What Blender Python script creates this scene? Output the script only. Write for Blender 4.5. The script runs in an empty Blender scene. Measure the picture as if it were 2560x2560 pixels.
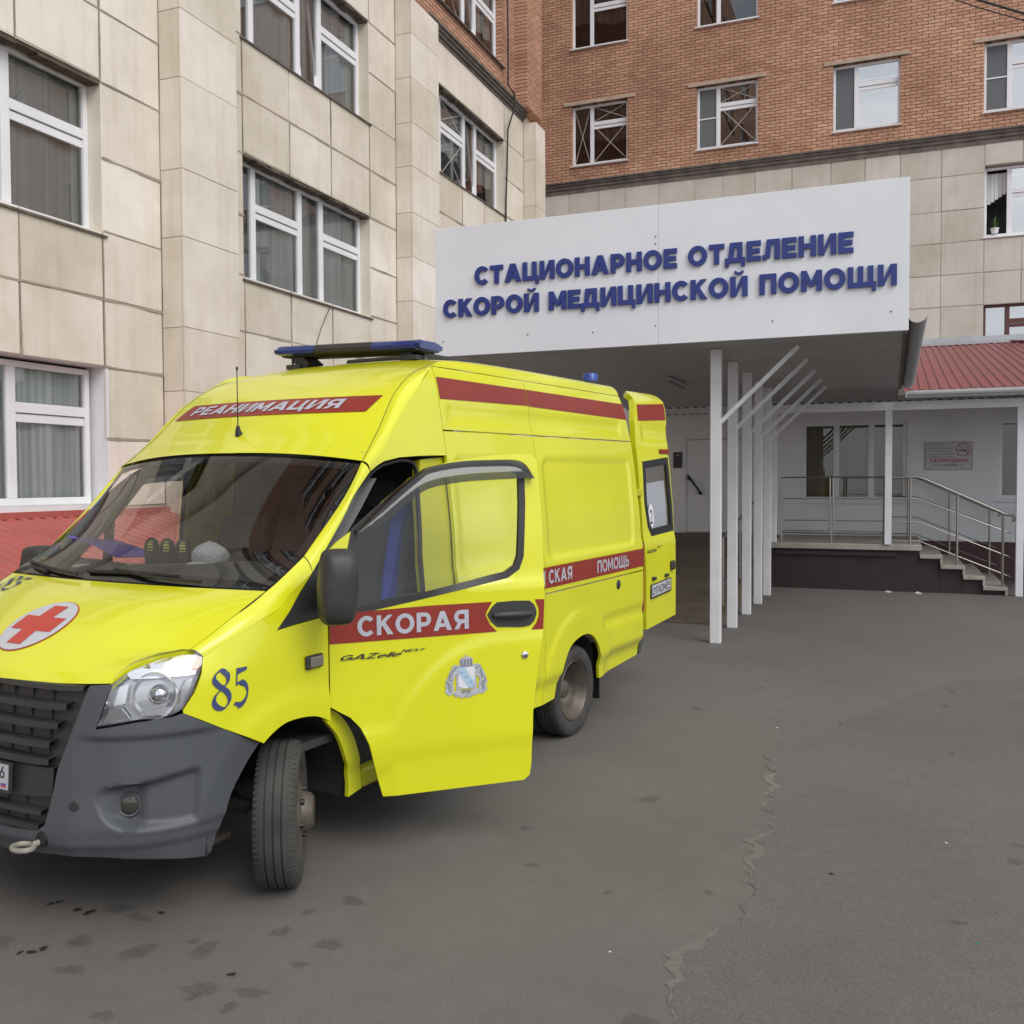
import bpy, math, random
from mathutils import Vector, Matrix
from mathutils.geometry import delaunay_2d_cdt
random.seed(7)
scene = bpy.context.scene
COL = scene.collection
R = math.radians

# ---------------------------------------------------------------- camera
cam_d = bpy.data.cameras.new("camera")
cam = bpy.data.objects.new("camera", cam_d)
COL.objects.link(cam)
scene.camera = cam
yaw, pitch, roll = R(21.653), R(-1.861), R(-0.234)
fwd = Vector((-math.sin(yaw), math.cos(yaw), 0))
right = Vector((math.cos(yaw), math.sin(yaw), 0))
up = Vector((0, 0, 1))
f2 = fwd * math.cos(pitch) + up * math.sin(pitch)
u2 = -fwd * math.sin(pitch) + up * math.cos(pitch)
r3 = right * math.cos(roll) + u2 * math.sin(roll)
u3 = -right * math.sin(roll) + u2 * math.cos(roll)
cam.matrix_world = Matrix(((r3.x, u3.x, -f2.x, 0), (r3.y, u3.y, -f2.y, 0), (r3.z, u3.z, -f2.z, 1.9), (0, 0, 0, 1)))
cam_d.sensor_width = 36
cam_d.sensor_fit = 'HORIZONTAL'
cam_d.lens = 36 * 2389.46 / 2560
cam_d.clip_end = 500
cam_d.clip_start = 0.05

# ---------------------------------------------------------------- world: bright overcast with broken cloud
SUN_EL, SUN_AZ = R(43), R(122)      # azimuth clockwise from +Y
world = bpy.data.worlds.new("World")
scene.world = world
world.use_nodes = True
nt = world.node_tree
bg = nt.nodes['Background']
sky = nt.nodes.new('ShaderNodeTexSky')
sky.sky_type = 'NISHITA'
sky.sun_disc = False
sky.sun_elevation = SUN_EL
sky.sun_rotation = SUN_AZ
tc = nt.nodes.new('ShaderNodeTexCoord')
mp = nt.nodes.new('ShaderNodeMapping')
mp.inputs['Scale'].default_value = (1.0, 1.0, 2.6)
nz = nt.nodes.new('ShaderNodeTexNoise')
nz.inputs['Scale'].default_value = 2.2
nz.inputs['Detail'].default_value = 7
nz.inputs['Roughness'].default_value = 0.55
cr = nt.nodes.new('ShaderNodeValToRGB')
cr.color_ramp.elements[0].position = 0.30
cr.color_ramp.elements[1].position = 0.66
cr.color_ramp.elements[0].color = (6.6, 7.4, 8.6, 1)
cr.color_ramp.elements[1].color = (13.5, 13.6, 13.9, 1)
mx = nt.nodes.new('ShaderNodeMix')
mx.data_type = 'RGBA'
mx.inputs[0].default_value = 0.86
nt.links.new(tc.outputs['Generated'], mp.inputs['Vector'])
nt.links.new(mp.outputs['Vector'], nz.inputs['Vector'])
nt.links.new(nz.outputs['Fac'], cr.inputs['Fac'])
nt.links.new(sky.outputs['Color'], mx.inputs[6])
nt.links.new(cr.outputs['Color'], mx.inputs[7])
nt.links.new(mx.outputs[2], bg.inputs['Color'])
bg.inputs['Strength'].default_value = 0.075

sun_d = bpy.data.lights.new("sun", 'SUN')
sun_d.energy = 1.35
sun_d.angle = R(38)
sun_d.color = (1.0, 0.96, 0.9)
sun = bpy.data.objects.new("sun", sun_d)
COL.objects.link(sun)
sdir = Vector((math.sin(SUN_AZ) * math.cos(SUN_EL), math.cos(SUN_AZ) * math.cos(SUN_EL), math.sin(SUN_EL)))
sun.rotation_euler = (-sdir).to_track_quat('-Z', 'Y').to_euler()

scene.view_settings.view_transform = 'Standard'
scene.view_settings.look = 'None'
scene.view_settings.gamma = 1
scene.view_settings.exposure = 0.52
try:
    scene.cycles.use_denoising = True
    scene.cycles.max_bounces = 10
    scene.cycles.transparent_max_bounces = 12
except Exception:
    pass

# ---------------------------------------------------------------- materials
def mat(name, col, rough=0.6, metal=0.0, var=0.0, scale=3.0, coat=0.0, spec=None, bump=0.0, bscale=60.0, dirt=None, stretch=(1, 1, 1)):
    m = bpy.data.materials.new(name)
    m.use_nodes = True
    n = m.node_tree
    b = n.nodes['Principled BSDF']
    b.inputs['Base Color'].default_value = (*col, 1)
    b.inputs['Roughness'].default_value = rough
    b.inputs['Metallic'].default_value = metal
    if coat:
        b.inputs['Coat Weight'].default_value = coat
        b.inputs['Coat Roughness'].default_value = 0.06
    if spec is not None:
        b.inputs['Specular IOR Level'].default_value = spec
    if var or bump:
        g = n.nodes.new('ShaderNodeNewGeometry')
        mpn = n.nodes.new('ShaderNodeMapping')
        mpn.inputs['Scale'].default_value = stretch
        n.links.new(g.outputs['Position'], mpn.inputs['Vector'])
    if var:
        t = n.nodes.new('ShaderNodeTexNoise')
        t.inputs['Scale'].default_value = scale
        t.inputs['Detail'].default_value = 6
        n.links.new(mpn.outputs['Vector'], t.inputs['Vector'])
        c = n.nodes.new('ShaderNodeValToRGB')
        lo = dirt if dirt else tuple(max(0, x * (1 - var)) for x in col)
        hi = tuple(min(1, x * (1 + var * .6)) for x in col)
        c.color_ramp.elements[0].position = 0.3
        c.color_ramp.elements[1].position = 0.68
        c.color_ramp.elements[0].color = (*lo, 1)
        c.color_ramp.elements[1].color = (*hi, 1)
        n.links.new(t.outputs['Fac'], c.inputs['Fac'])
        n.links.new(c.outputs['Color'], b.inputs['Base Color'])
    if bump:
        t2 = n.nodes.new('ShaderNodeTexNoise')
        t2.inputs['Scale'].default_value = bscale
        t2.inputs['Detail'].default_value = 4
        n.links.new(mpn.outputs['Vector'], t2.inputs['Vector'])
        bm_ = n.nodes.new('ShaderNodeBump')
        bm_.inputs['Strength'].default_value = bump
        bm_.inputs['Distance'].default_value = 0.01
        n.links.new(t2.outputs['Fac'], bm_.inputs['Height'])
        n.links.new(bm_.outputs['Normal'], b.inputs['Normal'])
    return m

def glass_mat(name, tint, refl=0.12, rough=0.0, clear=0.8):
    """thin glazing: fresnel reflection over a tinted see-through sheet"""
    m = bpy.data.materials.new(name)
    m.use_nodes = True
    n = m.node_tree
    n.nodes.remove(n.nodes['Principled BSDF'])
    out = n.nodes['Material Output']
    tr = n.nodes.new('ShaderNodeBsdfTransparent')
    tr.inputs['Color'].default_value = (*[c * clear for c in tint], 1)
    gl = n.nodes.new('ShaderNodeBsdfGlossy')
    gl.inputs['Roughness'].default_value = rough
    gl.inputs['Color'].default_value = (1, 1, 1, 1)
    fr = n.nodes.new('ShaderNodeFresnel')
    fr.inputs['IOR'].default_value = 1.5
    ad = n.nodes.new('ShaderNodeMath')
    ad.operation = 'MULTIPLY_ADD'
    ad.inputs[1].default_value = 1.0
    ad.inputs[2].default_value = refl - 0.04
    ad.use_clamp = True
    n.links.new(fr.outputs['Fac'], ad.inputs[0])
    ms = n.nodes.new('ShaderNodeMixShader')
    n.links.new(ad.outputs['Value'], ms.inputs['Fac'])
    n.links.new(tr.outputs['BSDF'], ms.inputs[1])
    n.links.new(gl.outputs['BSDF'], ms.inputs[2])
    n.links.new(ms.outputs['Shader'], out.inputs['Surface'])
    return m

def fade_mat(name, col, strength):
    """thin dark stain film whose edge thins out with the per-vertex 'fade' value"""
    m = bpy.data.materials.new(name)
    m.use_nodes = True
    n = m.node_tree
    b = n.nodes['Principled BSDF']
    b.inputs['Base Color'].default_value = (*col, 1)
    b.inputs['Roughness'].default_value = 0.75
    at = n.nodes.new('ShaderNodeAttribute')
    at.attribute_name = 'fade'
    g = n.nodes.new('ShaderNodeNewGeometry')
    t = n.nodes.new('ShaderNodeTexNoise')
    t.inputs['Scale'].default_value = 45
    t.inputs['Detail'].default_value = 5
    n.links.new(g.outputs['Position'], t.inputs['Vector'])
    mu = n.nodes.new('ShaderNodeMath')
    mu.operation = 'MULTIPLY'
    n.links.new(at.outputs['Fac'], mu.inputs[0])
    n.links.new(t.outputs['Fac'], mu.inputs[1])
    m2 = n.nodes.new('ShaderNodeMath')
    m2.operation = 'MULTIPLY'
    m2.use_clamp = True
    m2.inputs[1].default_value = strength
    n.links.new(mu.outputs['Value'], m2.inputs[0])
    n.links.new(m2.outputs['Value'], b.inputs['Alpha'])
    return m

YEL = (0.675, 0.680, 0.0105)
M = {}
M['yellow'] = mat('yellow_paint', YEL, 0.30, var=0.06, scale=1.1, coat=0.7)
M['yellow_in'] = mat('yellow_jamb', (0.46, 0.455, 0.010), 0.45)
M['red'] = mat('red_film', (0.25, 0.026, 0.016), 0.35, var=0.08, scale=4)
M['red_cross'] = mat('red_cross_film', (0.46, 0.045, 0.03), 0.4)
M['silver_film'] = mat('silver_reflective_film', (0.42, 0.43, 0.48), 0.35, var=0.10, scale=22)
M['blue_film'] = mat('dark_blue_film', (0.045, 0.06, 0.16), 0.4)
M['bumper'] = mat('grey_bumper_plastic', (0.070, 0.075, 0.084), 0.52, var=0.14, scale=2.5, bump=0.06, bscale=400)
M['black'] = mat('black_plastic', (0.032, 0.032, 0.031), 0.5, var=0.2, scale=8)
M['grille'] = mat('dark_grille_plastic', (0.030, 0.031, 0.028), 0.45)
M['trim'] = mat('black_rubber', (0.012, 0.012, 0.013), 0.55)
M['tyre'] = mat('tyre_rubber', (0.050, 0.048, 0.044), 0.9, var=0.35, scale=6, bump=0.12, bscale=120)
M['steel'] = mat('dusty_wheel_steel', (0.125, 0.105, 0.085), 0.5, 0.35, var=0.35, scale=9)
M['chrome'] = mat('bright_metal', (0.75, 0.75, 0.76), 0.12, 1.0)
M['inox'] = mat('stainless_tube', (0.36, 0.345, 0.32), 0.38, 1.0)
M['interior'] = mat('dark_cab_trim', (0.045, 0.045, 0.045), 0.75, var=0.2, scale=6)
M['interior_l'] = mat('grey_cab_trim', (0.20, 0.20, 0.20), 0.7)
M['dash'] = mat('dashboard_plastic', (0.06, 0.06, 0.058), 0.7, var=0.2, scale=9)
M['blue_seat'] = mat('blue_seat_cover', (0.02, 0.045, 0.30), 0.8, var=0.2, scale=12)
M['wind'] = glass_mat('windscreen_glass', (0.97, 0.98, 0.96), 0.055, clear=0.96)
M['carglass'] = glass_mat('side_window_glass', (0.97, 0.98, 0.97), 0.045, clear=0.98)
M['visor'] = glass_mat('smoked_deflector', (0.24, 0.25, 0.26), 0.06, rough=0.12, clear=0.55)
M['lens'] = glass_mat('headlamp_lens', (0.98, 0.98, 1.0), 0.10, clear=0.97)
M['reflector'] = mat('headlamp_reflector', (0.85, 0.86, 0.88), 0.22, 0.8)
M['reflector_d'] = mat('headlamp_bezel', (0.62, 0.63, 0.65), 0.25, 0.6)
M['amber'] = mat('amber_lens', (0.5, 0.16, 0.05), 0.3)
M['bluelens'] = mat('blue_beacon_lens', (0.012, 0.028, 0.16), 0.18, coat=0.6)
M['bluelens_b'] = mat('bright_blue_beacon_lens', (0.015, 0.05, 0.30), 0.35, coat=0.2)
M['plate'] = mat('plate_white', (0.48, 0.49, 0.52), 0.45)
M['ink'] = mat('black_ink', (0.012, 0.012, 0.014), 0.6)
M['white_pl'] = mat('white_pvc', (0.74, 0.74, 0.76), 0.35, var=0.05, scale=3)
M['white_paint'] = mat('white_painted_steel', (0.70, 0.70, 0.725), 0.45, var=0.08, scale=2.5)
M['fascia'] = mat('white_composite_panel', (0.72, 0.735, 0.785), 0.42, var=0.05, scale=0.9)
M['signblue'] = mat('blue_sign_letter', (0.018, 0.034, 0.205), 0.45, var=0.05, scale=5)
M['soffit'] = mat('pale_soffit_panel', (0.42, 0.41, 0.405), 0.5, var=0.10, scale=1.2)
M['annexwall'] = mat('white_annex_render', (0.76, 0.755, 0.775), 0.7, var=0.07, scale=1.3)
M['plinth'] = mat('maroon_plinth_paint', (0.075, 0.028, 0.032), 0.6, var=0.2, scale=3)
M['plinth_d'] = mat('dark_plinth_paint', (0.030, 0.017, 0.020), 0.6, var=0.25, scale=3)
M['concrete'] = mat('step_concrete', (0.34, 0.32, 0.28), 0.85, var=0.22, scale=5, bump=0.2, bscale=60)
M['ramp'] = mat('brown_ramp_screed', (0.11, 0.085, 0.065), 0.9, var=0.3, scale=2.2, bump=0.2, bscale=80)
M['redroof'] = mat('red_profiled_sheet', (0.235, 0.052, 0.054), 0.42, var=0.10, scale=1.6)
M['redroof_b'] = mat('bright_red_profiled_sheet', (0.40, 0.10, 0.085), 0.42, var=0.10, scale=1.6)
M['galv'] = mat('galvanised_flashing', (0.42, 0.43, 0.45), 0.45, 0.3, var=0.12, scale=3)
M['cornice'] = mat('dark_cornice_stone', (0.155, 0.13, 0.112), 0.85, var=0.35, scale=4, bump=0.5, bscale=30)
M['sill'] = mat('weathered_sill', (0.13, 0.11, 0.095), 0.7, var=.4, scale=7)
M['lintel_shade'] = mat('shaded_lintel_mortar', (0.10, 0.080, 0.062), 0.95, var=.45, scale=9, bump=.5, bscale=40)  # dirty mortar with the lintel's shadow gap put into its dark colour
M['lintel'] = mat('grey_lintel_concrete', (0.42, 0.33, 0.26), 0.9, var=0.2, scale=6, bump=0.3, bscale=40)
M['mortar'] = mat('stone_joint_mortar', (0.35, 0.295, 0.23), 0.95, var=0.25, scale=4, bump=0.4, bscale=50)
M['winglass'] = glass_mat('window_glass', (0.95, 0.97, 0.98), 0.135, clear=0.93)
M['winglass_a'] = glass_mat('annex_window_glass', (0.88, 0.90, 0.80), 0.075, clear=0.7)
M['screen'] = mat('grey_insect_screen', (0.12, 0.128, 0.14), 0.8)
M['winglass_b'] = glass_mat('reflective_window_glass', (0.9, 0.95, 1.0), 0.52, clear=0.6)
M['room'] = mat('dim_room', (0.20, 0.195, 0.18), 0.9, var=0.3, scale=1.5)
M['curtain'] = mat('pale_net_curtain', (0.84, 0.89, 0.89), 0.9, var=0.42, scale=2.2, stretch=(6, 6, .12))  # stretched noise paints the shading of vertical folds into the curtains
M['curtain_g'] = mat('grey_curtain', (0.44, 0.45, 0.43), 0.9, var=0.22, scale=2.2, stretch=(6, 6, .12))
M['curtain_b'] = mat('brown_curtain', (0.15, 0.105, 0.085), 0.9, var=0.3, scale=3, stretch=(6, 6, .2))
M['curtain_o'] = mat('warm_olive_blind', (0.40, 0.35, 0.24), 0.9, var=0.25, scale=2, stretch=(5, 5, .3))
M['tape'] = mat('window_tape', (0.36, 0.33, 0.27), 0.8)
M['brownframe'] = mat('brown_window_frame', (0.10, 0.030, 0.026), 0.5)
M['cable'] = mat('cable_sheath', (0.03, 0.026, 0.024), 0.7)
M['signwhite'] = mat('sign_white', (0.52, 0.50, 0.53), 0.5)
M['signred'] = mat('sign_red', (0.42, 0.045, 0.045), 0.5)
M['signgrey'] = mat('sign_grey_ink', (0.10, 0.09, 0.12), 0.6)
M['capcloth'] = mat('grey_cap_cloth', (0.42, 0.43, 0.45), 0.95, var=0.25, scale=60, bump=0.4, bscale=150)
M['purple'] = mat('purple_folder', (0.16, 0.10, 0.52), 0.5)
M['yellowmesh'] = mat('yellow_mesh_print', (0.42, 0.42, 0.03), 0.6)
M['green'] = mat('plant_leaf', (0.05, 0.12, 0.02), 0.6)
M['rope'] = mat('pale_hook_paint', (0.28, 0.26, 0.22), 0.7, var=0.3, scale=30)
M['emb_grey'] = mat('emblem_grey', (0.42, 0.43, 0.46), 0.5, var=0.25, scale=60)
M['emb_white'] = mat('emblem_white', (0.66, 0.67, 0.72), 0.5)
M['emb_blue'] = mat('emblem_blue', (0.36, 0.50, 0.62), 0.5)
M['emb_dark'] = mat('emblem_dark_line', (0.18, 0.20, 0.25), 0.5)
M['stain'] = fade_mat('oil_film', (0.032, 0.030, 0.029), 0.38)
M['stain_dk'] = fade_mat('fresh_oil_film', (0.014, 0.014, 0.014), 1.7)
M['paper'] = mat('paper_scrap', (0.6, 0.58, 0.55), 0.8)
M['flagred'] = mat('flag_red', (0.5, 0.04, 0.05), 0.5)
M['flagblue'] = mat('flag_blue', (0.05, 0.09, 0.4), 0.5)
M['orange'] = mat('orange_cloth', (0.65, 0.16, 0.07), 0.8)

def stone_mat(name, base, warm):
    m = bpy.data.materials.new(name)
    m.use_nodes = True
    n = m.node_tree
    b = n.nodes['Principled BSDF']
    b.inputs['Roughness'].default_value = 0.62
    at = n.nodes.new('ShaderNodeAttribute')
    at.attribute_name = 'tone'
    g = n.nodes.new('ShaderNodeNewGeometry')
    t = n.nodes.new('ShaderNodeTexNoise')
    t.inputs['Scale'].default_value = 1.1
    t.inputs['Detail'].default_value = 8
    t.inputs['Roughness'].default_value = 0.62
    n.links.new(g.outputs['Position'], t.inputs['Vector'])
    ad = n.nodes.new('ShaderNodeMath')
    ad.operation = 'MULTIPLY_ADD'
    ad.inputs[1].default_value = 0.55
    n.links.new(t.outputs['Fac'], ad.inputs[0])
    sc = n.nodes.new('ShaderNodeMath')
    sc.operation = 'MULTIPLY'
    sc.inputs[1].default_value = 0.5
    n.links.new(at.outputs['Fac'], sc.inputs[0])
    n.links.new(sc.outputs['Value'], ad.inputs[2])
    c = n.nodes.new('ShaderNodeValToRGB')
    e = c.color_ramp.elements
    e[0].position = 0.22
    e[0].color = (*warm, 1)
    e[1].position = 0.72
    e[1].color = (*base, 1)
    n.links.new(ad.outputs['Value'], c.inputs['Fac'])
    # vertical weather streaks
    mp_ = n.nodes.new('ShaderNodeMapping')
    mp_.inputs['Scale'].default_value = (5, 5, 0.35)
    n.links.new(g.outputs['Position'], mp_.inputs['Vector'])
    t2 = n.nodes.new('ShaderNodeTexNoise')
    t2.inputs['Scale'].default_value = 1.6
    t2.inputs['Detail'].default_value = 5
    n.links.new(mp_.outputs['Vector'], t2.inputs['Vector'])
    c2 = n.nodes.new('ShaderNodeValToRGB')
    c2.color_ramp.elements[0].position = 0.28
    c2.color_ramp.elements[0].color = (0.90, 0.88, 0.85, 1)
    c2.color_ramp.elements[1].position = 0.5
    c2.color_ramp.elements[1].color = (1, 1, 1, 1)
    n.links.new(t2.outputs['Fac'], c2.inputs['Fac'])
    mxx = n.nodes.new('ShaderNodeMix')
    mxx.data_type = 'RGBA'
    mxx.blend_type = 'MULTIPLY'
    mxx.inputs[0].default_value = 0.8
    n.links.new(c.outputs['Color'], mxx.inputs[6])
    n.links.new(c2.outputs['Color'], mxx.inputs[7])
    n.links.new(mxx.outputs[2], b.inputs['Base Color'])
    t4 = n.nodes.new('ShaderNodeTexNoise')
    t4.inputs['Scale'].default_value = 0.42
    t4.inputs['Detail'].default_value = 9
    t4.inputs['Roughness'].default_value = 0.68
    n.links.new(g.outputs['Position'], t4.inputs['Vector'])
    c4 = n.nodes.new('ShaderNodeValToRGB')
    c4.color_ramp.elements[0].position = 0.36
    c4.color_ramp.elements[0].color = (0.84, 0.81, 0.745, 1)
    c4.color_ramp.elements[1].position = 0.62
    c4.color_ramp.elements[1].color = (1.08, 1.06, 1.06, 1)
    n.links.new(t4.outputs['Fac'], c4.inputs['Fac'])
    mx4 = n.nodes.new('ShaderNodeMix')
    mx4.data_type = 'RGBA'
    mx4.blend_type = 'MULTIPLY'
    mx4.inputs[0].default_value = 1.0
    n.links.new(mxx.outputs[2], mx4.inputs[6])
    n.links.new(c4.outputs['Color'], mx4.inputs[7])
    n.links.new(mx4.outputs[2], b.inputs['Base Color'])
    t3 = n.nodes.new('ShaderNodeTexNoise')
    t3.inputs['Scale'].default_value = 35
    t3.inputs['Detail'].default_value = 6
    n.links.new(g.outputs['Position'], t3.inputs['Vector'])
    bu = n.nodes.new('ShaderNodeBump')
    bu.inputs['Strength'].default_value = 0.12
    bu.inputs['Distance'].default_value = 0.02
    n.links.new(t3.outputs['Fac'], bu.inputs['Height'])
    n.links.new(bu.outputs['Normal'], b.inputs['Normal'])
    return m
M['stone'] = stone_mat('limestone_slab', (0.74, 0.690, 0.625), (0.595, 0.545, 0.455))
M['stone_b'] = stone_mat('grey_limestone_slab', (0.58, 0.56, 0.52), (0.47, 0.44, 0.38))

def brick_mat(name, axis):
    m = bpy.data.materials.new(name)
    m.use_nodes = True
    n = m.node_tree
    b = n.nodes['Principled BSDF']
    b.inputs['Roughness'].default_value = 0.85
    g = n.nodes.new('ShaderNodeNewGeometry')
    sp = n.nodes.new('ShaderNodeSeparateXYZ')
    n.links.new(g.outputs['Position'], sp.inputs['Vector'])
    cb = n.nodes.new('ShaderNodeCombineXYZ')
    n.links.new(sp.outputs[axis], cb.inputs['X'])
    n.links.new(sp.outputs['Z'], cb.inputs['Y'])
    # uneven courses
    nz_ = n.nodes.new('ShaderNodeTexNoise')
    nz_.inputs['Scale'].default_value = 5.5
    nz_.inputs['Detail'].default_value = 3
    n.links.new(g.outputs['Position'], nz_.inputs['Vector'])
    vm = n.nodes.new('ShaderNodeVectorMath')
    vm.operation = 'MULTIPLY_ADD'
    vm.inputs[1].default_value = (0.06, 0.045, 0)
    n.links.new(nz_.outputs['Color'], vm.inputs[0])
    n.links.new(cb.outputs['Vector'], vm.inputs[2])
    br = n.nodes.new('ShaderNodeTexBrick')
    br.offset = 0.5
    br.inputs['Scale'].default_value = 1
    br.inputs['Brick Width'].default_value = 0.27
    br.inputs['Row Height'].default_value = 0.086
    br.inputs['Mortar Size'].default_value = 0.0095
    br.inputs['Mortar Smooth'].default_value = 0.4
    br.inputs['Bias'].default_value = 0.0
    br.inputs['Color1'].default_value = (0.55, 0.335, 0.235, 1)
    br.inputs['Color2'].default_value = (0.43, 0.235, 0.155, 1)
    br.inputs['Mortar'].default_value = (0.095, 0.055, 0.040, 1)
    n.links.new(vm.outputs['Vector'], br.inputs['Vector'])
    t = n.nodes.new('ShaderNodeTexNoise')
    t.inputs['Scale'].default_value = 0.5
    t.inputs['Detail'].default_value = 9
    t.inputs['Roughness'].default_value = 0.65
    n.links.new(g.outputs['Position'], t.inputs['Vector'])
    c2 = n.nodes.new('ShaderNodeValToRGB')
    c2.color_ramp.elements[0].position = 0.3
    c2.color_ramp.elements[0].color = (0.72, 0.62, 0.56, 1)
    c2.color_ramp.elements[1].position = 0.65
    c2.color_ramp.elements[1].color = (1.12, 1.06, 1.0, 1)
    n.links.new(t.outputs['Fac'], c2.inputs['Fac'])
    mxx = n.nodes.new('ShaderNodeMix')
    mxx.data_type = 'RGBA'
    mxx.blend_type = 'MULTIPLY'
    mxx.inputs[0].default_value = 1.0
    n.links.new(br.outputs['Color'], mxx.inputs[6])
    n.links.new(c2.outputs['Color'], mxx.inputs[7])
    n.links.new(mxx.outputs[2], b.inputs['Base Color'])
    # bricks stand proud of irregular raked joints
    t3 = n.nodes.new('ShaderNodeTexNoise')
    t3.inputs['Scale'].default_value = 14
    t3.inputs['Detail'].default_value = 5
    n.links.new(g.outputs['Position'], t3.inputs['Vector'])
    iv = n.nodes.new('ShaderNodeMath')
    iv.operation = 'SUBTRACT'
    n.links.new(t3.outputs['Fac'], iv.inputs[0])
    n.links.new(br.outputs['Fac'], iv.inputs[1])
    bu = n.nodes.new('ShaderNodeBump')
    bu.inputs['Strength'].default_value = 0.7
    bu.inputs['Distance'].default_value = 0.02
    n.links.new(iv.outputs['Value'], bu.inputs['Height'])
    n.links.new(bu.outputs['Normal'], b.inputs['Normal'])
    return m
M['brick_x'] = brick_mat('orange_brick_front', 'X')
M['brick_y'] = brick_mat('orange_brick_side', 'Y')

def asphalt_mat(name, a, c, seed):
    m = bpy.data.materials.new(name)
    m.use_nodes = True
    n = m.node_tree
    b = n.nodes['Principled BSDF']
    b.inputs['Roughness'].default_value = 0.82
    g = n.nodes.new('ShaderNodeNewGeometry')
    def noise(s, d, off=0, ro=0.6):
        t = n.nodes.new('ShaderNodeTexNoise')
        t.noise_dimensions = '4D'
        t.inputs['W'].default_value = seed + off
        t.inputs['Scale'].default_value = s
        t.inputs['Detail'].default_value = d
        t.inputs['Roughness'].default_value = ro
        n.links.new(g.outputs['Position'], t.inputs['Vector'])
        return t
    def ramp(src, p0, c0, p1, c1):
        r = n.nodes.new('ShaderNodeValToRGB')
        r.color_ramp.elements[0].position = p0
        r.color_ramp.elements[0].color = (*c0, 1)
        r.color_ramp.elements[1].position = p1
        r.color_ramp.elements[1].color = (*c1, 1)
        n.links.new(src, r.inputs['Fac'])
        return r
    def mul(x, y, f=1.0, bt='MULTIPLY'):
        k = n.nodes.new('ShaderNodeMix')
        k.data_type = 'RGBA'
        k.blend_type = bt
        k.inputs[0].default_value = f
        n.links.new(x, k.inputs[6])
        n.links.new(y, k.inputs[7])
        return k
    big = ramp(noise(0.55, 7).outputs['Fac'], 0.32, a, 0.68, c)
    fine = ramp(noise(150, 3, 2, 0.8).outputs['Fac'], 0.30, (0.55, 0.55, 0.55), 0.72, (1.58, 1.55, 1.50))
    mid = ramp(noise(7, 6, 5).outputs['Fac'], 0.35, (0.94, 0.935, 0.93), 0.7, (1.05, 1.045, 1.04))
    k = mul(mul(big.outputs['Color'], fine.outputs['Color']).outputs[2], mid.outputs['Color'])
    # grit: sparse pale stones
    vo = n.nodes.new('ShaderNodeTexVoronoi')
    vo.inputs['Scale'].default_value = 26
    n.links.new(g.outputs['Position'], vo.inputs['Vector'])
    gr = ramp(vo.outputs['Distance'], 0.045, (0.10, 0.095, 0.09), 0.075, (0, 0, 0))
    k2 = mul(k.outputs[2], gr.outputs['Color'], 0.7, 'ADD')
    # reddish dust drifts
    du = ramp(noise(0.8, 5, 9).outputs['Fac'], 0.55, (0, 0, 0), 0.75, (0.022, 0.012, 0.006))
    k3 = mul(k2.outputs[2], du.outputs['Color'], 1.0, 'ADD')
    n.links.new(k3.outputs[2], b.inputs['Base Color'])
    bu = n.nodes.new('ShaderNodeBump')
    bu.inputs['Strength'].default_value = 0.35
    bu.inputs['Distance'].default_value = 0.006
    n.links.new(noise(150, 3, 2, 0.8).outputs['Fac'], bu.inputs['Height'])
    n.links.new(bu.outputs['Normal'], b.inputs['Normal'])
    return m
M['asphalt'] = asphalt_mat('worn_asphalt', (0.108, 0.102, 0.097), (0.132, 0.126, 0.121), 1.0)
M['asphalt_n'] = asphalt_mat('newer_asphalt', (0.100, 0.096, 0.092), (0.121, 0.116, 0.112), 4.0)
M['grit'] = asphalt_mat('crumbled_asphalt_edge', (0.118, 0.111, 0.103), (0.165, 0.155, 0.143), 7.0)
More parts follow.
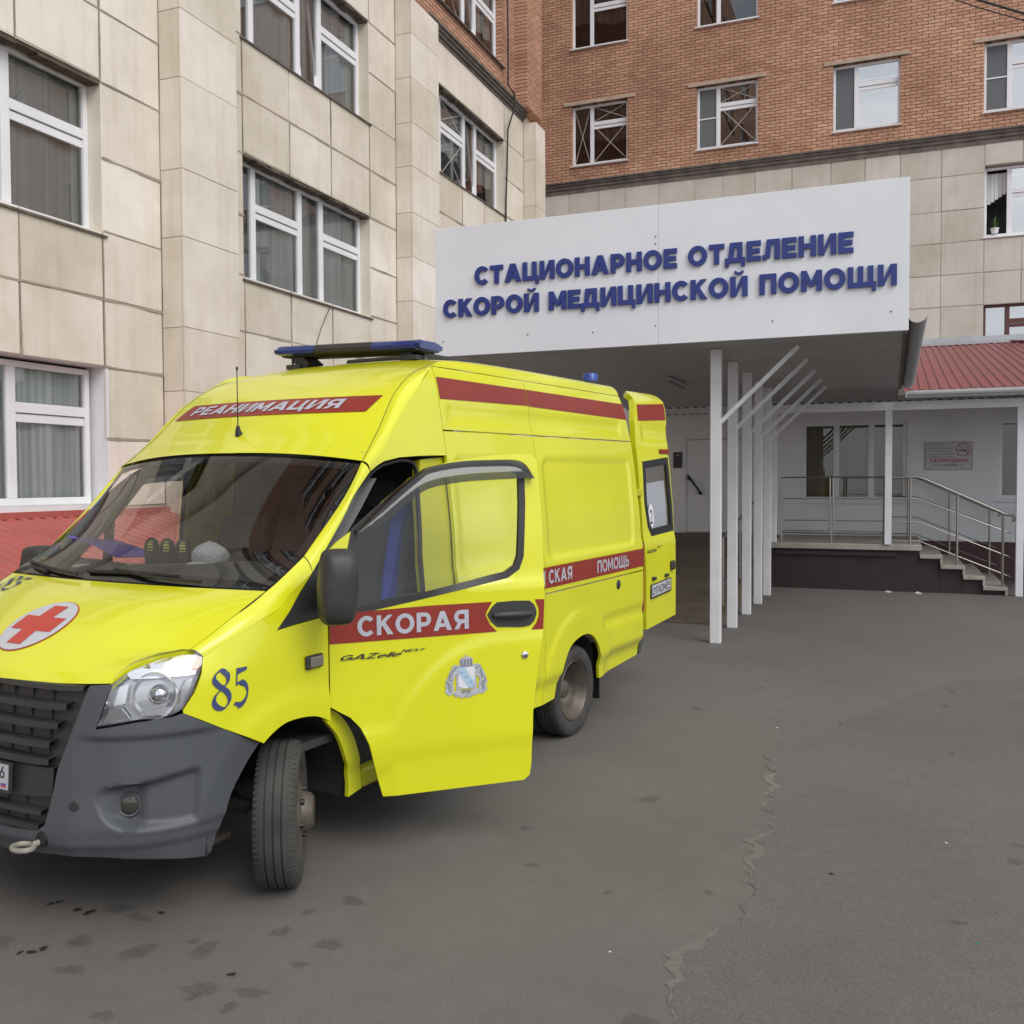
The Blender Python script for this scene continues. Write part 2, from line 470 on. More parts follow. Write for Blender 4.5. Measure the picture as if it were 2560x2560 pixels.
# ---------------------------------------------------------------- mesh helpers
class MB:
    def __init__(self):
        self.v, self.f, self.tone = [], [], []
    def add(self, vs, fs, tone=0.5):
        o = len(self.v)
        self.v += [tuple(p) for p in vs]
        for q in fs:
            self.f.append(tuple(i + o for i in q))
            self.tone.append(tone)
        return self
    def box(self, a, b, tone=0.5):
        x0, y0, z0 = a
        x1, y1, z1 = b
        return self.add([(x0, y0, z0), (x1, y0, z0), (x1, y1, z0), (x0, y1, z0), (x0, y0, z1), (x1, y0, z1), (x1, y1, z1), (x0, y1, z1)],
                        [(0, 3, 2, 1), (4, 5, 6, 7), (0, 1, 5, 4), (1, 2, 6, 5), (2, 3, 7, 6), (3, 0, 4, 7)], tone)
    def fbox(self, T, a, b, tone=0.5):
        """box in a local (u,v,n) frame"""
        u0, v0, n0 = a
        u1, v1, n1 = b
        p = [(u0, v0, n0), (u1, v0, n0), (u1, v1, n0), (u0, v1, n0), (u0, v0, n1), (u1, v0, n1), (u1, v1, n1), (u0, v1, n1)]
        return self.add([T(*q) for q in p], [(0, 3, 2, 1), (4, 5, 6, 7), (0, 1, 5, 4), (1, 2, 6, 5), (2, 3, 7, 6), (3, 0, 4, 7)], tone)
    def bar(self, p, q, w, h=None, upv=(0, 0, 1)):
        p, q = Vector(p), Vector(q)
        d = (q - p).normalized()
        s = d.cross(Vector(upv))
        if s.length < 1e-5:
            s = d.cross(Vector((1, 0, 0)))
        s.normalize()
        t = s.cross(d)
        h = h or w
        vs = []
        for c in (p, q):
            for a, b in ((-1, -1), (1, -1), (1, 1), (-1, 1)):
                vs.append(c + s * (a * w / 2) + t * (b * h / 2))
        return self.add(vs, [(0, 3, 2, 1), (4, 5, 6, 7), (0, 1, 5, 4), (1, 2, 6, 5), (2, 3, 7, 6), (3, 0, 4, 7)])
    def tube(self, path, r, n=8, cap=True, closed=False):
        path = [Vector(p) for p in path]
        rr = r if isinstance(r, (list, tuple)) else [r] * len(path)
        rings = []
        prev = None
        for i, p in enumerate(path):
            a = path[i - 1] if (i > 0 or closed) else path[i]
            b = path[(i + 1) % len(path)] if (i < len(path) - 1 or closed) else path[i]
            d = (b - a).normalized()
            if prev is None:
                s = d.cross(Vector((0, 0, 1)))
                if s.length < 1e-4:
                    s = d.cross(Vector((1, 0, 0)))
            else:
                s = prev - d * prev.dot(d)
            s.normalize()
            prev = s
            t = d.cross(s)
            rings.append([p + (s * math.cos(k * 2 * math.pi / n) + t * math.sin(k * 2 * math.pi / n)) * rr[i] for k in range(n)])
        vs = [q for g in rings for q in g]
        fs = []
        m = len(rings)
        for i in range(m if closed else m - 1):
            j = (i + 1) % m
            for k in range(n):
                fs.append((i * n + k, i * n + (k + 1) % n, j * n + (k + 1) % n, j * n + k))
        if cap and not closed:
            fs.append(tuple(reversed(range(n))))
            fs.append(tuple(range((m - 1) * n, m * n)))
        return self.add(vs, fs)
    def lathe(self, prof, c, axis, n=40, close=False):
        """prof = [(r, h)] turned about axis through c"""
        ax = Vector(axis).normalized()
        s = ax.cross(Vector((0, 0, 1)))
        if s.length < 1e-4:
            s = ax.cross(Vector((1, 0, 0)))
        s.normalize()
        t = ax.cross(s)
        c = Vector(c)
        vs = []
        for r, h in prof:
            for k in range(n):
                a = 2 * math.pi * k / n
                vs.append(c + ax * h + (s * math.cos(a) + t * math.sin(a)) * r)
        m = len(prof)
        fs = []
        for i in range(m if close else m - 1):
            j = (i + 1) % m
            for k in range(n):
                fs.append((i * n + k, i * n + (k + 1) % n, j * n + (k + 1) % n, j * n + k))
        return self.add(vs, fs)
    def build(self, name, m, parent=None, smooth=None, bevel=0, tone=False):
        me = bpy.data.meshes.new(name)
        me.from_pydata(self.v, [], self.f)
        if tone:
            at = me.attributes.new('tone', 'FLOAT', 'FACE')
            at.data.foreach_set('value', self.tone)
        me.update()
        o = bpy.data.objects.new(name, me)
        if isinstance(m, (list, tuple)):
            for q in m:
                me.materials.append(q)
        else:
            me.materials.append(m)
        COL.objects.link(o)
        if parent is not None:
            o.parent = parent
        if smooth:
            for p in me.polygons:
                p.use_smooth = True
            me.set_sharp_from_angle(angle=R(smooth))
        if bevel:
            md = o.modifiers.new('bevel', 'BEVEL')
            md.width = bevel
            md.segments = 2
            md.limit_method = 'ANGLE'
        return o

def thing(name, label, cat, loc=(0, 0, 0), group=None):
    o = bpy.data.objects.new(name, None)
    COL.objects.link(o)
    o.location = loc
    o.empty_display_size = 0.2
    return tag(o, label, cat, group)
def tag(o, label, cat, group=None):
    o['label'] = label
    o['category'] = cat
    if group:
        o['group'] = group
    return o
def struct(o, kind='structure'):
    o['kind'] = kind
    return o

def inpoly(x, y, poly):
    c = False
    j = len(poly) - 1
    for i in range(len(poly)):
        xi, yi = poly[i]
        xj, yj = poly[j]
        if (yi > y) != (yj > y) and x < (xj - xi) * (y - yi) / (yj - yi) + xi:
            c = not c
        j = i
    return c
def area(p):
    return sum(p[i - 1][0] * p[i][1] - p[i][0] * p[i - 1][1] for i in range(len(p))) / 2
def inset(p, g):
    if area(p) < 0:
        p = p[::-1]
    n = len(p)
    out = []
    for i in range(n):
        a, b, c = p[i - 1], p[i], p[(i + 1) % n]
        d1 = Vector((b[0] - a[0], b[1] - a[1]))
        d2 = Vector((c[0] - b[0], c[1] - b[1]))
        if d1.length < 1e-6 or d2.length < 1e-6:
            out.append(b)
            continue
        d1.normalize()
        d2.normalize()
        n1 = Vector((-d1.y, d1.x))
        n2 = Vector((-d2.y, d2.x))
        k = n1 + n2
        s = 1 + n1.dot(n2)
        k = k / s if s > 0.3 else k / 0.3 * 0.5
        out.append((b[0] + k.x * g, b[1] + k.y * g))
    return out
def smooth(pts, n=4, closed=False):
    """Catmull-Rom through the points"""
    out = []
    m = len(pts)
    rng = range(m if closed else m - 1)
    for i in rng:
        p1, p2 = pts[i], pts[(i + 1) % m]
        p0 = pts[i - 1] if (i > 0 or closed) else p1
        p3 = pts[(i + 2) % m] if (i + 2 < m or closed) else p2
        for k in range(n):
            t = k / n
            out.append(tuple(0.5 * (2 * b + (c - a) * t + (2 * a - 5 * b + 4 * c - d) * t * t + (3 * b - a - 3 * c + d) * t ** 3) for a, b, c, d in zip(p0, p1, p2, p3)))
    if not closed:
        out.append(tuple(pts[-1]))
    return out
def dense(poly, step):
    out = []
    n = len(poly)
    for i in range(n):
        a, b = poly[i], poly[(i + 1) % n]
        L = math.hypot(b[0] - a[0], b[1] - a[1])
        k = max(1, int(math.ceil(L / step)))
        for j in range(k):
            t = j / k
            out.append((a[0] + (b[0] - a[0]) * t, a[1] + (b[1] - a[1]) * t))
    return out
def rrect(x0, y0, x1, y1, r, n=5):
    out = []
    for cx, cy, a0 in ((x1 - r, y1 - r, 0), (x0 + r, y1 - r, 90), (x0 + r, y0 + r, 180), (x1 - r, y0 + r, 270)):
        for k in range(n + 1):
            a = R(a0 + 90 * k / n)
            out.append((cx + r * math.cos(a), cy + r * math.sin(a)))
    return out

def tri_fill(polys, holes=(), step=None):
    """union of polygons as 2D triangles"""
    pts, faces, edges = [], [], []
    for p in polys:
        if area(p) < 0:
            p = p[::-1]
        if step:
            p = dense(p, step)
        o = len(pts)
        pts += [Vector((x, y)) for x, y in p]
        faces.append(list(range(o, o + len(p))))
    for h in holes:
        if step:
            h = dense(h, step)
        o = len(pts)
        pts += [Vector((x, y)) for x, y in h]
        edges += [(o + i, o + (i + 1) % len(h)) for i in range(len(h))]
    if step:
        xs = [p.x for p in pts]
        ys = [p.y for p in pts]
        nx = int((max(xs) - min(xs)) / step)
        ny = int((max(ys) - min(ys)) / step)
        ins = [inset(p, step * 0.35) for p in polys]
        for i in range(nx + 1):
            for j in range(ny + 1):
                x = min(xs) + (i + 0.5) * step
                y = min(ys) + (j + 0.5) * step
                if any(inpoly(x, y, q) for q in ins) and not any(inpoly(x, y, h) for h in holes):
                    pts.append(Vector((x, y)))
    v, e, f, ov, oe, of = delaunay_2d_cdt(pts, edges, faces, 0, 1e-5)
    keep = []
    for tri, src in zip(f, of):
        if not src:
            continue
        if holes:
            cx = sum(v[i].x for i in tri) / len(tri)
            cy = sum(v[i].y for i in tri) / len(tri)
            if any(inpoly(cx, cy, h) for h in holes):
                continue
        keep.append(tuple(tri))
    return [(p.x, p.y) for p in v], keep

def boundary(faces):
    cnt = {}
    for f in faces:
        for i in range(len(f)):
            a, b = f[i], f[(i + 1) % len(f)]
            cnt[(a, b)] = cnt.get((a, b), 0) + 1
    return [(a, b) for (a, b) in cnt if (b, a) not in cnt]

CEN = Vector((1.2, 0, 1.2))
def panel(name, polys, fn, m, parent, holes=(), step=0.05, flange=0.022, off=0.0, gap=0.0, mirror=False, cen=None, back=False, sm=38):
    """sheet panel lifted from 2D outline(s) onto the surface fn(u,v); edges fold inwards by flange"""
    if not isinstance(polys[0][0], (tuple, list)):
        polys = [polys]
    if gap:
        polys = [inset(p, gap) for p in polys]
    pts, fs = tri_fill(polys, holes, step)
    cen = cen or CEN
    P, N = [], []
    h = 1e-3
    for u, v in pts:
        p = Vector(fn(u, v))
        du = Vector(fn(u + h, v)) - Vector(fn(u - h, v))
        dv = Vector(fn(u, v + h)) - Vector(fn(u, v - h))
        n = du.cross(dv)
        if n.length > 1e-12:
            n.normalize()
        else:
            n = (p - cen).normalized()
        if isinstance(cen, Vector):
            if n.dot(p - cen) < 0:
                n = -n
        elif n.dot(Vector(cen)) < 0:
            n = -n
        P.append(p + n * off)
        N.append(n)
    used = {}
    vs, out = [], []
    def vid(i):
        if i not in used:
            used[i] = len(vs)
            vs.append(P[i])
        return used[i]
    fs = [t if (pts[t[1]][0] - pts[t[0]][0]) * (pts[t[2]][1] - pts[t[0]][1]) - (pts[t[1]][1] - pts[t[0]][1]) * (pts[t[2]][0] - pts[t[0]][0]) > 0 else t[::-1] for t in fs]
    vote = 0
    for t in fs:
        a, b, c = P[t[0]], P[t[1]], P[t[2]]
        vote += (b - a).cross(c - a).dot(N[t[0]])
    for t in fs:
        q = tuple(vid(i) for i in t)
        out.append(q if vote >= 0 else q[::-1])
    if flange:
        low = {}
        inv = {b: a for a, b in used.items()}
        for a, b in boundary(out):
            for k in (a, b):
                if k not in low:
                    low[k] = len(vs)
                    vs.append(vs[k] - N[inv[k]] * flange)
            out.append((b, a, low[a], low[b]))
        if back:
            base = {}
            for t in list(out[:len(fs)]):
                q = []
                for k in t:
                    if k in low:
                        q.append(low[k])
                    else:
                        if k not in base:
                            base[k] = len(vs)
                            vs.append(vs[k] - N[inv[k]] * flange)
                        q.append(base[k])
                out.append(tuple(q[::-1]))
    if mirror:
        vs = [(p.x, -p.y, p.z) for p in vs]
        out = [q[::-1] for q in out]
    b = MB()
    b.add(vs, out)
    return b.build(name, m, parent, smooth=sm)

def loft(name, rows, m, parent, sm=45, mirror=False, flip=False):
    """quad strip between equally long rows of points"""
    n = len(rows[0])
    vs = [tuple(p) for r_ in rows for p in r_]
    fs = []
    for i in range(len(rows) - 1):
        for j in range(n - 1):
            q = (i * n + j, i * n + j + 1, (i + 1) * n + j + 1, (i + 1) * n + j)
            fs.append(q[::-1] if flip else q)
    if mirror:
        vs = [(x, -y, z) for x, y, z in vs]
        fs = [q[::-1] for q in fs]
    return MB().add(vs, fs).build(name, m, parent, smooth=sm)

# ---------------------------------------------------------------- lettering
def ring(cx, cy, rx, ry, w, a0=0, a1=360, wy=None, n=None):
    wy = w if wy is None else wy
    n = n or max(6, int(abs(a1 - a0) / 12))
    q = []
    for k in range(n):
        t0 = R(a0 + (a1 - a0) * k / n)
        t1 = R(a0 + (a1 - a0) * (k + 1) / n)
        c0, s0, c1, s1 = math.cos(t0), math.sin(t0), math.cos(t1), math.sin(t1)
        q.append([(cx + rx * c0, cy + ry * s0), (cx + rx * c1, cy + ry * s1), (cx + (rx - w) * c1, cy + (ry - wy) * s1), (cx + (rx - w) * c0, cy + (ry - wy) * s0)])
    return q
def bx2(x0, y0, x1, y1):
    return [(x0, y0), (x1, y0), (x1, y1), (x0, y1)]
def dg(x0, y0, x1, y1, w):
    return [(x0, y0), (x0 + w, y0), (x1 + w, y1), (x1, y1)]
def glyph(ch, w, sx=1.0):
    """polygons of a heavy sans capital, cap height 1; returns (polygons, advance)"""
    h = w * 0.86          # horizontal bars are thinner than stems
    A = []
    if ch == ' ':
        return [], 0.42 * sx
    def stem(x):
        A.append(bx2(x, 0, x + w, 1))
    if ch in 'СC':
        W_ = 0.92 * sx
        A += ring(W_ * .54, .5, W_ * .54, .515, w, 42, 318, h)
    elif ch in 'ОO0':
        W_ = (1.06 if ch != '0' else .68) * sx
        A += ring(W_ / 2, .5, W_ / 2, .515, w, 0, 360, h, 36)
    elif ch in 'ТT':
        W_ = 0.84 * sx
        A += [bx2(0, 1 - h, W_, 1), bx2(W_ / 2 - w / 2, 0, W_ / 2 + w / 2, 1)]
    elif ch in 'АA':
        W_ = 1.06 * sx
        k = w * 1.12
        A += [dg(0, 0, W_ / 2 - k / 2, 1, k), dg(W_ - k, 0, W_ / 2 - k / 2, 1, k), bx2(W_ * .22, .18, W_ * .78, .18 + h * .9)]
    elif ch in 'ЦП':
        W_ = 0.88 * sx
        stem(0)
        stem(W_ - w)
        if ch == 'П':
            A.append(bx2(0, 1 - h, W_, 1))
        else:
            A += [bx2(0, 0, W_ + .10, h), bx2(W_ - w * .55 + .08, -.2, W_ + .12, h)]
            W_ += .10
    elif ch in 'ИЙN':
        W_ = 0.92 * sx
        stem(0)
        stem(W_ - w)
        if ch == 'N':
            A.append([(0, 1), (w, 1), (W_, 0), (W_ - w, 0)])
        else:
            A.append([(w * .5, 0), (w * 1.1, 0), (W_ - w * .5, 1), (W_ - w * 1.1, 1)])
        if ch == 'Й':
            A += ring(W_ / 2, 1.27, .25, .20, .12, 180, 360, .13)
    elif ch in 'НH':
        W_ = 0.90 * sx
        stem(0)
        stem(W_ - w)
        A.append(bx2(0, .5 - h / 2, W_, .5 + h / 2))
    elif ch in 'РP':
        W_ = 0.82 * sx
        stem(0)
        A += [bx2(w * .5, 1 - h, W_ * .55, 1), bx2(w * .5, .28, W_ * .55, .28 + h)]
        A += ring(W_ * .55, .64, W_ * .45, .36, w, -90, 90, h)
    elif ch in 'ЯR':
        W_ = 0.86 * sx
        stem(0)
        A += [bx2(w * .5, 1 - h, W_ * .55, 1), bx2(w * .5, .30, W_ * .55, .30 + h)]
        A += ring(W_ * .55, .65, W_ * .45, .35, w, -90, 90, h)
        A.append(dg(W_ - w * 1.1, 0, W_ * .45, .34, w * 1.05))
        if ch == 'Я':
            A = [[(W_ - x, y) for x, y in p] for p in A]
    elif ch in 'ЕE':
        W_ = 0.76 * sx
        stem(0)
        A += [bx2(0, 0, W_, h), bx2(0, 1 - h, W_, 1), bx2(0, .5 - h * .46, W_ * .93, .5 + h * .46)]
    elif ch == 'Д':
        W_ = 0.94 * sx
        A += [bx2(-.06, 0, W_ + .08, h), bx2(-.06, -.2, w * .72 - .06, h), bx2(W_ + .08 - w * .72, -.2, W_ + .08, h), bx2(W_ - w - .06, 0, W_ - .06, 1), bx2(W_ * .22, 1 - h, W_ - .06, 1), dg(W_ * .10, 0, W_ * .22, 1, w * .95)]
        W_ += .06
    elif ch == 'Л':
        W_ = 0.90 * sx
        A += [bx2(W_ - w, 0, W_, 1), bx2(W_ * .24, 1 - h, W_, 1), dg(W_ * .12, .1, W_ * .24, 1, w * .95), bx2(-.02, 0, W_ * .22, h)]
    elif ch in 'КK':
        W_ = 0.90 * sx
        stem(0)
        A += [[(w * .8, .36), (w * .8, .36 + w * 1.1), (W_ - w * 1.2, 1), (W_ - .02, 1)], [(W_ * .30, .52), (W_ * .52, .64), (W_ + .02, 0), (W_ - w * 1.22, 0)]]
    elif ch in 'МM':
        W_ = 1.06 * sx
        stem(0)
        stem(W_ - w)
        A += [[(0, 1), (w * 1.0, 1), (W_ / 2 + w * .42, .22), (W_ / 2 - w * .42, .22)], [(W_, 1), (W_ - w, 1), (W_ / 2 - w * .42, .22), (W_ / 2 + w * .42, .22)]]
    elif ch == 'Щ':
        W_ = 1.26 * sx
        stem(0)
        stem(W_ / 2 - w / 2)
        stem(W_ - w)
        A += [bx2(0, 0, W_ + .10, h), bx2(W_ - w * .55 + .08, -.2, W_ + .12, h)]
        W_ += .10
    elif ch == 'Ь':
        W_ = 0.80 * sx
        stem(0)
        A += [bx2(w * .5, 0, W_ * .55, h), bx2(w * .5, .62 - h, W_ * .55, .62)]
        A += ring(W_ * .55, .31, W_ * .45, .31, w, -90, 90, h)
    elif ch == 'З':
        W_ = 0.74 * sx
        A += ring(W_ * .46, .73, W_ * .46, .275, w, -90, 150, h)
        A += ring(W_ * .46, .285, W_ * .5, .29, w, -150, 90, h)
    elif ch == 'В':
        W_ = 0.80 * sx
        stem(0)
        A += [bx2(w * .5, 0, W_ * .55, h), bx2(w * .5, .5 - h / 2, W_ * .55, .5 + h / 2), bx2(w * .5, 1 - h, W_ * .5, 1)]
        A += ring(W_ * .55, .275, W_ * .45, .275, w, -90, 90, h) + ring(W_ * .5, .74, W_ * .42, .26, w, -90, 90, h)
    elif ch == 'Б':
        W_ = 0.80 * sx
        stem(0)
        A += [bx2(0, 1 - h, W_ * .9, 1), bx2(w * .5, 0, W_ * .55, h), bx2(w * .5, .60 - h, W_ * .55, .60)]
        A += ring(W_ * .55, .30, W_ * .45, .30, w, -90, 90, h)
    elif ch == 'Г':
        W_ = 0.68 * sx
        stem(0)
        A.append(bx2(0, 1 - h, W_, 1))
    elif ch == 'У':
        W_ = 0.86 * sx
        A += [dg(W_ * .12, 0, W_ - w, 1, w), [(0, 1), (w, 1), (W_ * .62, .36), (W_ * .38, .36)]]
    elif ch == 'Ы':
        W_ = 1.05 * sx
        stem(0)
        stem(W_ - w)
        A += [bx2(w * .5, 0, .36, h), bx2(w * .5, .62 - h, .36, .62)] + ring(.36, .31, .32, .31, w, -90, 90, h)
    elif ch == 'Ф':
        W_ = 1.05 * sx
        A += ring(W_ / 2, .52, W_ / 2, .34, w, 0, 360, h) + [bx2(W_ / 2 - w / 2, -.05, W_ / 2 + w / 2, 1.05)]
    elif ch == 'Ш':
        W_ = 1.2 * sx
        stem(0)
        stem(W_ / 2 - w / 2)
        stem(W_ - w)
        A.append(bx2(0, 0, W_, h))
    elif ch == '1':
        W_ = 0.42 * sx
        A += [bx2(W_ - w, 0, W_, 1), [(0, .72), (W_ - w, 1), (W_, 1), (W_ - w, .8), (0, .55)]]
    elif ch == '4':
        W_ = 0.70 * sx
        A += [bx2(W_ * .62, 0, W_ * .62 + w, 1), bx2(0, .22, W_, .22 + h), [(0, .22), (w * .9, .22), (W_ * .62 + w, 1), (W_ * .62, 1)]]
    elif ch == '5':
        W_ = 0.66 * sx
        A += [bx2(.04, 1 - h, W_ * .95, 1), bx2(.04, .5, .04 + w, 1), bx2(.04, .64 - h, W_ * .5, .64)]
        A += ring(W_ * .44, .32, W_ * .54, .33, w, -140, 95, h)
    elif ch == '6':
        W_ = 0.68 * sx
        A += ring(W_ / 2, .32, W_ / 2, .33, w, 0, 360, h)
        A.append([(0, .34), (w, .34), (W_ * .80, 1), (W_ * .80 - w * 1.1, 1)])
    elif ch == '7':
        W_ = 0.62 * sx
        A += [bx2(0, 1 - h, W_, 1), dg(W_ * .15, 0, W_ - w, 1, w)]
    elif ch == '2':
        W_ = 0.66 * sx
        A += ring(W_ / 2, .70, W_ / 2, .31, w, -20, 170, h)
        A += [dg(0, 0, W_ * .78 - w * .2, .62, w), bx2(0, 0, W_, h)]
    elif ch == '3':
        return glyph('З', w, sx)
    elif ch == '-':
        W_ = 0.4 * sx
        A += [bx2(0, .40, W_, .40 + h)]
    elif ch == 'U':
        W_ = 0.8 * sx
        A += [bx2(0, .35, w, 1), bx2(W_ - w, .35, W_, 1)] + ring(W_ / 2, .38, W_ / 2, .38, w, 180, 360, h)
    elif ch == 'S':
        W_ = 0.72 * sx
        A += ring(W_ / 2, .73, W_ / 2, .27, w, 40, 270, h) + ring(W_ / 2, .27, W_ / 2, .27, w, -140, 90, h)
    elif ch == 'G':
        W_ = 1.0 * sx
        A += ring(W_ / 2, .5, W_ / 2, .5, w, 40, 330, h) + [bx2(W_ * .5, .36, W_, .36 + h), bx2(W_ - w, .1, W_, .5)]
    elif ch == 'Z':
        W_ = 0.86 * sx
        A += [bx2(0, 0, W_, h), bx2(0, 1 - h, W_, 1), dg(0, 0, W_ - w, 1, w)]
    elif ch == 'X':
        W_ = 0.86 * sx
        A += [dg(0, 0, W_ - w, 1, w), dg(W_ - w, 0, 0, 1, w)]
    elif ch == 'e':
        W_ = 0.66 * sx
        A += ring(W_ / 2, .34, W_ / 2, .34, w, 0, 315, h) + [bx2(w * .5, .30, W_, .30 + h)]
    elif ch == 'l':
        W_ = w
        stem(0)
    elif ch == 't':
        W_ = .4 * sx
        A += [bx2(.1, 0, .1 + w, .95), bx2(0, .62, W_, .62 + h), bx2(.1, 0, W_, h)]
    else:
        W_ = 0.5 * sx
        A += [bx2(0, 0, W_, .12)]
    return A, W_
def word(s, w=0.22, sp=0.12, sx=1.0, slant=0.0):
    x = 0.0
    out = []
    for ch in s:
        g, a = glyph(ch, w, sx)
        out.append([[(px + x + slant * py, py) for px, py in p] for p in g])
        x += a + sp
    return out, x - sp
def pen(path, thick, thin, ang, n=6):
    """broad-nib stroke along a path: serif numerals"""
    pts = smooth(path, n)
    L = []
    for i, p in enumerate(pts):
        a = pts[max(0, i - 1)]
        b = pts[min(len(pts) - 1, i + 1)]
        d = math.atan2(b[1] - a[1], b[0] - a[0])
        w = thin + (thick - thin) * abs(math.sin(d - ang)) ** 1.6
        nx, ny = -math.sin(d), math.cos(d)
        L.append(((p[0] + nx * w / 2, p[1] + ny * w / 2), (p[0] - nx * w / 2, p[1] - ny * w / 2)))
    return [[L[i][0], L[i + 1][0], L[i + 1][1], L[i][1]] for i in range(len(L) - 1)]
def num85():
    A = []
    eight = [(.40, .92), (.28, 1.0), (.14, .93), (.08, .79), (.16, .64), (.30, .52), (.43, .38), (.46, .20), (.38, .05), (.26, .0), (.12, .06), (.05, .20), (.09, .36), (.20, .47), (.33, .57), (.43, .70), (.44, .84), (.40, .92)]
    A += pen(eight, .155, .035, R(40))
    five = [(.70, .97), (.66, .62), (.80, .62), (.94, .53), (1.0, .36), (.95, .16), (.82, .03), (.68, .0)]
    A += pen(five[2:], .17, .05, R(80))
    A += [[(.655, .56), (.69, .56), (.745, 1.0), (.70, 1.0)], [(.70, .83), (1.0, .92), (1.02, 1.0), (.70, 1.0)], [(.655, .56), (.66, .53), (.82, .60), (.80, .67), (.70, .62)]]
    A += [[(.66 + .075 * math.cos(R(a)), .055 + .055 * math.sin(R(a))) for a in range(0, 360, 30)]]
    return A
# ================================================================ GROUND
g = MB()
g.add([(-60, -40, 0), (60, -40, 0), (60, 60, 0), (-60, 60, 0)], [(0, 1, 2, 3)])
ground = struct(g.build('ground', M['asphalt']))

def jag(pts, n, amp, seed):
    rnd = random.Random(seed)
    s = smooth(pts, n)
    return [(x + rnd.uniform(-amp, amp), y + rnd.uniform(-amp, amp)) for x, y in s]
edge0 = [(0.62, 9.9), (0.16, 9.02), (-0.05, 8.52), (-0.27, 8.1), (-0.42, 7.52), (-0.72, 6.95), (-0.78, 6.65), (-0.66, 6.2), (-0.65, 5.98), (-0.66, 5.67), (-0.58, 5.37), (-0.62, 5.11), (-0.59, 4.93), (-0.62, 4.67), (-0.58, 4.52), (-0.59, 4.25), (-0.62, 4.05), (-0.7, 3.9), (-0.75, 3.65), (-0.72, 3.51), (-0.73, 3.37), (-0.70, 3.1), (-0.85, 2.4), (-0.8, 1.4), (-1.0, 0.2), (-0.9, -2), (-1.2, -6)]
edge = []
for x, y in smooth(edge0, 14):
    k = 1.0 if y < 8 else .4
    edge.append((x + k * (.020 * math.sin(y * 23.1) + .010 * math.sin(y * 47.7 + 1) + .003 * math.sin(y * 97 + 2)) + random.uniform(-.0025, .0025), y))
b = MB()
T_ = 0.004
poly = edge + [(9, -6), (9, 11.5), (2.5, 10.8)]
v2, f2_ = tri_fill([poly])
b.add([(x, y, T_) for x, y in v2], f2_)
bd = boundary(f2_)
b.add([], [])
for a_, c_ in bd:
    (x0, y0), (x1, y1) = v2[a_], v2[c_]
    b.add([(x0, y0, T_), (x1, y1, T_), (x1, y1, 0.0005), (x0, y0, 0.0005)], [(1, 0, 3, 2)])
struct(b.build('asphalt_patch', M['asphalt_n']))
# crumbling strip along the old edge of the patch
rnd = random.Random(5)
inner = []
for i, (x, y) in enumerate(edge):
    k = 1.0 if 3.1 < y < 4.05 or 4.5 < y < 6.3 else 0.25
    wv = max(0.004, (0.012 + 0.055 * max(0, math.sin(y * 5.1 + 1.3)) * k + .008 * math.sin(y * 61) + rnd.uniform(-.005, .006)) * k)
    inner.append((x - wv, y))
b = MB()
v2, f2_ = tri_fill([[(x + .01, y) for x, y in edge if y > -1] + [q for q in inner if q[1] > -1][::-1]])
b.add([(x, y, 0.0022) for x, y in v2], f2_)
struct(b.build('worn_asphalt_edge', M['grit']))

def stains(pts, name, m, rmin, rmax, seed, z):
    rnd = random.Random(seed)
    b = MB()
    fade = []
    for x, y in pts:
        r = rnd.uniform(rmin, rmax)
        n = 20
        ph = [rnd.uniform(0, 6.28) for _ in range(3)]
        ex = rnd.uniform(.75, 1.35)
        o = len(b.v)
        vs = [(x, y, z)]
        fade.append(1)
        for q, fv in ((0.62, .85), (1.0, 0.0)):
            for k in range(n):
                a = 6.2832 * k / n
                rr = r * q * (1 + .16 * math.sin(2 * a + ph[0]) + .12 * math.sin(3 * a + ph[1]) + .1 * math.sin(5 * a + ph[2]))
                vs.append((x + rr * math.cos(a) * ex, y + rr * math.sin(a) / ex, z))
                fade.append(fv)
        fs = [(0, 1 + k, 1 + (k + 1) % n) for k in range(n)]
        fs += [(1 + k, 1 + n + k, 1 + n + (k + 1) % n, 1 + (k + 1) % n) for k in range(n)]
        b.add(vs, fs)
    o = b.build(name, m, ground)
    at = o.data.attributes.new('fade', 'FLOAT', 'POINT')
    at.data.foreach_set('value', fade)
    o['kind'] = 'stuff'
    return o
old = [(-3.18, 3.26), (-3.11, 2.96), (-2.96, 2.77), (-2.82, 2.98), (-2.67, 3.13), (-2.58, 3.09), (-2.6, 2.57), (-2.15, 3.13), (-2.13, 3.31), (-2.38, 3.53), (-2.38, 3.33), (-2.39, 2.84), (-2.25, 3.7), (-2.38, 2.79), (-3.41, 2.83), (-3.04, 3.22), (-2.2, 2.89), (-2.21, 2.78),
       (-1.84, 4.83), (-1.64, 4.37), (-0.77, 4.37), (-1.32, 5.54), (-0.81, 3.22), (-1.2, 4.2), (-3.6, 2.9), (-1.1, 8.9), (-1.5, 7.9)]
stains(old, 'old_oil_spots', M['stain'], 0.03, 0.075, 2, 0.0022)
stains([(0.43, 8.7), (0.59, 5.26), (0.62, 5.5), (0.28, 4.44), (0.52, 9.34), (0.4, 7.2), (1.3, 5.2), (0.9, 6.2)], 'patch_oil_spots', M['stain'], 0.03, 0.07, 9, 0.0062)
stains([(-3.51, 3.18), (-3.49, 3.21), (-3.35, 3.18), (-3.28, 3.18), (-2.98, 3.29), (-3.26, 2.8), (-3.22, 2.82), (-2.35, 2.97), (-3.2, 2.86), (-3.95, 3.1)], 'fresh_oil_drips', M['stain_dk'], 0.014, 0.030, 4, 0.0030)

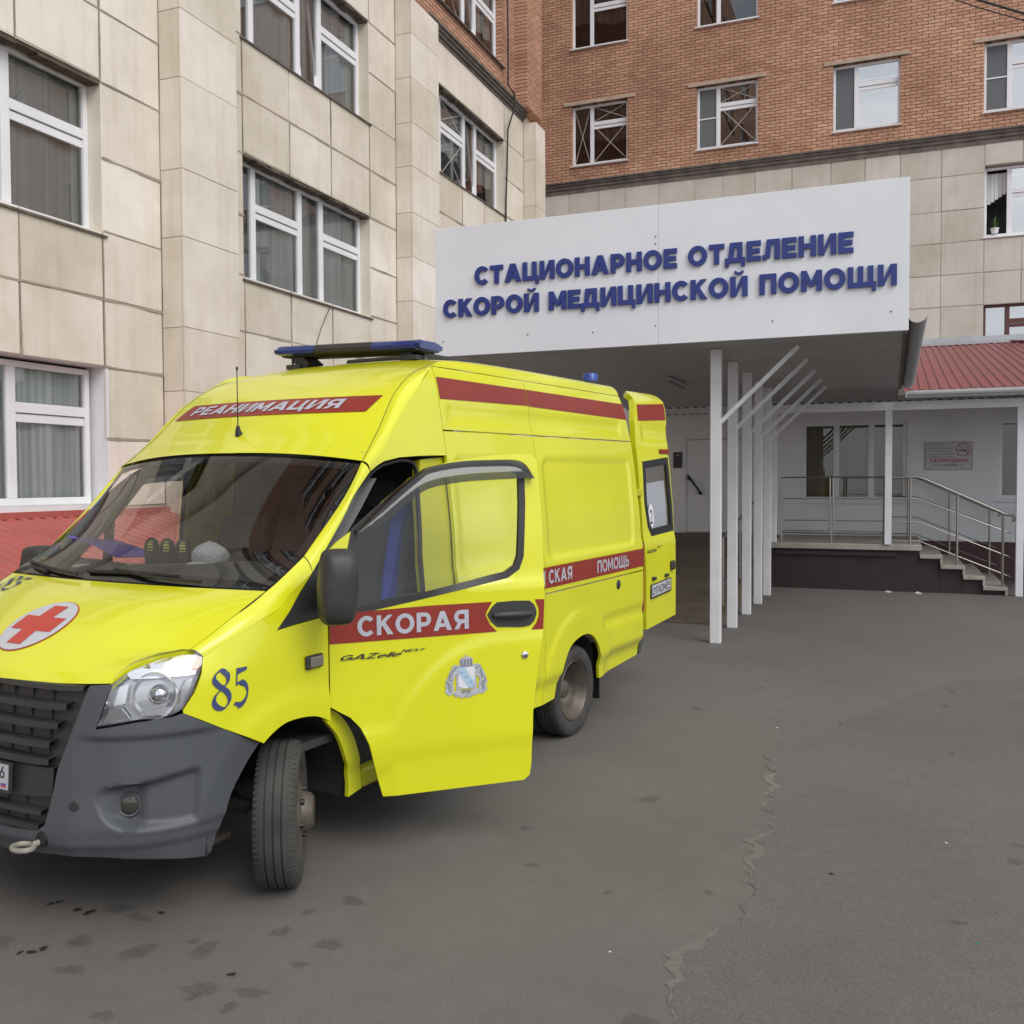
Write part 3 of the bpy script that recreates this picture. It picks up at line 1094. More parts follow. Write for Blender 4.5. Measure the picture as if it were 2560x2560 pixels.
# small litter
def scrap(x, y, z, s, m, name, label, cat, seed, group=None):
    rnd = random.Random(seed)
    b = MB()
    top = []
    bot = []
    for k in range(7):
        a = 6.2832 * k / 7
        r = s * rnd.uniform(.6, 1.15)
        top.append((r * math.cos(a), r * math.sin(a) * .7, rnd.uniform(.3, .8) * s * .5))
        bot.append((r * .9 * math.cos(a), r * .9 * math.sin(a) * .7, 0.0005))
    b.add(top + bot + [(0, 0, s * .55)], [(14, k, (k + 1) % 7) for k in range(7)] + [(k, 7 + k, 7 + (k + 1) % 7, (k + 1) % 7) for k in range(7)] + [tuple(range(13, 6, -1))])
    o = b.build(name, m)
    o.location = (x, y, z)
    tag(o, label, cat, group)
scrap(-1.04, 3.67, 0, .008, M['paper'], 'paper_scrap', 'tiny crumpled white paper scrap on old asphalt nearest the camera', 'litter', 1)
scrap(0.28, 5.41, T_, .008, M['paper'], 'paper_scrap', 'tiny white paper scrap out on the newer asphalt right of the crack', 'litter', 2)
scrap(0.34, 4.27, T_, .010, mat('green_plastic', (0.02, 0.22, 0.2), .4), 'bottle_cap', 'tiny green plastic bit lying on the newer asphalt', 'litter', 3)
scrap(-0.25, 4.78, T_, .015, M['trim'], 'rubber_crumb', 'small black crumb on the newer asphalt beside the ragged patch edge', 'litter', 4)
scrap(-0.8, 7.5, 0, .009, M['paper'], 'paper_scrap', 'tiny white scrap on the asphalt where the patch edge bends left', 'litter', 5)
scrap(-0.05, 17.2, 0, .06, M['paper'], 'paper_scrap', 'larger pale scrap of torn paper against the dark plinth below the steps', 'litter', 6)
scrap(0.42, 17.15, 0, .08, M['paper'], 'paper_scrap', 'largest pale torn scrap at the foot of the dark stair plinth', 'litter', 7)

# ================================================================ STONE / BRICK WALLS
def TL(u, v, n):          # left wing facade: u=Y, v=Z, n towards +X
    return (-8.4 + n, u, v)
def TB(u, v, n):          # rear block facade: u=X, v=Z, n towards the camera (-Y)
    return (u, 26.9 - n, v)
def TA(u, v, n):          # annex entrance wall
    return (u, 20.0 - n, v)

def wall(name, T, u0, u1, v0, v1, holes, m, parent, depth=0.22, n=0.0, reveal=None):
    """flat wall with openings and their reveals"""
    us = sorted({u0, u1, *[h[0] for h in holes], *[h[2] for h in holes]})
    vs_ = sorted({v0, v1, *[h[1] for h in holes], *[h[3] for h in holes]})
    us = [u for u in us if u0 <= u <= u1]
    vs_ = [v for v in vs_ if v0 <= v <= v1]
    b = MB()
    for i in range(len(us) - 1):
        for j in range(len(vs_) - 1):
            cu, cv = (us[i] + us[i + 1]) / 2, (vs_[j] + vs_[j + 1]) / 2
            if any(h[0] < cu < h[2] and h[1] < cv < h[3] for h in holes):
                continue
            b.add([T(us[i], vs_[j], n), T(us[i + 1], vs_[j], n), T(us[i + 1], vs_[j + 1], n), T(us[i], vs_[j + 1], n)], [(0, 1, 2, 3)])
    for h in (holes if depth else ()):
        a, c, d, e = h
        p = [(a, c), (d, c), (d, e), (a, e)]
        for k in range(4):
            q, r_ = p[k], p[(k + 1) % 4]
            b.add([T(*q, n), T(*r_, n), T(*r_, n - depth), T(*q, n - depth)], [(0, 1, 2, 3)])
    return b.build(name, m, parent)

def tiles(name, T, us, vs_, holes, m, parent, seed, gap=0.012, th=0.03, n=0.0, skip=None, extra=None):
    """individually toned facing slabs, slightly out of true"""
    rnd = random.Random(seed)
    b = MB()
    for i in range(len(us) - 1):
        for j in range(len(vs_) - 1):
            a, c, d, e = us[i], vs_[j], us[i + 1], vs_[j + 1]
            rects = [(a, c, d, e)]
            for h in holes:
                nr = []
                for r_ in rects:
                    x0, y0, x1, y1 = r_
                    hx0, hy0, hx1, hy1 = h
                    if hx0 >= x1 - .01 or hx1 <= x0 + .01 or hy0 >= y1 - .01 or hy1 <= y0 + .01:
                        nr.append(r_)
                        continue
                    if hx0 > x0 + .03:
                        nr.append((x0, y0, hx0, y1))
                    if hx1 < x1 - .03:
                        nr.append((hx1, y0, x1, y1))
                    xa, xb = max(x0, hx0), min(x1, hx1)
                    if hy0 > y0 + .03:
                        nr.append((xa, y0, xb, hy0))
                    if hy1 < y1 - .03:
                        nr.append((xa, hy1, xb, y1))
                rects = nr
            for x0, y0, x1, y1 in rects:
                gx = gap * rnd.uniform(.3, .9)
                gy = gap * rnd.uniform(.3, .9)
                k = rnd.uniform(-.007, .007)
                t = min(1, max(0, rnd.gauss(.5, .26)))
                nn = n + th + rnd.uniform(-.004, .004)
                bev = .006
                o = [(x0 + gx, y0 + gy + k), (x1 - gx, y0 + gy - k), (x1 - gx + k, y1 - gy), (x0 + gx, y1 - gy + k)]
                q = [(x0 + gx + bev, y0 + gy + k + bev), (x1 - gx - bev, y0 + gy - k + bev), (x1 - gx + k - bev, y1 - gy - bev), (x0 + gx + bev, y1 - gy + k - bev)]
                v = [T(*p, n) for p in o] + [T(*p, nn - bev) for p in o] + [T(*p, nn) for p in q]
                f = [(8, 9, 10, 11)]
                for s in range(4):
                    f.append((s, (s + 1) % 4, 4 + (s + 1) % 4, 4 + s))
                    f.append((4 + s, 4 + (s + 1) % 4, 8 + (s + 1) % 4, 8 + s))
                b.add(v, f, t)
    nf = len(b.f)
    for vs, fs in (extra or ()):
        b.add(vs, fs)
    o = b.build(name, [m, M['mortar']], parent, tone=True)
    for p in o.data.polygons[nf:]:
        p.material_index = 1
    return o

FW = 0.065
def reveal(w, T, a, c, d, e, m, dep=.27):
    b = MB()
    k = .016
    for s, (p, q, i, j) in enumerate((((a, c), (d, c), (0, -k), (0, -k)), ((d, c), (d, e), (k, 0), (k, 0)), ((d, e), (a, e), (0, k), (0, k)), ((a, e), (a, c), (-k, 0), (-k, 0)))):
        b.add([T(*p, .024), T(*q, .024), T(*q, -dep), T(*p, -dep)], [(0, 1, 2, 3)], .35)
        p2 = (p[0] + i[0], p[1] + i[1])
        q2 = (q[0] + j[0], q[1] + j[1])
        b.add([T(*p, .024), T(*p2, .024), T(*q2, .024), T(*q, .024)], [(0, 1, 2, 3)], .35)
    return b.build('reveal', M[m], w, tone=True)
def window(parent, T, u0, v0, u1, v1, n, mull, trans, glass, curtain=None, tape=False, frame='white_pl', sill=True, tilt=None, sillm='sill', back=True, screen=False, opened=False):
    """pvc window: mull = mullion centres, trans = [(col, height)]"""
    cols = [u0] + list(mull) + [u1]
    b = MB()
    b.fbox(T, (u0, v0, n), (u0 + FW, v1, n + .07))
    b.fbox(T, (u1 - FW, v0, n), (u1, v1, n + .07))
    b.fbox(T, (u0 + FW, v0, n), (u1 - FW, v0 + FW * 1.2, n + .068))
    b.fbox(T, (u0 + FW, v1 - FW, n), (u1 - FW, v1, n + .068))
    for c in mull:
        b.fbox(T, (c - .055, v0 + FW * 1.2, n), (c + .055, v1 - FW, n + .066))
    dt = dict(trans)
    for c, h in dt.items():
        a = cols[c] + (FW if c == 0 else .055)
        d = cols[c + 1] - (FW if c == len(cols) - 2 else .055)
        b.fbox(T, (a, h - .055, n), (d, h + .055, n + .064))
        b.fbox(T, (a, h - .155, n), (d, h - .065, n + .045))
    w = b.build('window', M[frame], parent, bevel=.006)
    p = MB()
    pa = cols[1] if opened else u0 + .02
    p.add([T(pa, v0 + .02, n + .03), T(u1 - .02, v0 + .02, n + .03), T(u1 - .02, v1 - .02, n + .03), T(pa, v1 - .02, n + .03)], [(0, 1, 2, 3)])
    if screen:
        q = MB()
        q.fbox(T, (u0 + FW, v0 + FW * 1.2, n + .034), (cols[1] - .055, v1 - FW, n + .038))
        q.build('insect_screen', M['screen'], w)
        if screen == 2:
            q = MB()
            q.fbox(T, (u0 + FW, (v0 + v1) / 2 - .016, n + .0385), (cols[1] - .055, (v0 + v1) / 2 + .016, n + .056))
            q.build('screen_bar', M[frame], w)
    p.build('pane', M[glass], w)
    if sill:
        s = MB()
        s.fbox(T, (u0 - .04, v0 - .05, n + .02), (u1 + .04, v0 - .025, .06))
        s.build('sill', M[sillm], w)
    if curtain:
        nn = 46
        top, bot = [], []
        rnd = random.Random(int(u0 * 100 + v0 * 10))
        for k in range(nn + 1):
            t = k / nn
            u = u0 + .03 + (u1 - u0 - .06) * t
            d = -.075 + .035 * math.sin(t * 46 + rnd.uniform(-.4, .4)) + .02 * math.sin(t * 17)
            top.append(T(u, v1 - .02, n + d))
            bot.append(T(u, v0 + curtain[1] * (v1 - v0) * (1 + .12 * math.sin(t * 6.283)), n + d))
        loft('curtain', [bot, top], M[curtain[0]], w)
    if back:
        q = MB()
        q.fbox(T, (u0 - .3, v0 - .3, n - 1.9), (u1 + .3, v1 + .3, n - 1.85))
        q.fbox(T, (u0 - .32, v0 - .3, n - 1.85), (u0 - .3, v1 + .3, n - .05))
        q.fbox(T, (u1 + .3, v0 - .3, n - 1.85), (u1 + .32, v1 + .3, n - .05))
        q.fbox(T, (u0 - .3, v1 + .31, n - 1.85), (u1 + .3, v1 + .33, n - .05))
        q.fbox(T, (u0 - .3, v0 - .33, n - 1.85), (u1 + .3, v0 - .31, n - .05))
        q.build('room', M['room'], w)
    if tape:
        t = MB()
        for c, (lo, hi) in tape:
            a = cols[c] + .07
            d = cols[c + 1] - .07
            for s in (0, 1):
                x0, x1 = (a, d) if s == 0 else (d, a)
                t.bar(T(x0, lo, n + .034 + s * .002), T(x1, hi, n + .034 + s * .002), .022, .0015, T(0, 0, 1) if False else (Vector(T(0, 0, 1)) - Vector(T(0, 0, 0))))
        t.build('tape_cross', M['tape'], w)
    if tilt is not None:
        # one narrow sash tipped inwards at the top
        c = tilt
        a, d = cols[c] + .05, cols[c + 1] - .05
        t = MB()
        for x in (a, d - .06):
            v = []
            for (uu, vv, dd) in ((x, v0 + .08, 0), (x + .06, v0 + .08, 0), (x + .06, v1 - .08, -.16), (x, v1 - .08, -.16)):
                v.append(T(uu, vv, n + .02 + dd))
            for (uu, vv, dd) in ((x, v0 + .08, 0), (x + .06, v0 + .08, 0), (x + .06, v1 - .08, -.16), (x, v1 - .08, -.16)):
                v.append(T(uu, vv, n + .055 + dd))
            t.add(v, [(0, 3, 2, 1), (4, 5, 6, 7), (0, 1, 5, 4), (1, 2, 6, 5), (2, 3, 7, 6), (3, 0, 4, 7)])
        t.build('tilted_sash', M[frame], w)
    return w

# ---------------------------------------------------------------- left wing
wing = thing('hospital_wing', 'tall left wing clad in beige limestone slabs with brick upper floors', 'building', (-8.4, 10, 0))
wing_o = Vector(wing.location)
def kids(root):
    """re-express children built in world space"""
    for c in [o for o in bpy.data.objects if o.parent == root]:
        c.matrix_parent_inverse = Matrix.Translation(-Vector(root.location))
LEDGE = 10.78
bays = [(-7.2, -3.72), (-1.02, 2.46), (5.02, 8.50), (11.05, 14.53), (17.15, 20.69)]
floors_s = [1.66, 4.74, 8.05]
floors_b = [11.44, 14.74, 18.04, 21.34, 24.64]
holes = []
for a, d in bays:
    for s in floors_s:
        holes.append((a, s, d, 3.22 if s == 1.66 else s + 1.72))
UMAX = 22.55
wall('stone_backing', TL, -12, UMAX, 0, LEDGE, holes, M['mortar'], wing, depth=0, n=.021)
stone_us = [-12, -9.6, -8.55, -7.2, -6.05, -4.9, -3.72, -2.6, -2.2, -1.02, .14, 1.3, 2.46, 3.41, 4.44, 5.02, 6.2, 7.36, 8.49, 9.44, 10.51, 11.06, 12.17, 13.31, 14.53, 15.47, 16.6, 17.15, 18.35, 19.5, 20.69, 21.92, 22.55]
stone_vs = [0, .8, 1.62, 2.40, 3.22, 3.99, 4.76, 5.59, 6.44, 7.25, 8.05, 8.9, 9.75, LEDGE]
# pilasters: slab-faced shafts standing .36 proud
def pilaster(a, d, top, seed, n1=.36):
    rnd = random.Random(seed)
    b = MB()
    core = .015
    b.fbox(TL, (a + core, 0, 0), (d - core, top - .02, n1 - core), .2)
    z = 0
    zs = [0]
    while zs[-1] < top - .4:
        zs.append(zs[-1] + rnd.choice([.80, .82, .78, 1.1]))
    zs[-1] = top
    for j in range(len(zs) - 1):
        t = min(1, max(0, rnd.gauss(.55, .2)))
        b.fbox(TL, (a + .004, zs[j] + .005, n1 - core - .012), (d - .004, zs[j + 1] - .005, n1 + rnd.uniform(-.002, .002)), t)
        t2 = min(1, max(0, rnd.gauss(.36, .15)))
        k = rnd.uniform(-.25, .25) if 0 < j else 0
        b.fbox(TL, (a, zs[j] + .005, .03), (a + .012 + rnd.uniform(0, .004), zs[j + 1] - .005, n1 - core - .02), t2)
        b.fbox(TL, (d - .014, zs[j] + .005, .03), (d, zs[j + 1] - .005, n1 - core - .02), t2)
    o = b.build('pilaster', M['stone'], wing, tone=True)
for i, (a, d) in enumerate(((3.41, 4.44), (9.44, 10.51), (15.47, 16.58), (21.92, 22.58))):
    pilaster(a, d, 10.55 if i > 1 else LEDGE - .1, 20 + i)
# mortar smeared over the slab joints
rnd = random.Random(77)
sm_ = []
def smear(p, q, n):
    L = math.hypot(q[0] - p[0], q[1] - p[1])
    k = max(2, int(L / .05))
    dx, dy = (q[0] - p[0]) / L, (q[1] - p[1]) / L
    ph = rnd.uniform(0, 9)
    amp = rnd.choice([.004, .007, .007, .011, .016])
    pts_ = []
    for i in range(k + 1):
        t = i / k
        w_ = max(.003, .005 + amp * (.5 + .5 * math.sin(t * L * 6 + ph)) * rnd.uniform(.5, 1.2))
        o = .003 * math.sin(t * L * 3 + ph)
        x, y = p[0] + dx * L * t, p[1] + dy * L * t
        pts_.append(((x - dy * (o + w_), y + dx * (o + w_)), (x - dy * (o - w_), y + dx * (o - w_))))
    vs = [TL(*c, n) for pr in pts_ for c in pr]
    sm_.append((vs, [(2 * i, 2 * i + 1, 2 * i + 3, 2 * i + 2) for i in range(k)]))
def clear(u, v):
    return not any(h[0] - .01 < u < h[2] + .01 and h[1] - .01 < v < h[3] + .01 for h in holes) and not (9.44 < u < 10.51 or 15.47 < u < 16.58 or u > 21.92)
vis_u = [u for u in stone_us if u > 5]
for u in vis_u[1:-1]:
    for j in range(len(stone_vs) - 1):
        if clear(u, (stone_vs[j] + stone_vs[j + 1]) / 2) and rnd.random() < .85:
            smear((u, stone_vs[j]), (u, stone_vs[j + 1]), .0375)
for v in stone_vs[1:-1]:
    for i in range(len(vis_u) - 1):
        if clear((vis_u[i] + vis_u[i + 1]) / 2, v) and rnd.random() < .85:
            smear((vis_u[i], v), (vis_u[i + 1], v), .0382)
tiles('stone_cladding', TL, stone_us, stone_vs, holes, M['stone'], wing, 11, gap=.016, extra=sm_)
# brick upper storeys
bh = [(a, s, d, s + 1.72) for a, d in bays for s in floors_b]
wall('brick_wall', TL, -12, UMAX, LEDGE, 28, bh, M['brick_y'], wing, depth=.24, n=-.02)
b = MB()
b.fbox(TL, (21.5, LEDGE, -.02), (22.5, 28, .30))
b.build('brick_pier', M['brick_y'], wing)
b = MB()
for (a, d) in ((-12, 15.47), (16.58, 21.92)):
    for k, (z0, z1, pr) in enumerate(((-.20, -.13, .05), (-.13, -.07, .10), (-.07, -.01, .14), (-.01, .04, .19))):
        b.fbox(TL, (a, LEDGE + z0, -.01), (d, LEDGE + z1, pr))
b.build('cornice', M['cornice'], wing)
# plain masses behind the facade: ends, roof
b = MB()
b.add([TL(UMAX, 0, -.3), TL(UMAX, 28, -.3), TL(UMAX, 28, -9), TL(UMAX, 0, -9)], [(0, 1, 2, 3)])
b.add([TL(UMAX, 0, 0), TL(UMAX, 28, 0), TL(UMAX, 28, -.3), TL(UMAX, 0, -.3)], [(0, 1, 2, 3)])
b.add([TL(-12, 28, 0), TL(UMAX, 28, 0), TL(UMAX, 28, -9), TL(-12, 28, -9)], [(0, 1, 2, 3)])
b.add([TL(-12, 0, 0), TL(-12, 28, 0), TL(-12, 28, -9), TL(-12, 0, -9)], [(0, 1, 2, 3)])
b.add([TL(-12, 0, -9), TL(-12, 28, -9), TL(UMAX, 28, -9), TL(UMAX, 0, -9)], [(0, 1, 2, 3)])
b.build('end_wall', M['brick_y'], wing)
for bi, (a, d) in enumerate(bays):
    for s in floors_s + floors_b:
        top = 3.22 if s == 1.66 else s + 1.72
        nw = len(bpy.data.objects)
        if s == 1.66:
            window(wing, TL, a + .03, s, d - .05, top - .03, -.24, [a + 1.1, a + 2.38] if bi == 2 else [a + 1.2, a + 2.3], [(0, 2.70), (2, 2.70)], 'winglass', ('curtain', .0), sillm='white_pl')
        elif bi == 2:
            window(wing, TL, a, s, d, top, -.24, [a + .55, a + 1.7, a + 2.38], [(1, s + 1.12), (3, s + 1.12)], 'winglass', ('curtain_g', .0))
        elif bi == 3 and s < 9:
            window(wing, TL, a, s, d, top, -.24, [a + .5, a + 1.67, a + 2.27], [(1, s + 1.12), (3, s + 1.12)], 'winglass', ('curtain_g', .0), tilt=2 if s > 8 else None)
        elif bi == 4 and s < 12:
            window(wing, TL, a, s, d, top, -.24, [a + .55, a + 1.75, a + 2.35], [(1, s + 1.12), (3, s + 1.12)], 'winglass', ('curtain_g', .35), tape=[(1, (s + .1, s + 1.0)), (1, (s + 1.2, s + 1.65))], tilt=2)
        else:
            window(wing, TL, a, s, d, top, -.24, [a + .5, a + 1.67, a + 2.27], [(1, s + 1.12), (3, s + 1.12)], 'winglass', None, back=True)
        if s < 9:
            w_ = [o for o in wing.children if o.name.split('.')[0] == 'window'][-1]
            w_ = max([o for o in wing.children if o.name.startswith('window')], key=lambda o: o.name)
            if s == 1.66:
                b = MB()
                for p, q in (((a, s), (d, s)), ((d, s), (d, top)), ((d, top), (a, top)), ((a, top), (a, s))):
                    b.add([TL(*p, .034), TL(*q, .034), TL(*q, -.27), TL(*p, -.27)], [(0, 1, 2, 3)])
                b.fbox(TL, (d + .001, s, -.05), (d + .03, top, .036))
                b.fbox(TL, (a - .02, s - .10, -.03), (d + .03, s - .002, .075))
                b.build('white_reveal', M['white_pl'], w_)
            else:
                reveal(w_, TL, a, s, d, top, 'stone')
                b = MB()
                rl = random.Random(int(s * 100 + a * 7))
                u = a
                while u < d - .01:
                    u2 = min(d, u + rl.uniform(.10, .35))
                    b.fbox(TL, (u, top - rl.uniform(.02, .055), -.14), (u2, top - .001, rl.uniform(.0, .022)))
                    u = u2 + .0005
                b.build('lintel_edge', M['lintel_shade'], w_)  # dark strip painting the shade under the opening's head
kids(wing)

# white cladding reveal beside the lowest window
# ---------------------------------------------------------------- rear block
rear = thing('hospital_block', 'tall rear block with orange brick floors above grey stone slabs', 'building', (-2, 26.9, 0))
LB = 10.52
cols_b = [(-8.76, -7.09), (-5.12, -3.46), (-1.52, .13), (2.07, 3.72), (5.66, 7.31), (9.25, 10.9)]
rows_b = [11.08, 14.44, 17.8, 21.16]
bh = [(a, s, d, s + 1.72) for a, d in cols_b for s in rows_b]
wall('brick_wall', TB, -14, 14, LB, 26, bh, M['brick_x'], rear, depth=.22)
sh = [(2.11, 7.94, 3.9, 9.74), (2.11, 4.5, 3.9, 6.28), (5.9, 7.94, 7.7, 9.74)]
wall('stone_backing', TB, -14, 14, 0, LB, sh, M['mortar'], rear, depth=0, n=.021)
tiles('stone_cladding', TB, [-13, -12, -10.9, -9.8, -8.84, -7.93, -7.15, -6.17, -5.16, -4.38, -3.52, -2.55, -1.56, -.71, .14, 1.12, 2.11, 2.95, 3.9, 4.9, 5.9, 6.8, 7.7, 9, 10, 11, 12, 13],
      [4.0, 4.7, 5.48, 6.28, 7.09, 7.9, 8.7, 9.57, 10.3], sh, M['stone_b'], rear, 31, gap=.014)
b = MB()
for z0, z1, pr in ((-.25, -.12, .045), (-.12, -.03, .08), (-.03, .04, .12), (.04, .08, .17)):
    b.fbox(TB, (-14, LB + z0, -.01), (14, LB + z1, pr))
b.build('cornice', M['cornice'], rear)
for k, (a, d) in enumerate(cols_b):
    for s in rows_b:
        b = MB()
        rnd = random.Random(int(a * 10 + s))
        b.fbox(TB, (a - .24, s + 1.72, -.05), (d + .22, s + 1.82, .035 + rnd.uniform(0, .01)))
        if s == 11.08:
            b.build('lintel', M['lintel'], rear, bevel=.012)
        cur = ('curtain_b', .42) if k < 2 else None
        tp = [(1, (s + .1, s + 1.1)), (1, (s + 1.25, s + 1.66))] if (k < 2 and s == 11.08) else False
        if tp:
            tp.append((0, (s + .1, s + 1.6)))
        window(rear, TB, a, s, d, s + 1.72, -.20, [a + .58], [(1, s + 1.18)], 'winglass' if k < 2 else 'winglass_b', cur, tape=tp, sillm='white_pl', screen=(2 if (k == 1 and s < 12) or k > 2 else 1) if k > 0 and s < 12 else False)
w_ = window(rear, TB, 2.11, 7.98, 3.9, 9.72, -.22, [2.68], [(1, 9.10)], 'winglass_b', None, sillm='white_pl', opened=True)
reveal(w_, TB, 2.11, 7.94, 3.9, 9.74, 'stone_b', .24)
b = MB()
zz = [9.66, 9.66]
for k in range(6):
    x0 = 2.20 + .085 * k
    b.fbox(TB, (x0, 8.86 + .055 * k, -.36 - .012 * (k % 2)), (x0 + .078, 9.62, -.352 - .012 * (k % 2)))
b.build('blind', M['curtain'], w_)
# open sash of the stone-storey window: zig-zag blind in the gap
w_ = window(rear, TB, 5.9, 7.98, 7.7, 9.72, -.22, [6.5], [(1, 9.10)], 'winglass_b', None, sillm='white_pl')
reveal(w_, TB, 5.9, 7.94, 7.7, 9.74, 'stone_b', .24)
window(rear, TB, 2.11, 4.5, 3.9, 6.28, -.15, [2.66, 3.3], [(1, 5.86)], 'winglass_b', None, frame='brownframe', sill=False)
reveal([o for o in rear.children if o.name.startswith('window')][-1], TB, 2.11, 4.5, 3.9, 6.28, 'stone_b', .2)
b = MB()
b.add([TB(-14, 26, 0), TB(14, 26, 0), TB(14, 26, -8), TB(-14, 26, -8)], [(0, 1, 2, 3)])
b.add([TB(14, 0, 0), TB(14, 26, 0), TB(14, 26, -8), TB(14, 0, -8)], [(0, 1, 2, 3)])
b.build('end_wall', M['brick_x'], rear)
kids(rear)
# plant on that sill
pot = thing('potted_plant', 'spiky green plant in a white pot on the upper stone-storey window sill', 'plant', (2.36, 27.03, 8.07))
b = MB()
b.lathe([(.0, 0), (.07, 0), (.10, .12), (.105, .13), (.09, .13), (.0, .12)], (0, 0, 0), (0, 0, 1), 16)
b.build('pot', M['white_pl'], pot, smooth=40)
b = MB()
rnd = random.Random(3)
for k in range(34):
    a = rnd.uniform(0, 6.28)
    L = rnd.uniform(.18, .42)
    ln = rnd.uniform(.15, .9)
    d = Vector((math.cos(a) * ln * .55, math.sin(a) * ln * .2, 1 - ln * .35))
    s = Vector((-math.sin(a), math.cos(a), 0)) * .014
    p0 = Vector((0, 0, .11))
    p1 = p0 + d * L * .6
    p2 = p0 + d * L + Vector((0, 0, -.08 * ln))
    b.add([p0 - s, p0 + s, p1 + s, p1 - s, p2], [(0, 1, 2, 3), (3, 2, 4)])
b.build('leaves', M['green'], pot)

# ---------------------------------------------------------------- annex with the entrance
annex = thing('entrance_annex', 'low white entrance annex with red sheet metal roof and long porch eave', 'building', (0, 20, 0))
ah = [(-1.66, 1.48, .27, 3.03), (1.86, 1.52, 3.7, 3.0), (-4.02, .80, -2.7, 2.76)]
wall('wall', TA, -8.2, 9, .72, 3.45, ah, M['annexwall'], annex, depth=.12)
b = MB()
b.fbox(TA, (-2.0, 0, -.2), (9, .72, .035))
b.build('plinth', M['plinth'], annex)
b = MB()
b.fbox(TA, (-8.2, 0, -.2), (-2.0, .72, .0))
b.build('plinth', M['annexwall'], annex)
w = window(annex, TA, -1.66, 1.48, .27, 3.03, -.11, [-1.02, -.37], [], 'winglass_a', ('curtain_o', .0), sillm='white_pl')
window(annex, TA, 1.86, 1.52, 3.7, 3.0, -.11, [2.75], [], 'winglass_a', None, sillm='white_pl')
b = MB()
b.fbox(TA, (-4.0, .82, -.10), (-2.72, 2.74, -.05))
dr = b.build('door', M['annexwall'], annex, bevel=.01)
b = MB()
for x in (-4.02, -3.38, -2.73):
    b.fbox(TA, (x, .82, -.05), (x + .03, 2.74, -.035))
b.fbox(TA, (-3.99, 1.9, -.05), (-2.73, 1.93, -.036))
b.build('door_battens', M['white_paint'], dr)
# porch soffit of profiled sheet, beam and its vent slots
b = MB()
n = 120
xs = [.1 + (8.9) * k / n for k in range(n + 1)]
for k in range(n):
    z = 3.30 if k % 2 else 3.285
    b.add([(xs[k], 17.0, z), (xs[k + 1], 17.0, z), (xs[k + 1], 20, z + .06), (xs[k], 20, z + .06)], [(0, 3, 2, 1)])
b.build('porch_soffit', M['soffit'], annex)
b = MB()
b.box((-2.2, 17.30, 3.06), (9, 17.42, 3.20))
b.build('porch_beam', M['annexwall'], annex)
b = MB()
x = -5.2
while x < 6:
    b.box((x, 17.292, 3.205), (x + .075, 17.30, 3.222))
    b.box((x + .03, 19.93, 3.265), (x + .10, 19.94, 3.28))
    x += .155
b.build('vent_slot', M['ink'], annex)
# red profiled roof with a hip on the right
def ribbed(xa, xb, ya, za, yb, zb, tr, m, parent, name):
    """trapezoid-rib sheet from eave (y=ya) to ridge; tr(x) limits the top"""
    b = MB()
    x = xa
    prof = []
    while x < xb:
        prof += [(x, 0), (x + .075, 0), (x + .092, .028), (x + .138, .028), (x + .155, 0)]
        x += .155
    for (x0, h0), (x1, h1) in zip(prof, prof[1:]):
        if x1 - x0 < 1e-5:
            continue
        t0, t1 = tr(x0), tr(x1)
        if t0 <= 0 and t1 <= 0:
            continue
        def pt(x, h, t):
            return (x, ya + (yb - ya) * t, za + (zb - za) * t + h)
        b.add([pt(x0, h0, 0), pt(x1, h1, 0), pt(x1, h1, t1), pt(x0, h0, t0)], [(0, 1, 2, 3)])
    return b.build(name, m, parent)
ribbed(.18, 12, 16.93, 3.33, 26.6, 5.28, lambda x: max(0, min(1, 1 - (x - 2.6) / 9.0)), M['redroof'], annex, 'roof')
b = MB()
b.box((.3, 26.3, 5.24), (14, 26.86, 5.32))
b.add([(.3, 26.86, 5.32), (14, 26.86, 5.32), (14, 26.86, 5.5), (.3, 26.86, 5.5)], [(0, 1, 2, 3)])
b.build('roof_flashing', M['galv'], annex)
b = MB()
b.bar((2.55, 26.58, 5.32), (8.0, 20.8, 4.15), .22, .02)
b.build('hip_flashing', M['redroof'], annex)
def gutter(p, q, r, m, parent, name, upv=(0, 0, 1)):
    p, q = Vector(p), Vector(q)
    d = (q - p).normalized()
    s = d.cross(Vector(upv)).normalized()
    b = MB()
    n = 10
    rows = []
    for rr in (r, r - .004):
        for c in (p, q):
            rows.append([c + s * rr * math.cos(math.pi * k / n) - Vector(upv) * rr * math.sin(math.pi * k / n) for k in range(n + 1)])
    vs = [v for row in rows for v in row]
    m_ = n + 1
    fs = []
    for k in range(n):
        fs.append((k, k + 1, m_ + k + 1, m_ + k))
        fs.append((2 * m_ + k, 3 * m_ + k, 3 * m_ + k + 1, 2 * m_ + k + 1))
        for o in (0, m_):
            fs.append((o + k, 2 * m_ + o + k, 2 * m_ + o + k + 1, o + k + 1))
    b.add(vs, fs)
    return b.build(name, m, parent, smooth=40)
gutter((.24, 16.86, 3.33), (9, 16.86, 3.33), .075, M['white_pl'], annex, 'gutter')
b = MB()
b.box((.2, 16.93, 3.23), (9, 16.97, 3.33))
b.build('eave_board', M['white_paint'], annex)
for x in (-1.93, -.05, 1.93, 5.0):
    b = MB()
    b.box((x - .055, 17.31, .80 if x < 0 else 0), (x + .055, 17.41, 3.06))
    b.build('porch_post', M['white_paint'], annex, bevel=.006)
b = MB()
for y0, y1, x0, x1 in ((20.0, 26.8, 9.0, 9.02), (20.0, 26.8, -8.22, -8.2)):
    b.box((x0, y0, 0), (x1, y1, 3.4))
b.build('side_wall', M['annexwall'], annex)
kids(annex)

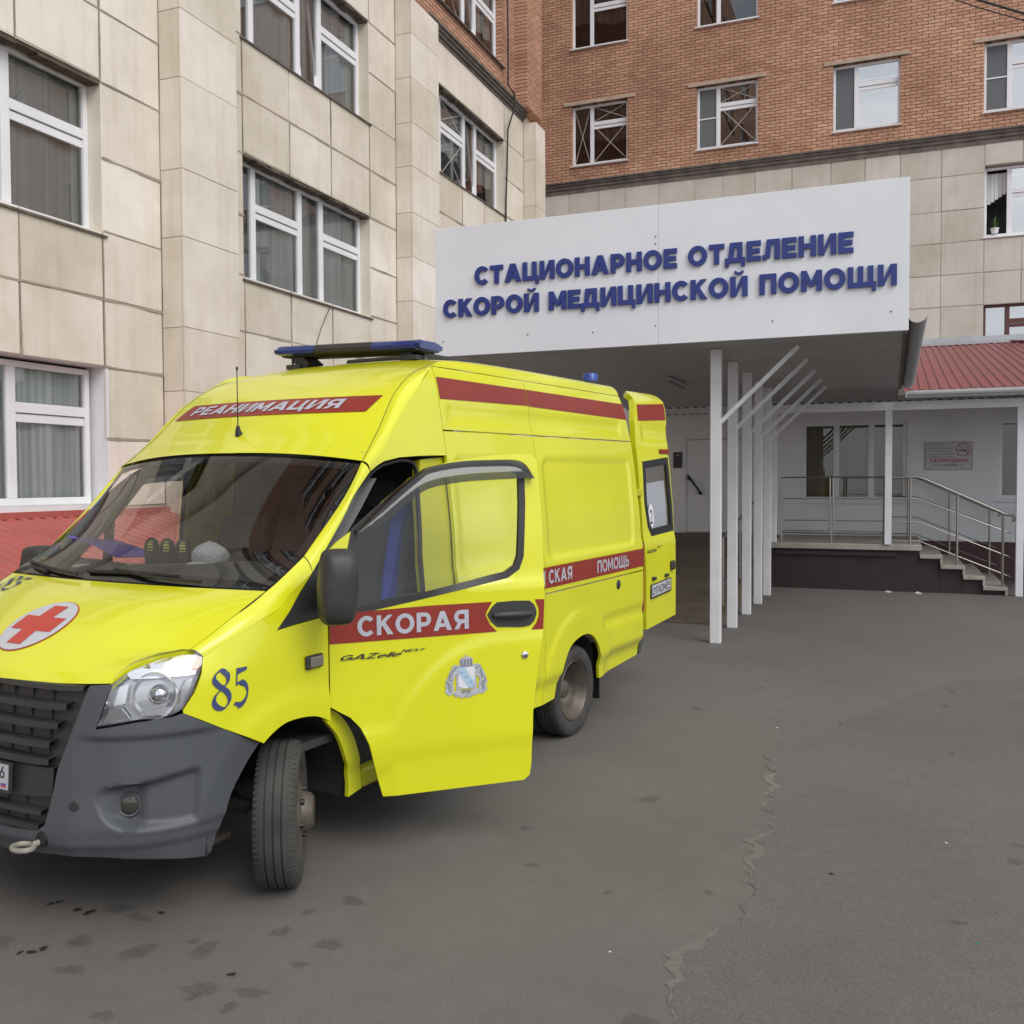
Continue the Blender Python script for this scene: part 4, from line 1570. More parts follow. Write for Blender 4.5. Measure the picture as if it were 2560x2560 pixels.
# ---------------------------------------------------------------- steps and landing
steps = thing('entrance_steps', 'concrete landing and side steps on a dark maroon plinth', 'steps', (0, 17.4, 0))
b = MB()
b.box((-2.0, 17.34, .70), (.48, 19.96, .80))
b.build('landing', M['concrete'], steps, bevel=.012)
b = MB()
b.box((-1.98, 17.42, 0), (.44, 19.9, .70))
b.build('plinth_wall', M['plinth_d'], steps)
b = MB()
b.box((-1.9, 17.37, .60), (.1, 17.419, .66))
b.build('plinth_batten', M['plinth_d'], steps)
xe = [.48, .80, 1.14, 1.44, 1.77]
zt = [.635, .47, .305, .14]
for k in range(4):
    b = MB()
    b.box((xe[k] - .03, 17.34, zt[k] - .06), (xe[k + 1], 19.96, zt[k]))
    b.box((xe[k + 1] - .04, 17.345, zt[k] - .165 if k < 3 else 0), (xe[k + 1] - .003, 19.955, zt[k] - .06))
    b.build('step', M['concrete'], steps, bevel=.008)
    b = MB()
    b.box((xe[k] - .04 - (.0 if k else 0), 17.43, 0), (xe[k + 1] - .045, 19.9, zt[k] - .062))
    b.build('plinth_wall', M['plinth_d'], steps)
kids(steps)

# stainless railings
def railing(name, label, y, group):
    t = thing(name, label, 'railing', (.3, y, .8), group)
    b = MB()
    b.tube([(-.02, y, 1.93), (.40, y, 1.94), (.52, y, 1.90), (1.72, y, 1.33), (1.84, y, 1.30), (1.88, y, 1.24), (1.83, y, 1.22)], .024, 10)
    b.build('handrail', M['inox'], t, smooth=40)
    b = MB()
    for z in (1.57, 1.18, .86):
        b.tube([(0, y, z), (.44, y, z), (1.82, y, z - .56)], .009, 6)
    b.build('rail', M['inox'], t, smooth=40)
    for x, z0, z1 in ((.30, .80, 1.93), (1.02, .47, 1.66), (1.70, .14, 1.34)):
        b = MB()
        b.tube([(x, y, z0), (x, y, z1)], .021, 8)
        b.lathe([(.045, 0), (.045, .012), (.02, .015)], (x, y, z0), (0, 0, 1), 12)
        b.build('rail_post', M['inox'], t, smooth=40)
    kids(t)
railing('stair_railing', 'stainless stair railing on the near edge of the concrete steps', 17.46, 'railings down the concrete steps')
railing('stair_railing', 'stainless stair railing beside the wall on the far edge of the steps', 19.75, 'railings down the concrete steps')
t = thing('landing_railing', 'stainless framed railing panels along the front of the landing', 'railing', (-.95, 17.45, .8))
for a, d in ((-1.80, -.99), (-.94, -.12)):
    b = MB()
    b.tube([(a, 17.45, .97), (a, 17.45, 1.94), (d, 17.45, 1.94), (d, 17.45, .97)], .021, 8, closed=True)
    b.build('frame', M['inox'], t, smooth=40)
    b = MB()
    for z in (1.57, 1.19, 1.01):
        b.tube([(a, 17.45, z), (d, 17.45, z)], .009, 6)
    b.build('rail', M['inox'], t, smooth=40)
b = MB()
for x in (-1.80, -.965, -.12):
    b.tube([(x, 17.45, .8), (x, 17.45, .97)], .02, 8)
b.build('foot', M['inox'], t, smooth=40)
kids(t)

# ---------------------------------------------------------------- ramp under the canopy
b = MB()
R0, R1 = -5.6, -2.12
b.add([(R0, 12.6, .006), (R1, 12.6, .006), (R1, 18.6, .80), (R0, 18.6, .80), (R1, 19.99, .80), (R0, 19.99, .80), (R1, 18.6, 0), (R1, 19.99, 0), (R0, 18.6, 0), (R0, 19.99, 0), (R1, 12.6, 0), (R0, 12.6, 0)],
      [(0, 1, 2, 3), (3, 2, 4, 5), (1, 10, 6, 2), (2, 6, 7, 4), (0, 3, 8, 11), (3, 5, 9, 8)])
struct(b.build('ramp', M['ramp']))
t = thing('ramp_railing', 'stainless ramp railing behind the row of canopy posts', 'railing', (-2.2, 15.5, .4))
b = MB()
def rz(y):
    return max(0.0, min(.8, (y - 12.6) / 6 * .8))
b.tube([(-2.2, y, rz(y) + .95) for y in (13.6, 14.6, 16, 17.4, 18.6, 19.9)], .022, 8)
b.build('handrail', M['inox'], t, smooth=40)
b = MB()
for k in (.28, .60):
    b.tube([(-2.2, y, rz(y) + k) for y in (13.6, 14.6, 16, 17.4, 18.6, 19.9)], .010, 6)
b.build('rail', M['inox'], t, smooth=40)
for y in (13.6, 15.2, 16.8, 18.4):
    b = MB()
    b.tube([(-2.2, y, rz(y)), (-2.2, y, rz(y) + .95)], .02, 8)
    b.build('rail_post', M['inox'], t, smooth=40)
kids(t)
# black grab bar on the door
hb = thing('grab_bar', 'slanted black grab bar on the white entrance door', 'grab bar', (-3.82, 19.95, 1.8))
b = MB()
b.tube([(-.15, 0, .21), (.15, 0, -.20)], .022, 8)
b.build('bar', M['trim'], hb, smooth=40)
b = MB()
for k in (-.11, .11):
    b.tube([(k, .0, -k * 1.36), (k, .13, -k * 1.36)], .016, 8)
    b.bar((k - .04, .0, -k * 1.36 - .03), (k + .03, .0, -k * 1.36 - .03), .03)
b.build('bracket', M['trim'], hb)

# ---------------------------------------------------------------- canopy
can = thing('entrance_canopy', 'white flat canopy with big blue lettering on its fascia board', 'canopy', (-2.5, 11, 0))
X0c, X1c, YF = -5.2, .15, 10.6
b = MB()
seam = -2.44
for a, d in ((X0c, seam - .0012), (seam + .0012, X1c)):
    b.box((a, YF, 3.42), (d, YF + .035, 4.97))
b.build('fascia_board', M['fascia'], can, bevel=.004)
b = MB()
for x, z in ((-4.0, 3.62), (-3.2, 3.60), (-2.47, 3.63), (-1.2, 3.60), (-.02, 3.62), (-2.47, 4.62), (-2.47, 4.54), (-5.1, 3.6)):
    b.lathe([(.0, .005), (.008, .004), (.009, 0)], (x, YF, z), (0, -1, 0), 10)
b.build('screw', M['ink'], can)
b = MB()
b.box((X0c + .02, YF + .11, 3.62), (X1c - .04, 26.6, 3.70))
b.build('roof_deck', M['galv'], can)
b = MB()
b.box((X0c + .02, YF + .037, 3.44), (X1c - .04, YF + .10, 4.90))
b.build('fascia_frame', M['fascia'], can)
b = MB()
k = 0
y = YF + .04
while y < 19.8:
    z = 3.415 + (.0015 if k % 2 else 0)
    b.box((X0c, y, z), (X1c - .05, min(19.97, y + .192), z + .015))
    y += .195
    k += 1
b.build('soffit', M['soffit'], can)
b = MB()
b.box((X1c - .05, YF + .04, 3.40), (X1c - .01, 17.2, 3.64))
b.build('edge_board', M['cornice'], can)
b = MB()
b.box((X0c, YF + .04, 3.40), (X0c + .04, 17.2, 3.64))
b.build('edge_board', M['cornice'], can)
gutter((X1c + .085, YF + .06, 3.60), (X1c + .085, 16.9, 3.48), .10, M['galv'], can, 'gutter')
# lettering on the fascia, every letter a raised block
def sign_line(s, x0, x1, z0, cap):
    L, wd = word(s, .285, .10)
    sx = (x1 - x0) / wd
    for polys in L:
        if not polys:
            continue
        pts, fs = tri_fill([[(x0 + x * sx, z0 + y * cap) for x, y in p] for p in polys])
        used = sorted({i for f in fs for i in f})
        ix = {k: j for j, k in enumerate(used)}
        n_ = len(used)
        vs = [(pts[i][0], YF - .030, pts[i][1]) for i in used] + [(pts[i][0], YF - .003, pts[i][1]) for i in used]
        out = []
        for f in fs:
            q = [ix[i] for i in f]
            a, c, d = (vs[j] for j in q[:3])
            ny = (Vector(c) - Vector(a)).cross(Vector(d) - Vector(a)).y
            out.append(tuple(q if ny < 0 else q[::-1]))
        for a, c in boundary(out):
            out.append((c, a, a + n_, c + n_))
        b = MB()
        b.add(vs, out)
        b.build('letter', M['signblue'], board)
board = [o for o in bpy.data.objects if o.name == 'fascia_board'][0]
sign_line('СТАЦИОНАРНОЕ ОТДЕЛЕНИЕ', -4.67, -.385, 4.250, .215)
sign_line('СКОРОЙ МЕДИЦИНСКОЙ ПОМОЩИ', -5.09, .035, 3.885, .215)
for y in (11.2, 12.45, 13.75, 15.0, 16.15):
    b = MB()
    b.box((-1.955, y - .05, 0), (-1.835, y + .06, 3.41))
    p = b.build('post', M['white_paint'], can, bevel=.006)
    b = MB()
    b.bar((-1.85, y, 2.56), (-.98, y, 3.40), .055, .045)
    b.build('brace', M['white_paint'], can)
    b = MB()
    b.box((-5.06, y - .05, 0), (-4.94, y + .06, 3.41))
    b.build('post', M['white_paint'], can, bevel=.006)
kids(can)
lampc = thing('ceiling_lamp', 'slim unlit batten lamp on the canopy soffit', 'lamp', (-3.03, 14.4, 3.40))
b = MB()
b.box((-.04, -.6, -.05), (.04, .6, 0))
b.build('housing', M['soffit'], lampc, bevel=.008)
b = MB()
b.tube([(0, -.58, -.06), (0, .58, -.06)], .018, 8)
b.build('tube', M['interior_l'], lampc, smooth=40)

# ---------------------------------------------------------------- signs
def plane_text(name, s, x0, x1, z0, h, y, m, parent, w=.2, slant=0):
    L, wd = word(s, w, .1)
    sx = (x1 - x0) / wd
    P = [[(x0 + x * sx, z0 + yy * h) for x, yy in p] for g_ in L for p in g_]
    pts, fs = tri_fill(P)
    b = MB()
    b.add([(x, y, z) for x, z in pts], [f if (Vector((pts[f[1]][0] - pts[f[0]][0], pts[f[1]][1] - pts[f[0]][1])).cross(Vector((pts[f[2]][0] - pts[f[0]][0], pts[f[2]][1] - pts[f[0]][1])))) > 0 else f[::-1] for f in fs])
    return b.build(name, m, parent)
ns = thing('no_smoking_sign', 'white no smoking notice with red ring and red heading on annex wall', 'sign', (1.005, 19.99, 2.34))
b = MB()
b.box((-.415, -.02, -.265), (.415, 0, .265))
b.build('board', M['signwhite'], ns)
b = MB()
for a, d in (((-.405, -.255), (.405, -.249)), ((-.405, .249), (.405, .255)), ((-.405, -.249), (-.399, .249)), ((.399, -.249), (.405, .249))):
    b.box((a[0], -.0225, a[1]), (d[0], -.0203, d[1]))
b.build('border', M['signgrey'], ns)
for s, x0, x1, z in (('В СООТВЕТСТВИИ', -.375, -.06, .19), ('ФЕДЕРАЛЬНЫМ ЗАКОНОМ', -.375, .07, .135), ('15 ФЗ 23 02 2013', -.375, .03, .08), ('КУРЕНИЕ НА ТЕРРИТОРИИ', -.375, .10, .02), ('И В ПОМЕЩЕНИЯХ БОЛЬНИЦЫ', -.375, .10, -.035)):
    plane_text('lettering', s, x0, x1, z, .028, -.0215, M['signgrey'], ns, .15)
plane_text('heading', 'ЗАПРЕЩЕНО', -.33, .335, -.115, .058, -.0215, M['signred'], ns, .24)
plane_text('lettering', 'ШТРАФ', -.28, -.135, -.185, .03, -.0215, M['signgrey'], ns, .16)
plane_text('lettering', '500-1500', -.105, .165, -.19, .042, -.0215, M['signgrey'], ns, .2)
plane_text('lettering', 'РУБ', .19, .27, -.185, .026, -.0215, M['signgrey'], ns, .16)
pts, fs = tri_fill(ring(.25, .115, .125, .125, .014, 0, 360, n=40) + [[(.155, .205), (.165, .215), (.345, .035), (.335, .025)]])
b = MB()
b.add([(x, -.0235, z) for x, z in pts], [f for f in fs])
b.build('ban_ring', M['signred'], ns)
pts, fs = tri_fill([bx2(.165, .095, .305, .115), bx2(.312, .095, .335, .115)])
b = MB()
b.add([(x, -.0222, z) for x, z in pts], fs)
b.tube([(.335, -.022, .13), (.325, -.022, .15), (.29, -.022, .155), (.265, -.022, .18)], .005, 5)
b.build('cigarette', M['ink'], ns)
ds = thing('door_plate', 'small dark plate with a pale house mark left of the annex door', 'sign', (-4.18, 19.99, 2.325))
b = MB()
b.box((-.09, -.02, -.165), (.09, 0, .165))
b.build('board', mat('dark_sign_board', (.035, .03, .034), .4), ds)
pts, fs = tri_fill([[(-.05, .08), (0, .125), (.05, .08), (.04, .08), (0, .11), (-.04, .08)]])
b = MB()
b.add([(x, -.0215, z) for x, z in pts], fs)
b.build('mark', M['signwhite'], ds)

# ---------------------------------------------------------------- lean-to on the left wing
lt = thing('lean_to', 'low lean-to with bright red ribbed roof under the ground floor windows of the left wing', 'building', (-7.5, 5, 0))
b = MB()
y = -4.0
prof = []
while y < 9.6:
    prof += [(y, 0), (y + .075, 0), (y + .092, .022), (y + .138, .022), (y + .155, 0)]
    y += .155
for (y0, h0), (y1, h1) in zip(prof, prof[1:]):
    if y1 - y0 > 1e-5:
        b.add([(-8.34, y0, 1.53 + h0), (-8.34, y1, 1.53 + h1), (-6.35, y1, .98 + h1), (-6.35, y0, .98 + h0)], [(0, 3, 2, 1)])
# hip end
for k in range(16):
    t0, t1 = k / 16, (k + 1) / 16
    xa, xb = -8.34 + 1.99 * t0, -8.34 + 1.99 * t1
    b.add([(xa, 9.58, 1.53 - .55 * t0), (xb, 9.58, 1.53 - .55 * t1), (xb, 11.2, .98), (xa, 11.2, .98)], [(0, 1, 2, 3)])
b.build('roof', M['redroof_b'], lt)
b = MB()
b.box((-8.36, -4, 1.53), (-8.30, 9.6, 1.60))
b.build('flashing', M['redroof_b'], lt)
b = MB()
b.box((-8.34, -4, 0), (-6.6, 11.0, .95))
b.build('wall', M['annexwall'], lt)
b = MB()
b.box((-6.40, -4, .93), (-6.36, 11.2, 1.0))
b.build('eave_strip', M['cornice'], lt)
kids(lt)

# ---------------------------------------------------------------- cables
b = MB()
b.tube([(-8.28, 20.66, 13.6), (-8.28, 20.72, 12.4), (-8.27, 20.70, 11.0), (-8.18, 20.86, 10.85), (-8.18, 20.9, 10.6), (-8.30, 20.74, 10.0), (-8.31, 20.70, 9.0), (-8.33, 20.69, 8.4), (-8.34, 20.68, 6.5)], .022, 6)
tag(b.build('wall_cable', M['cable'], smooth=40), 'thin dark cable hanging down the left wing beside its farthest windows', 'cable')
b = MB()
b.tube([(-8.34, 13.2, 4.70), (-8.33, 12.9, 4.3), (-8.34, 12.72, 3.9), (-8.34, 12.60, 2.6)], .006, 5)
tag(b.build('wall_cable', M['cable'], smooth=40), 'hair-thin wire dropping from the middle window sill of the left wing', 'cable')
b = MB()
b.tube([(-1.5, 14.0, 9.55), (.2, 14, 8.56), (1.02, 14.0, 8.12), (1.53, 14.0, 7.86), (3.5, 14, 7.1), (8, 14, 6.0)], .016, 6)
b.tube([(-1.5, 14.06, 9.50), (.2, 14.06, 8.50), (1.02, 14.06, 8.05), (1.53, 14.06, 7.80), (3.5, 14.06, 7.02), (8, 14.06, 5.9)], .008, 6)
tag(b.build('overhead_cable', M['cable'], smooth=40), 'dark overhead cable sagging across the top right corner in front of the brick', 'cable')
# ================================================================ AMBULANCE
def interp(tab,x):
    # monotone-ish cubic (catmull-rom non-uniform, finite-difference tangents)
    n=len(tab)
    if x<=tab[0][0]: return tab[0][1]
    if x>=tab[-1][0]: return tab[-1][1]
    for i in range(n-1):
        if x<=tab[i+1][0]: break
    x0,y0=tab[i];x1,y1=tab[i+1];h=x1-x0
    def sl(k):
        if k==0: return (tab[1][1]-tab[0][1])/(tab[1][0]-tab[0][0])
        if k==n-1: return (tab[-1][1]-tab[-2][1])/(tab[-1][0]-tab[-2][0])
        a=(tab[k][1]-tab[k-1][1])/(tab[k][0]-tab[k-1][0]);b=(tab[k+1][1]-tab[k][1])/(tab[k+1][0]-tab[k][0])
        if a*b<=0: return 0.0
        return 2*a*b/(a+b)
    m0,m1=sl(i),sl(i+1);t=(x-x0)/h;t2=t*t;t3=t2*t
    return (2*t3-3*t2+1)*y0+(t3-2*t2+t)*h*m0+(-2*t3+3*t2)*y1+(t3-t2)*h*m1
WT=[(.25,1.0),(.33,1.008),(.46,1.014),(.50,1.027),(.75,1.031),(1.1,1.034),(1.33,1.032),(1.365,1.026),(1.40,1.018),(1.63,1.006),(1.8,.99),(2.0,.972),(2.2,.944),(2.4,.913),(2.52,.889),(2.6,.862),(2.65,.83),(2.685,.79),(2.705,.73)]
def W(z): return interp(WT,z)
X0T=[(.25,3.74),(.33,3.82),(.45,3.865),(.69,3.845),(.95,3.82),(1.09,3.80),(1.2,3.70),(1.3,3.60),(1.45,3.45)]
NN=3.4
def X0(z): return interp(X0T,z)
def Ys(x,z):
    w=W(z)
    if x<=2.7: return w
    u=(x-2.7)/(X0(z)-2.7)
    if u>=1: return 0.0
    return w*(1-u**NN)**(1/NN)
def nose(phi,z):
    # phi 0 = straight ahead, pi/2 = side
    c=abs(math.cos(phi));s=abs(math.sin(phi))
    return 2.7+(X0(z)-2.7)*c**(2/NN),W(z)*s**(2/NN)*(1 if phi>=0 else -1)
van = thing('ambulance', 'bright yellow high-roof ambulance van with red stripes, blue light bar and open front door', 'ambulance')
Fv = Vector((-0.141136, -0.989940, -0.010012))
Lv = Vector((math.cos(R(8.114)), -math.sin(R(8.114)), 0))
Uv = Fv.cross(Lv)
van.matrix_world = Matrix(((Fv.x, Lv.x, Uv.x, -3.1648), (Fv.y, Lv.y, Uv.y, 6.8054), (Fv.z, Lv.z, Uv.z, 0), (0, 0, 0, 1)))
VM = van.matrix_world.copy()

def sst(a, b, x):
    t = max(0.0, min(1.0, (x - a) / (b - a)))
    return t * t * (3 - 2 * t)
def sd_rect(x, z, x0, z0, x1, z1, r):
    cx, cz, hx, hz = (x0 + x1) / 2, (z0 + z1) / 2, (x1 - x0) / 2 - r, (z1 - z0) / 2 - r
    dx, dz = abs(x - cx) - hx, abs(z - cz) - hz
    return math.hypot(max(dx, 0), max(dz, 0)) + min(max(dx, dz), 0) - r
WR = (-0.09, 0.365)        # rear axle
WF = (2.95, 0.375)         # front axle
def side(x, z):
    y = Ys(x, z)
    # stamped window field
    d = sd_rect(x, z, -1.165, 1.352, 0.385, 2.062, .085)
    y -= .0105 * (1 - sst(-.026, .006, d))
    d = sd_rect(x, z, 0.53, 1.352, 1.50, 2.062, .07)
    y -= .0105 * (1 - sst(-.030, .006, d))
    # bead under the top stripe
    d = sd_rect(x, z, -1.09, 2.255, 1.50, 2.375, .03)
    y -= .010 * (1 - sst(-.03, .006, d))
    # wheel arch swages
    r = math.hypot(x - WR[0], (z - WR[1]) * 1.02)
    y += .010 * (1 - sst(.555, .625, r)) if z > .3 else 0
    if x > 2.2:
        r = math.hypot(x - WF[0], (z - WF[1]))
        y += .009 * (1 - sst(.53, .62, r))
    # sill crease
    if x < 2.3:
        y -= .018 * sst(.545, .49, z) * 1.0
        y -= .012 * (1 - sst(.02, .06, abs(z - .79))) * (1 if x < -.5 else .0)
        d = sd_rect(x, z, -1.6, .20, -.58, .545, .05)
        y -= .018 * (1 - sst(-.03, .01, d))
    return y
def fS(x, z):
    return (x, side(x, z), z)
def fS0(x, z):
    return (x, Ys(x, z), z)

def vpanel(name, poly, m='yellow', fn=fS, step=.045, holes=(), flange=.022, gap=.0028, both=True, off=0.0, parent=None, back=False, label=None, sm=38):
    o = panel(name, poly, fn, M[m], parent or van, holes, step, flange, off, gap, False, None, back, sm)
    if both:
        panel(name, poly, fn, M[m], parent or van, holes, step, flange, off, gap, True, None, back, sm)
    return o

# --- side panels
arch_r = smooth([(.285, .355), (.229, .52), (.116, .68), (-.021, .737), (-.18, .749), (-.309, .704), (-.405, .609), (-.449, .488), (-.474, .355)], 5)
SEAM2 = .470
p = [(-1.318, 1.122), (-1.322, .80), (-1.322, .42), (-1.30, .395)] + [(-.474, .355)] + arch_r[::-1][1:] + [(SEAM2, .345), (SEAM2, 1.122)]
vpanel('side_panel', p, step=.03)
vpanel('side_panel', [(SEAM2, 1.126), (SEAM2, 2.214), (-1.27, 2.214), (-1.318, 1.30), (-1.318, 1.126)], step=.0195, sm=70)
vpanel('side_panel', [(SEAM2, 2.218), (SEAM2, 2.598), (-1.20, 2.598), (-1.235, 2.45), (-1.27, 2.218)], step=.03)
DREAR = [(1.572, 2.04), (1.562, 1.793), (1.560, 1.486), (1.572, 1.15), (1.61, .95), (1.64, .70), (1.645, .417), (1.655, .355)]
p = [(SEAM2, .345), (SEAM2, 2.214), (1.572, 2.214)] + DREAR + [(1.655, .335)]
vpanel('side_panel', p, step=.03)
vpanel('side_panel', [(SEAM2, 2.218), (SEAM2, 2.598), (1.56, 2.598), (1.572, 2.58), (1.572, 2.218)], step=.03)
OUT = [(2.303, .974, 1.977), (2.163, .96, 2.096), (2.045, .941, 2.217), (1.95, .93, 2.31), (1.85, .915, 2.39), (1.74, .899, 2.475), (1.60, .872, 2.578), (1.45, .862, 2.60), (.4, .862, 2.60), (-1.2, .862, 2.60)]
EDG = [(2.318, .93, 2.03), (2.13, .885, 2.188), (2.01, .857, 2.31), (1.90, .835, 2.418), (1.76, .815, 2.51), (1.62, .80, 2.575), (1.42, .79, 2.63), (1.15, .785, 2.67), (.4, .785, 2.685), (-1.18, .785, 2.685)]
CTR = [(2.43, 0, 2.085), (2.265, 0, 2.195), (2.15, 0, 2.31), (1.98, 0, 2.42), (1.80, 0, 2.52), (1.58, 0, 2.62), (1.3, 0, 2.69), (1.0, 0, 2.72), (.4, 0, 2.735), (-1.16, 0, 2.735)]
topap = [(2.303, 1.977), (2.24, 2.008), (2.177, 2.03), (2.035, 2.052), (1.85, 2.062), (1.706, 2.066), (1.574, 2.068)]
p = [(1.574, 2.595)] + [(x, z) for x, y, z in smooth(OUT[:7], 4)][::-1] + topap[1:]
vpanel('cab_side_panel', p, step=.035, fn=fS0, gap=.0006)

def tab(T_, s):
    s = max(0, min(len(T_) - 1 - 1e-9, s))
    i = int(s)
    t = s - i
    p1, p2 = T_[i], T_[i + 1]
    p0 = T_[i - 1] if i else p1
    p3 = T_[i + 2] if i + 2 < len(T_) else p2
    return tuple(0.5 * (2 * b + (c - a) * t + (2 * a - 5 * b + 4 * c - d) * t * t + (3 * b - a - 3 * c + d) * t ** 3) for a, b, c, d in zip(p0, p1, p2, p3))
def two(C_, E_, pw=2.0):
    def fn(q, s):
        c, e = tab(C_, s), tab(E_, s)
        k = abs(q) ** pw
        return (c[0] + (e[0] - c[0]) * q * q, q * e[1], c[2] + (e[2] - c[2]) * k)
    return fn
fRoof = two(CTR, EDG, 2.6)
def qpoly(s0, s1, n=20, q=1.0):
    """rectangle in (q,s)"""
    return [(-q, s0), (q, s0), (q, s1), (-q, s1)]
def grid_surf(name, fn, q0, q1, nq, s0, s1, ns, m, parent, cen, sm=40, flange=.015):
    rows = []
    for i in range(ns + 1):
        s = s0 + (s1 - s0) * i / ns
        rows.append([fn(q0 + (q1 - q0) * j / nq, s) for j in range(nq + 1)])
    a, b_, c = Vector(rows[0][0]), Vector(rows[0][1]), Vector(rows[1][0])
    flip = (b_ - a).cross(c - a).dot(a - cen) < 0
    return loft(name, rows, m, parent, sm, flip=flip)
grid_surf('roof', fRoof, -1, 1, 40, .02, 9, 60, M['yellow'], van, CEN)
# rounded crest between roof and sides
def crest(inn, out, bump, n=4):
    a, c = smooth(inn, n), smooth(out, n)
    rows = []
    for p, q in zip(a, c):
        p, q = Vector(p), Vector(q)
        m_ = (p + q) / 2
        o = Vector((.35, 1, 1)).normalized() * bump
        r_ = []
        for t in (0, .18, .36, .5, .64, .82, 1):
            r_.append(p.lerp(q, t) + o * (4 * t * (1 - t)))
        rows.append(r_)
    return rows
rows = crest(EDG, OUT, .020)
loft('roof_crest', rows, M['yellow'], van, 50)
loft('roof_crest', rows, M['yellow'], van, 50, mirror=True)
# seam lines along the cab roof
for sg in (1, -1):
    b = MB()
    b.tube([(x, sg * (y + .002), z + .0005) for x, y, z in smooth(EDG[:7], 4)], .0018, 5)
    b.build('roof_seam', M['trim'], van)
# A pillar and fender crest
AIN = [(2.80, .957, 1.572), (2.53, .944, 1.797), (2.40, .938, 1.93), (2.322, .931, 2.024)]
AOUT = [(2.803, 1.012, 1.499), (2.56, .996, 1.74), (2.454, .985, 1.854), (2.308, .974, 1.975)]
rows = crest(AIN, AOUT, .012)
loft('a_pillar', rows, M['yellow'], van, 50)
loft('a_pillar', rows, M['yellow'], van, 50, mirror=True)
FIN = [(2.803, .957, 1.568), (2.97, .962, 1.476), (3.050, .957, 1.432), (3.14, .945, 1.385), (3.25, .93, 1.328), (3.34, .91, 1.275), (3.435, .885, 1.222)]
FOUT = [(2.806, 1.012, 1.497), (2.90, 1.012, 1.445), (2.96, 1.013, 1.41), (3.031, 1.015, 1.358), (3.15, 1.0, 1.31), (3.29, .97, 1.25), (3.41, .93, 1.19)]
rows = crest(FIN, FOUT, .010)
loft('fender_crest', rows, M['yellow'], van, 50)
loft('fender_crest', rows, M['yellow'], van, 50, mirror=True)
# --- fender
arch_f = smooth([(3.161, .765), (3.099, .803), (3.018, .829), (2.898, .826), (2.806, .805), (2.726, .764)], 4)
p = [(x, z) for x, y, z in smooth(FOUT, 3)] + [(3.413, 1.187), (3.433, 1.124), (3.465, 1.05), (3.512, .979), (3.511, .966), (3.358, .874)] + arch_f + [(2.726, 1.28), (2.939, 1.268), (3.062, 1.256)]
vpanel('fender', p, step=.035, gap=.0006)
vpanel('quarter_trim', [(2.803, 1.499), (3.062, 1.256), (2.939, 1.268), (2.726, 1.282), (2.722, 1.57)], 'black', fS0, .05)
# arch lip and sill behind the door
p = [(2.724, .762), (2.632, .665), (2.572, .542), (2.536, .422), (2.531, .317), (2.42, .335), (2.44, .46), (2.50, .63), (2.60, .76), (2.724, .835)]
vpanel('arch_lip', smooth(p[:5], 4) + smooth(p[5:], 4), 'yellow', fS0, .04, off=-.03)
for s in (1, -1):
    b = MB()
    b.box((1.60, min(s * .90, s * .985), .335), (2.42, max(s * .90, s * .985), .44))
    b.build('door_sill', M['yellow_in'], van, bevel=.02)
# door jamb, weather strip
def fJ(x, z):
    return (x, Ys(x, z) - .035, z)
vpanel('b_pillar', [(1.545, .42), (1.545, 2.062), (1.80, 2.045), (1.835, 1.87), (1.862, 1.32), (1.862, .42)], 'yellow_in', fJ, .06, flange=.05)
for s in (1, -1):
    b = MB()
    path = smooth([(1.868, .44), (1.868, 1.32), (1.842, 1.87), (1.85, 2.0), (1.93, 2.035), (2.05, 2.028), (2.18, 2.0), (2.29, 1.945), (2.45, 1.83), (2.69, 1.60)], 4)
    b.tube([(x, s * (Ys(x, z) - .04), z) for x, z in path], .013, 6)
    b.build('weather_strip', M['trim'], van, smooth=60)
# --- hood
HC = [(3.135, 0, 1.434), (3.32, 0, 1.383), (3.50, 0, 1.305), (3.60, 0, 1.249), (3.66, 0, 1.212), (3.705, 0, 1.182), (3.745, 0, 1.152), (3.777, 0, 1.122), (3.80, 0, 1.092)]
HE = [(3.052, .952, 1.432), (3.15, .942, 1.382), (3.25, .926, 1.326), (3.34, .905, 1.272), (3.425, .884, 1.226), (3.476, .868, 1.2165), (3.548, .812, 1.201), (3.628, .748, 1.166), (3.698, .707, 1.108)]
NH = len(HC) - 1
fHood = two(HC, HE, 3.2)
hood = grid_surf('hood', fHood, -.995, .995, 44, 0.03, NH, 48, M['yellow'], van, Vector((3, 0, .8)))
# side lips of the hood folded down behind the headlamps and along the fenders
for s in (1, -1):
    r0 = [fHood(.995 * s, k * NH / 40) for k in range(41)]
    r1 = [(x - .012, y - .006 * s, z - .030) for x, y, z in r0]
    loft('hood_lip', [r0, r1], M['yellow'], van, 40)
# leading edge turned under
rows = [[fHood(-.995 + 1.99 * j / 44, NH) for j in range(45)]]
rows.append([(x - .03, y, z - .012) for x, y, z in rows[0]])
loft('hood_edge', rows, M['yellow'], van, flip=True)
for s in (1, -1):
    b = MB()
    b.tube([(x, s * y, z - .006) for x, y, z in smooth([(a[0], (a[1] + c[1]) / 2, (a[2] + c[2]) / 2) for a, c in zip(HE[:5], [FIN[2], FIN[3], FIN[4], FIN[5], FIN[6]])], 4)], .0045, 5)
    b.build('hood_seam', M['trim'], van)
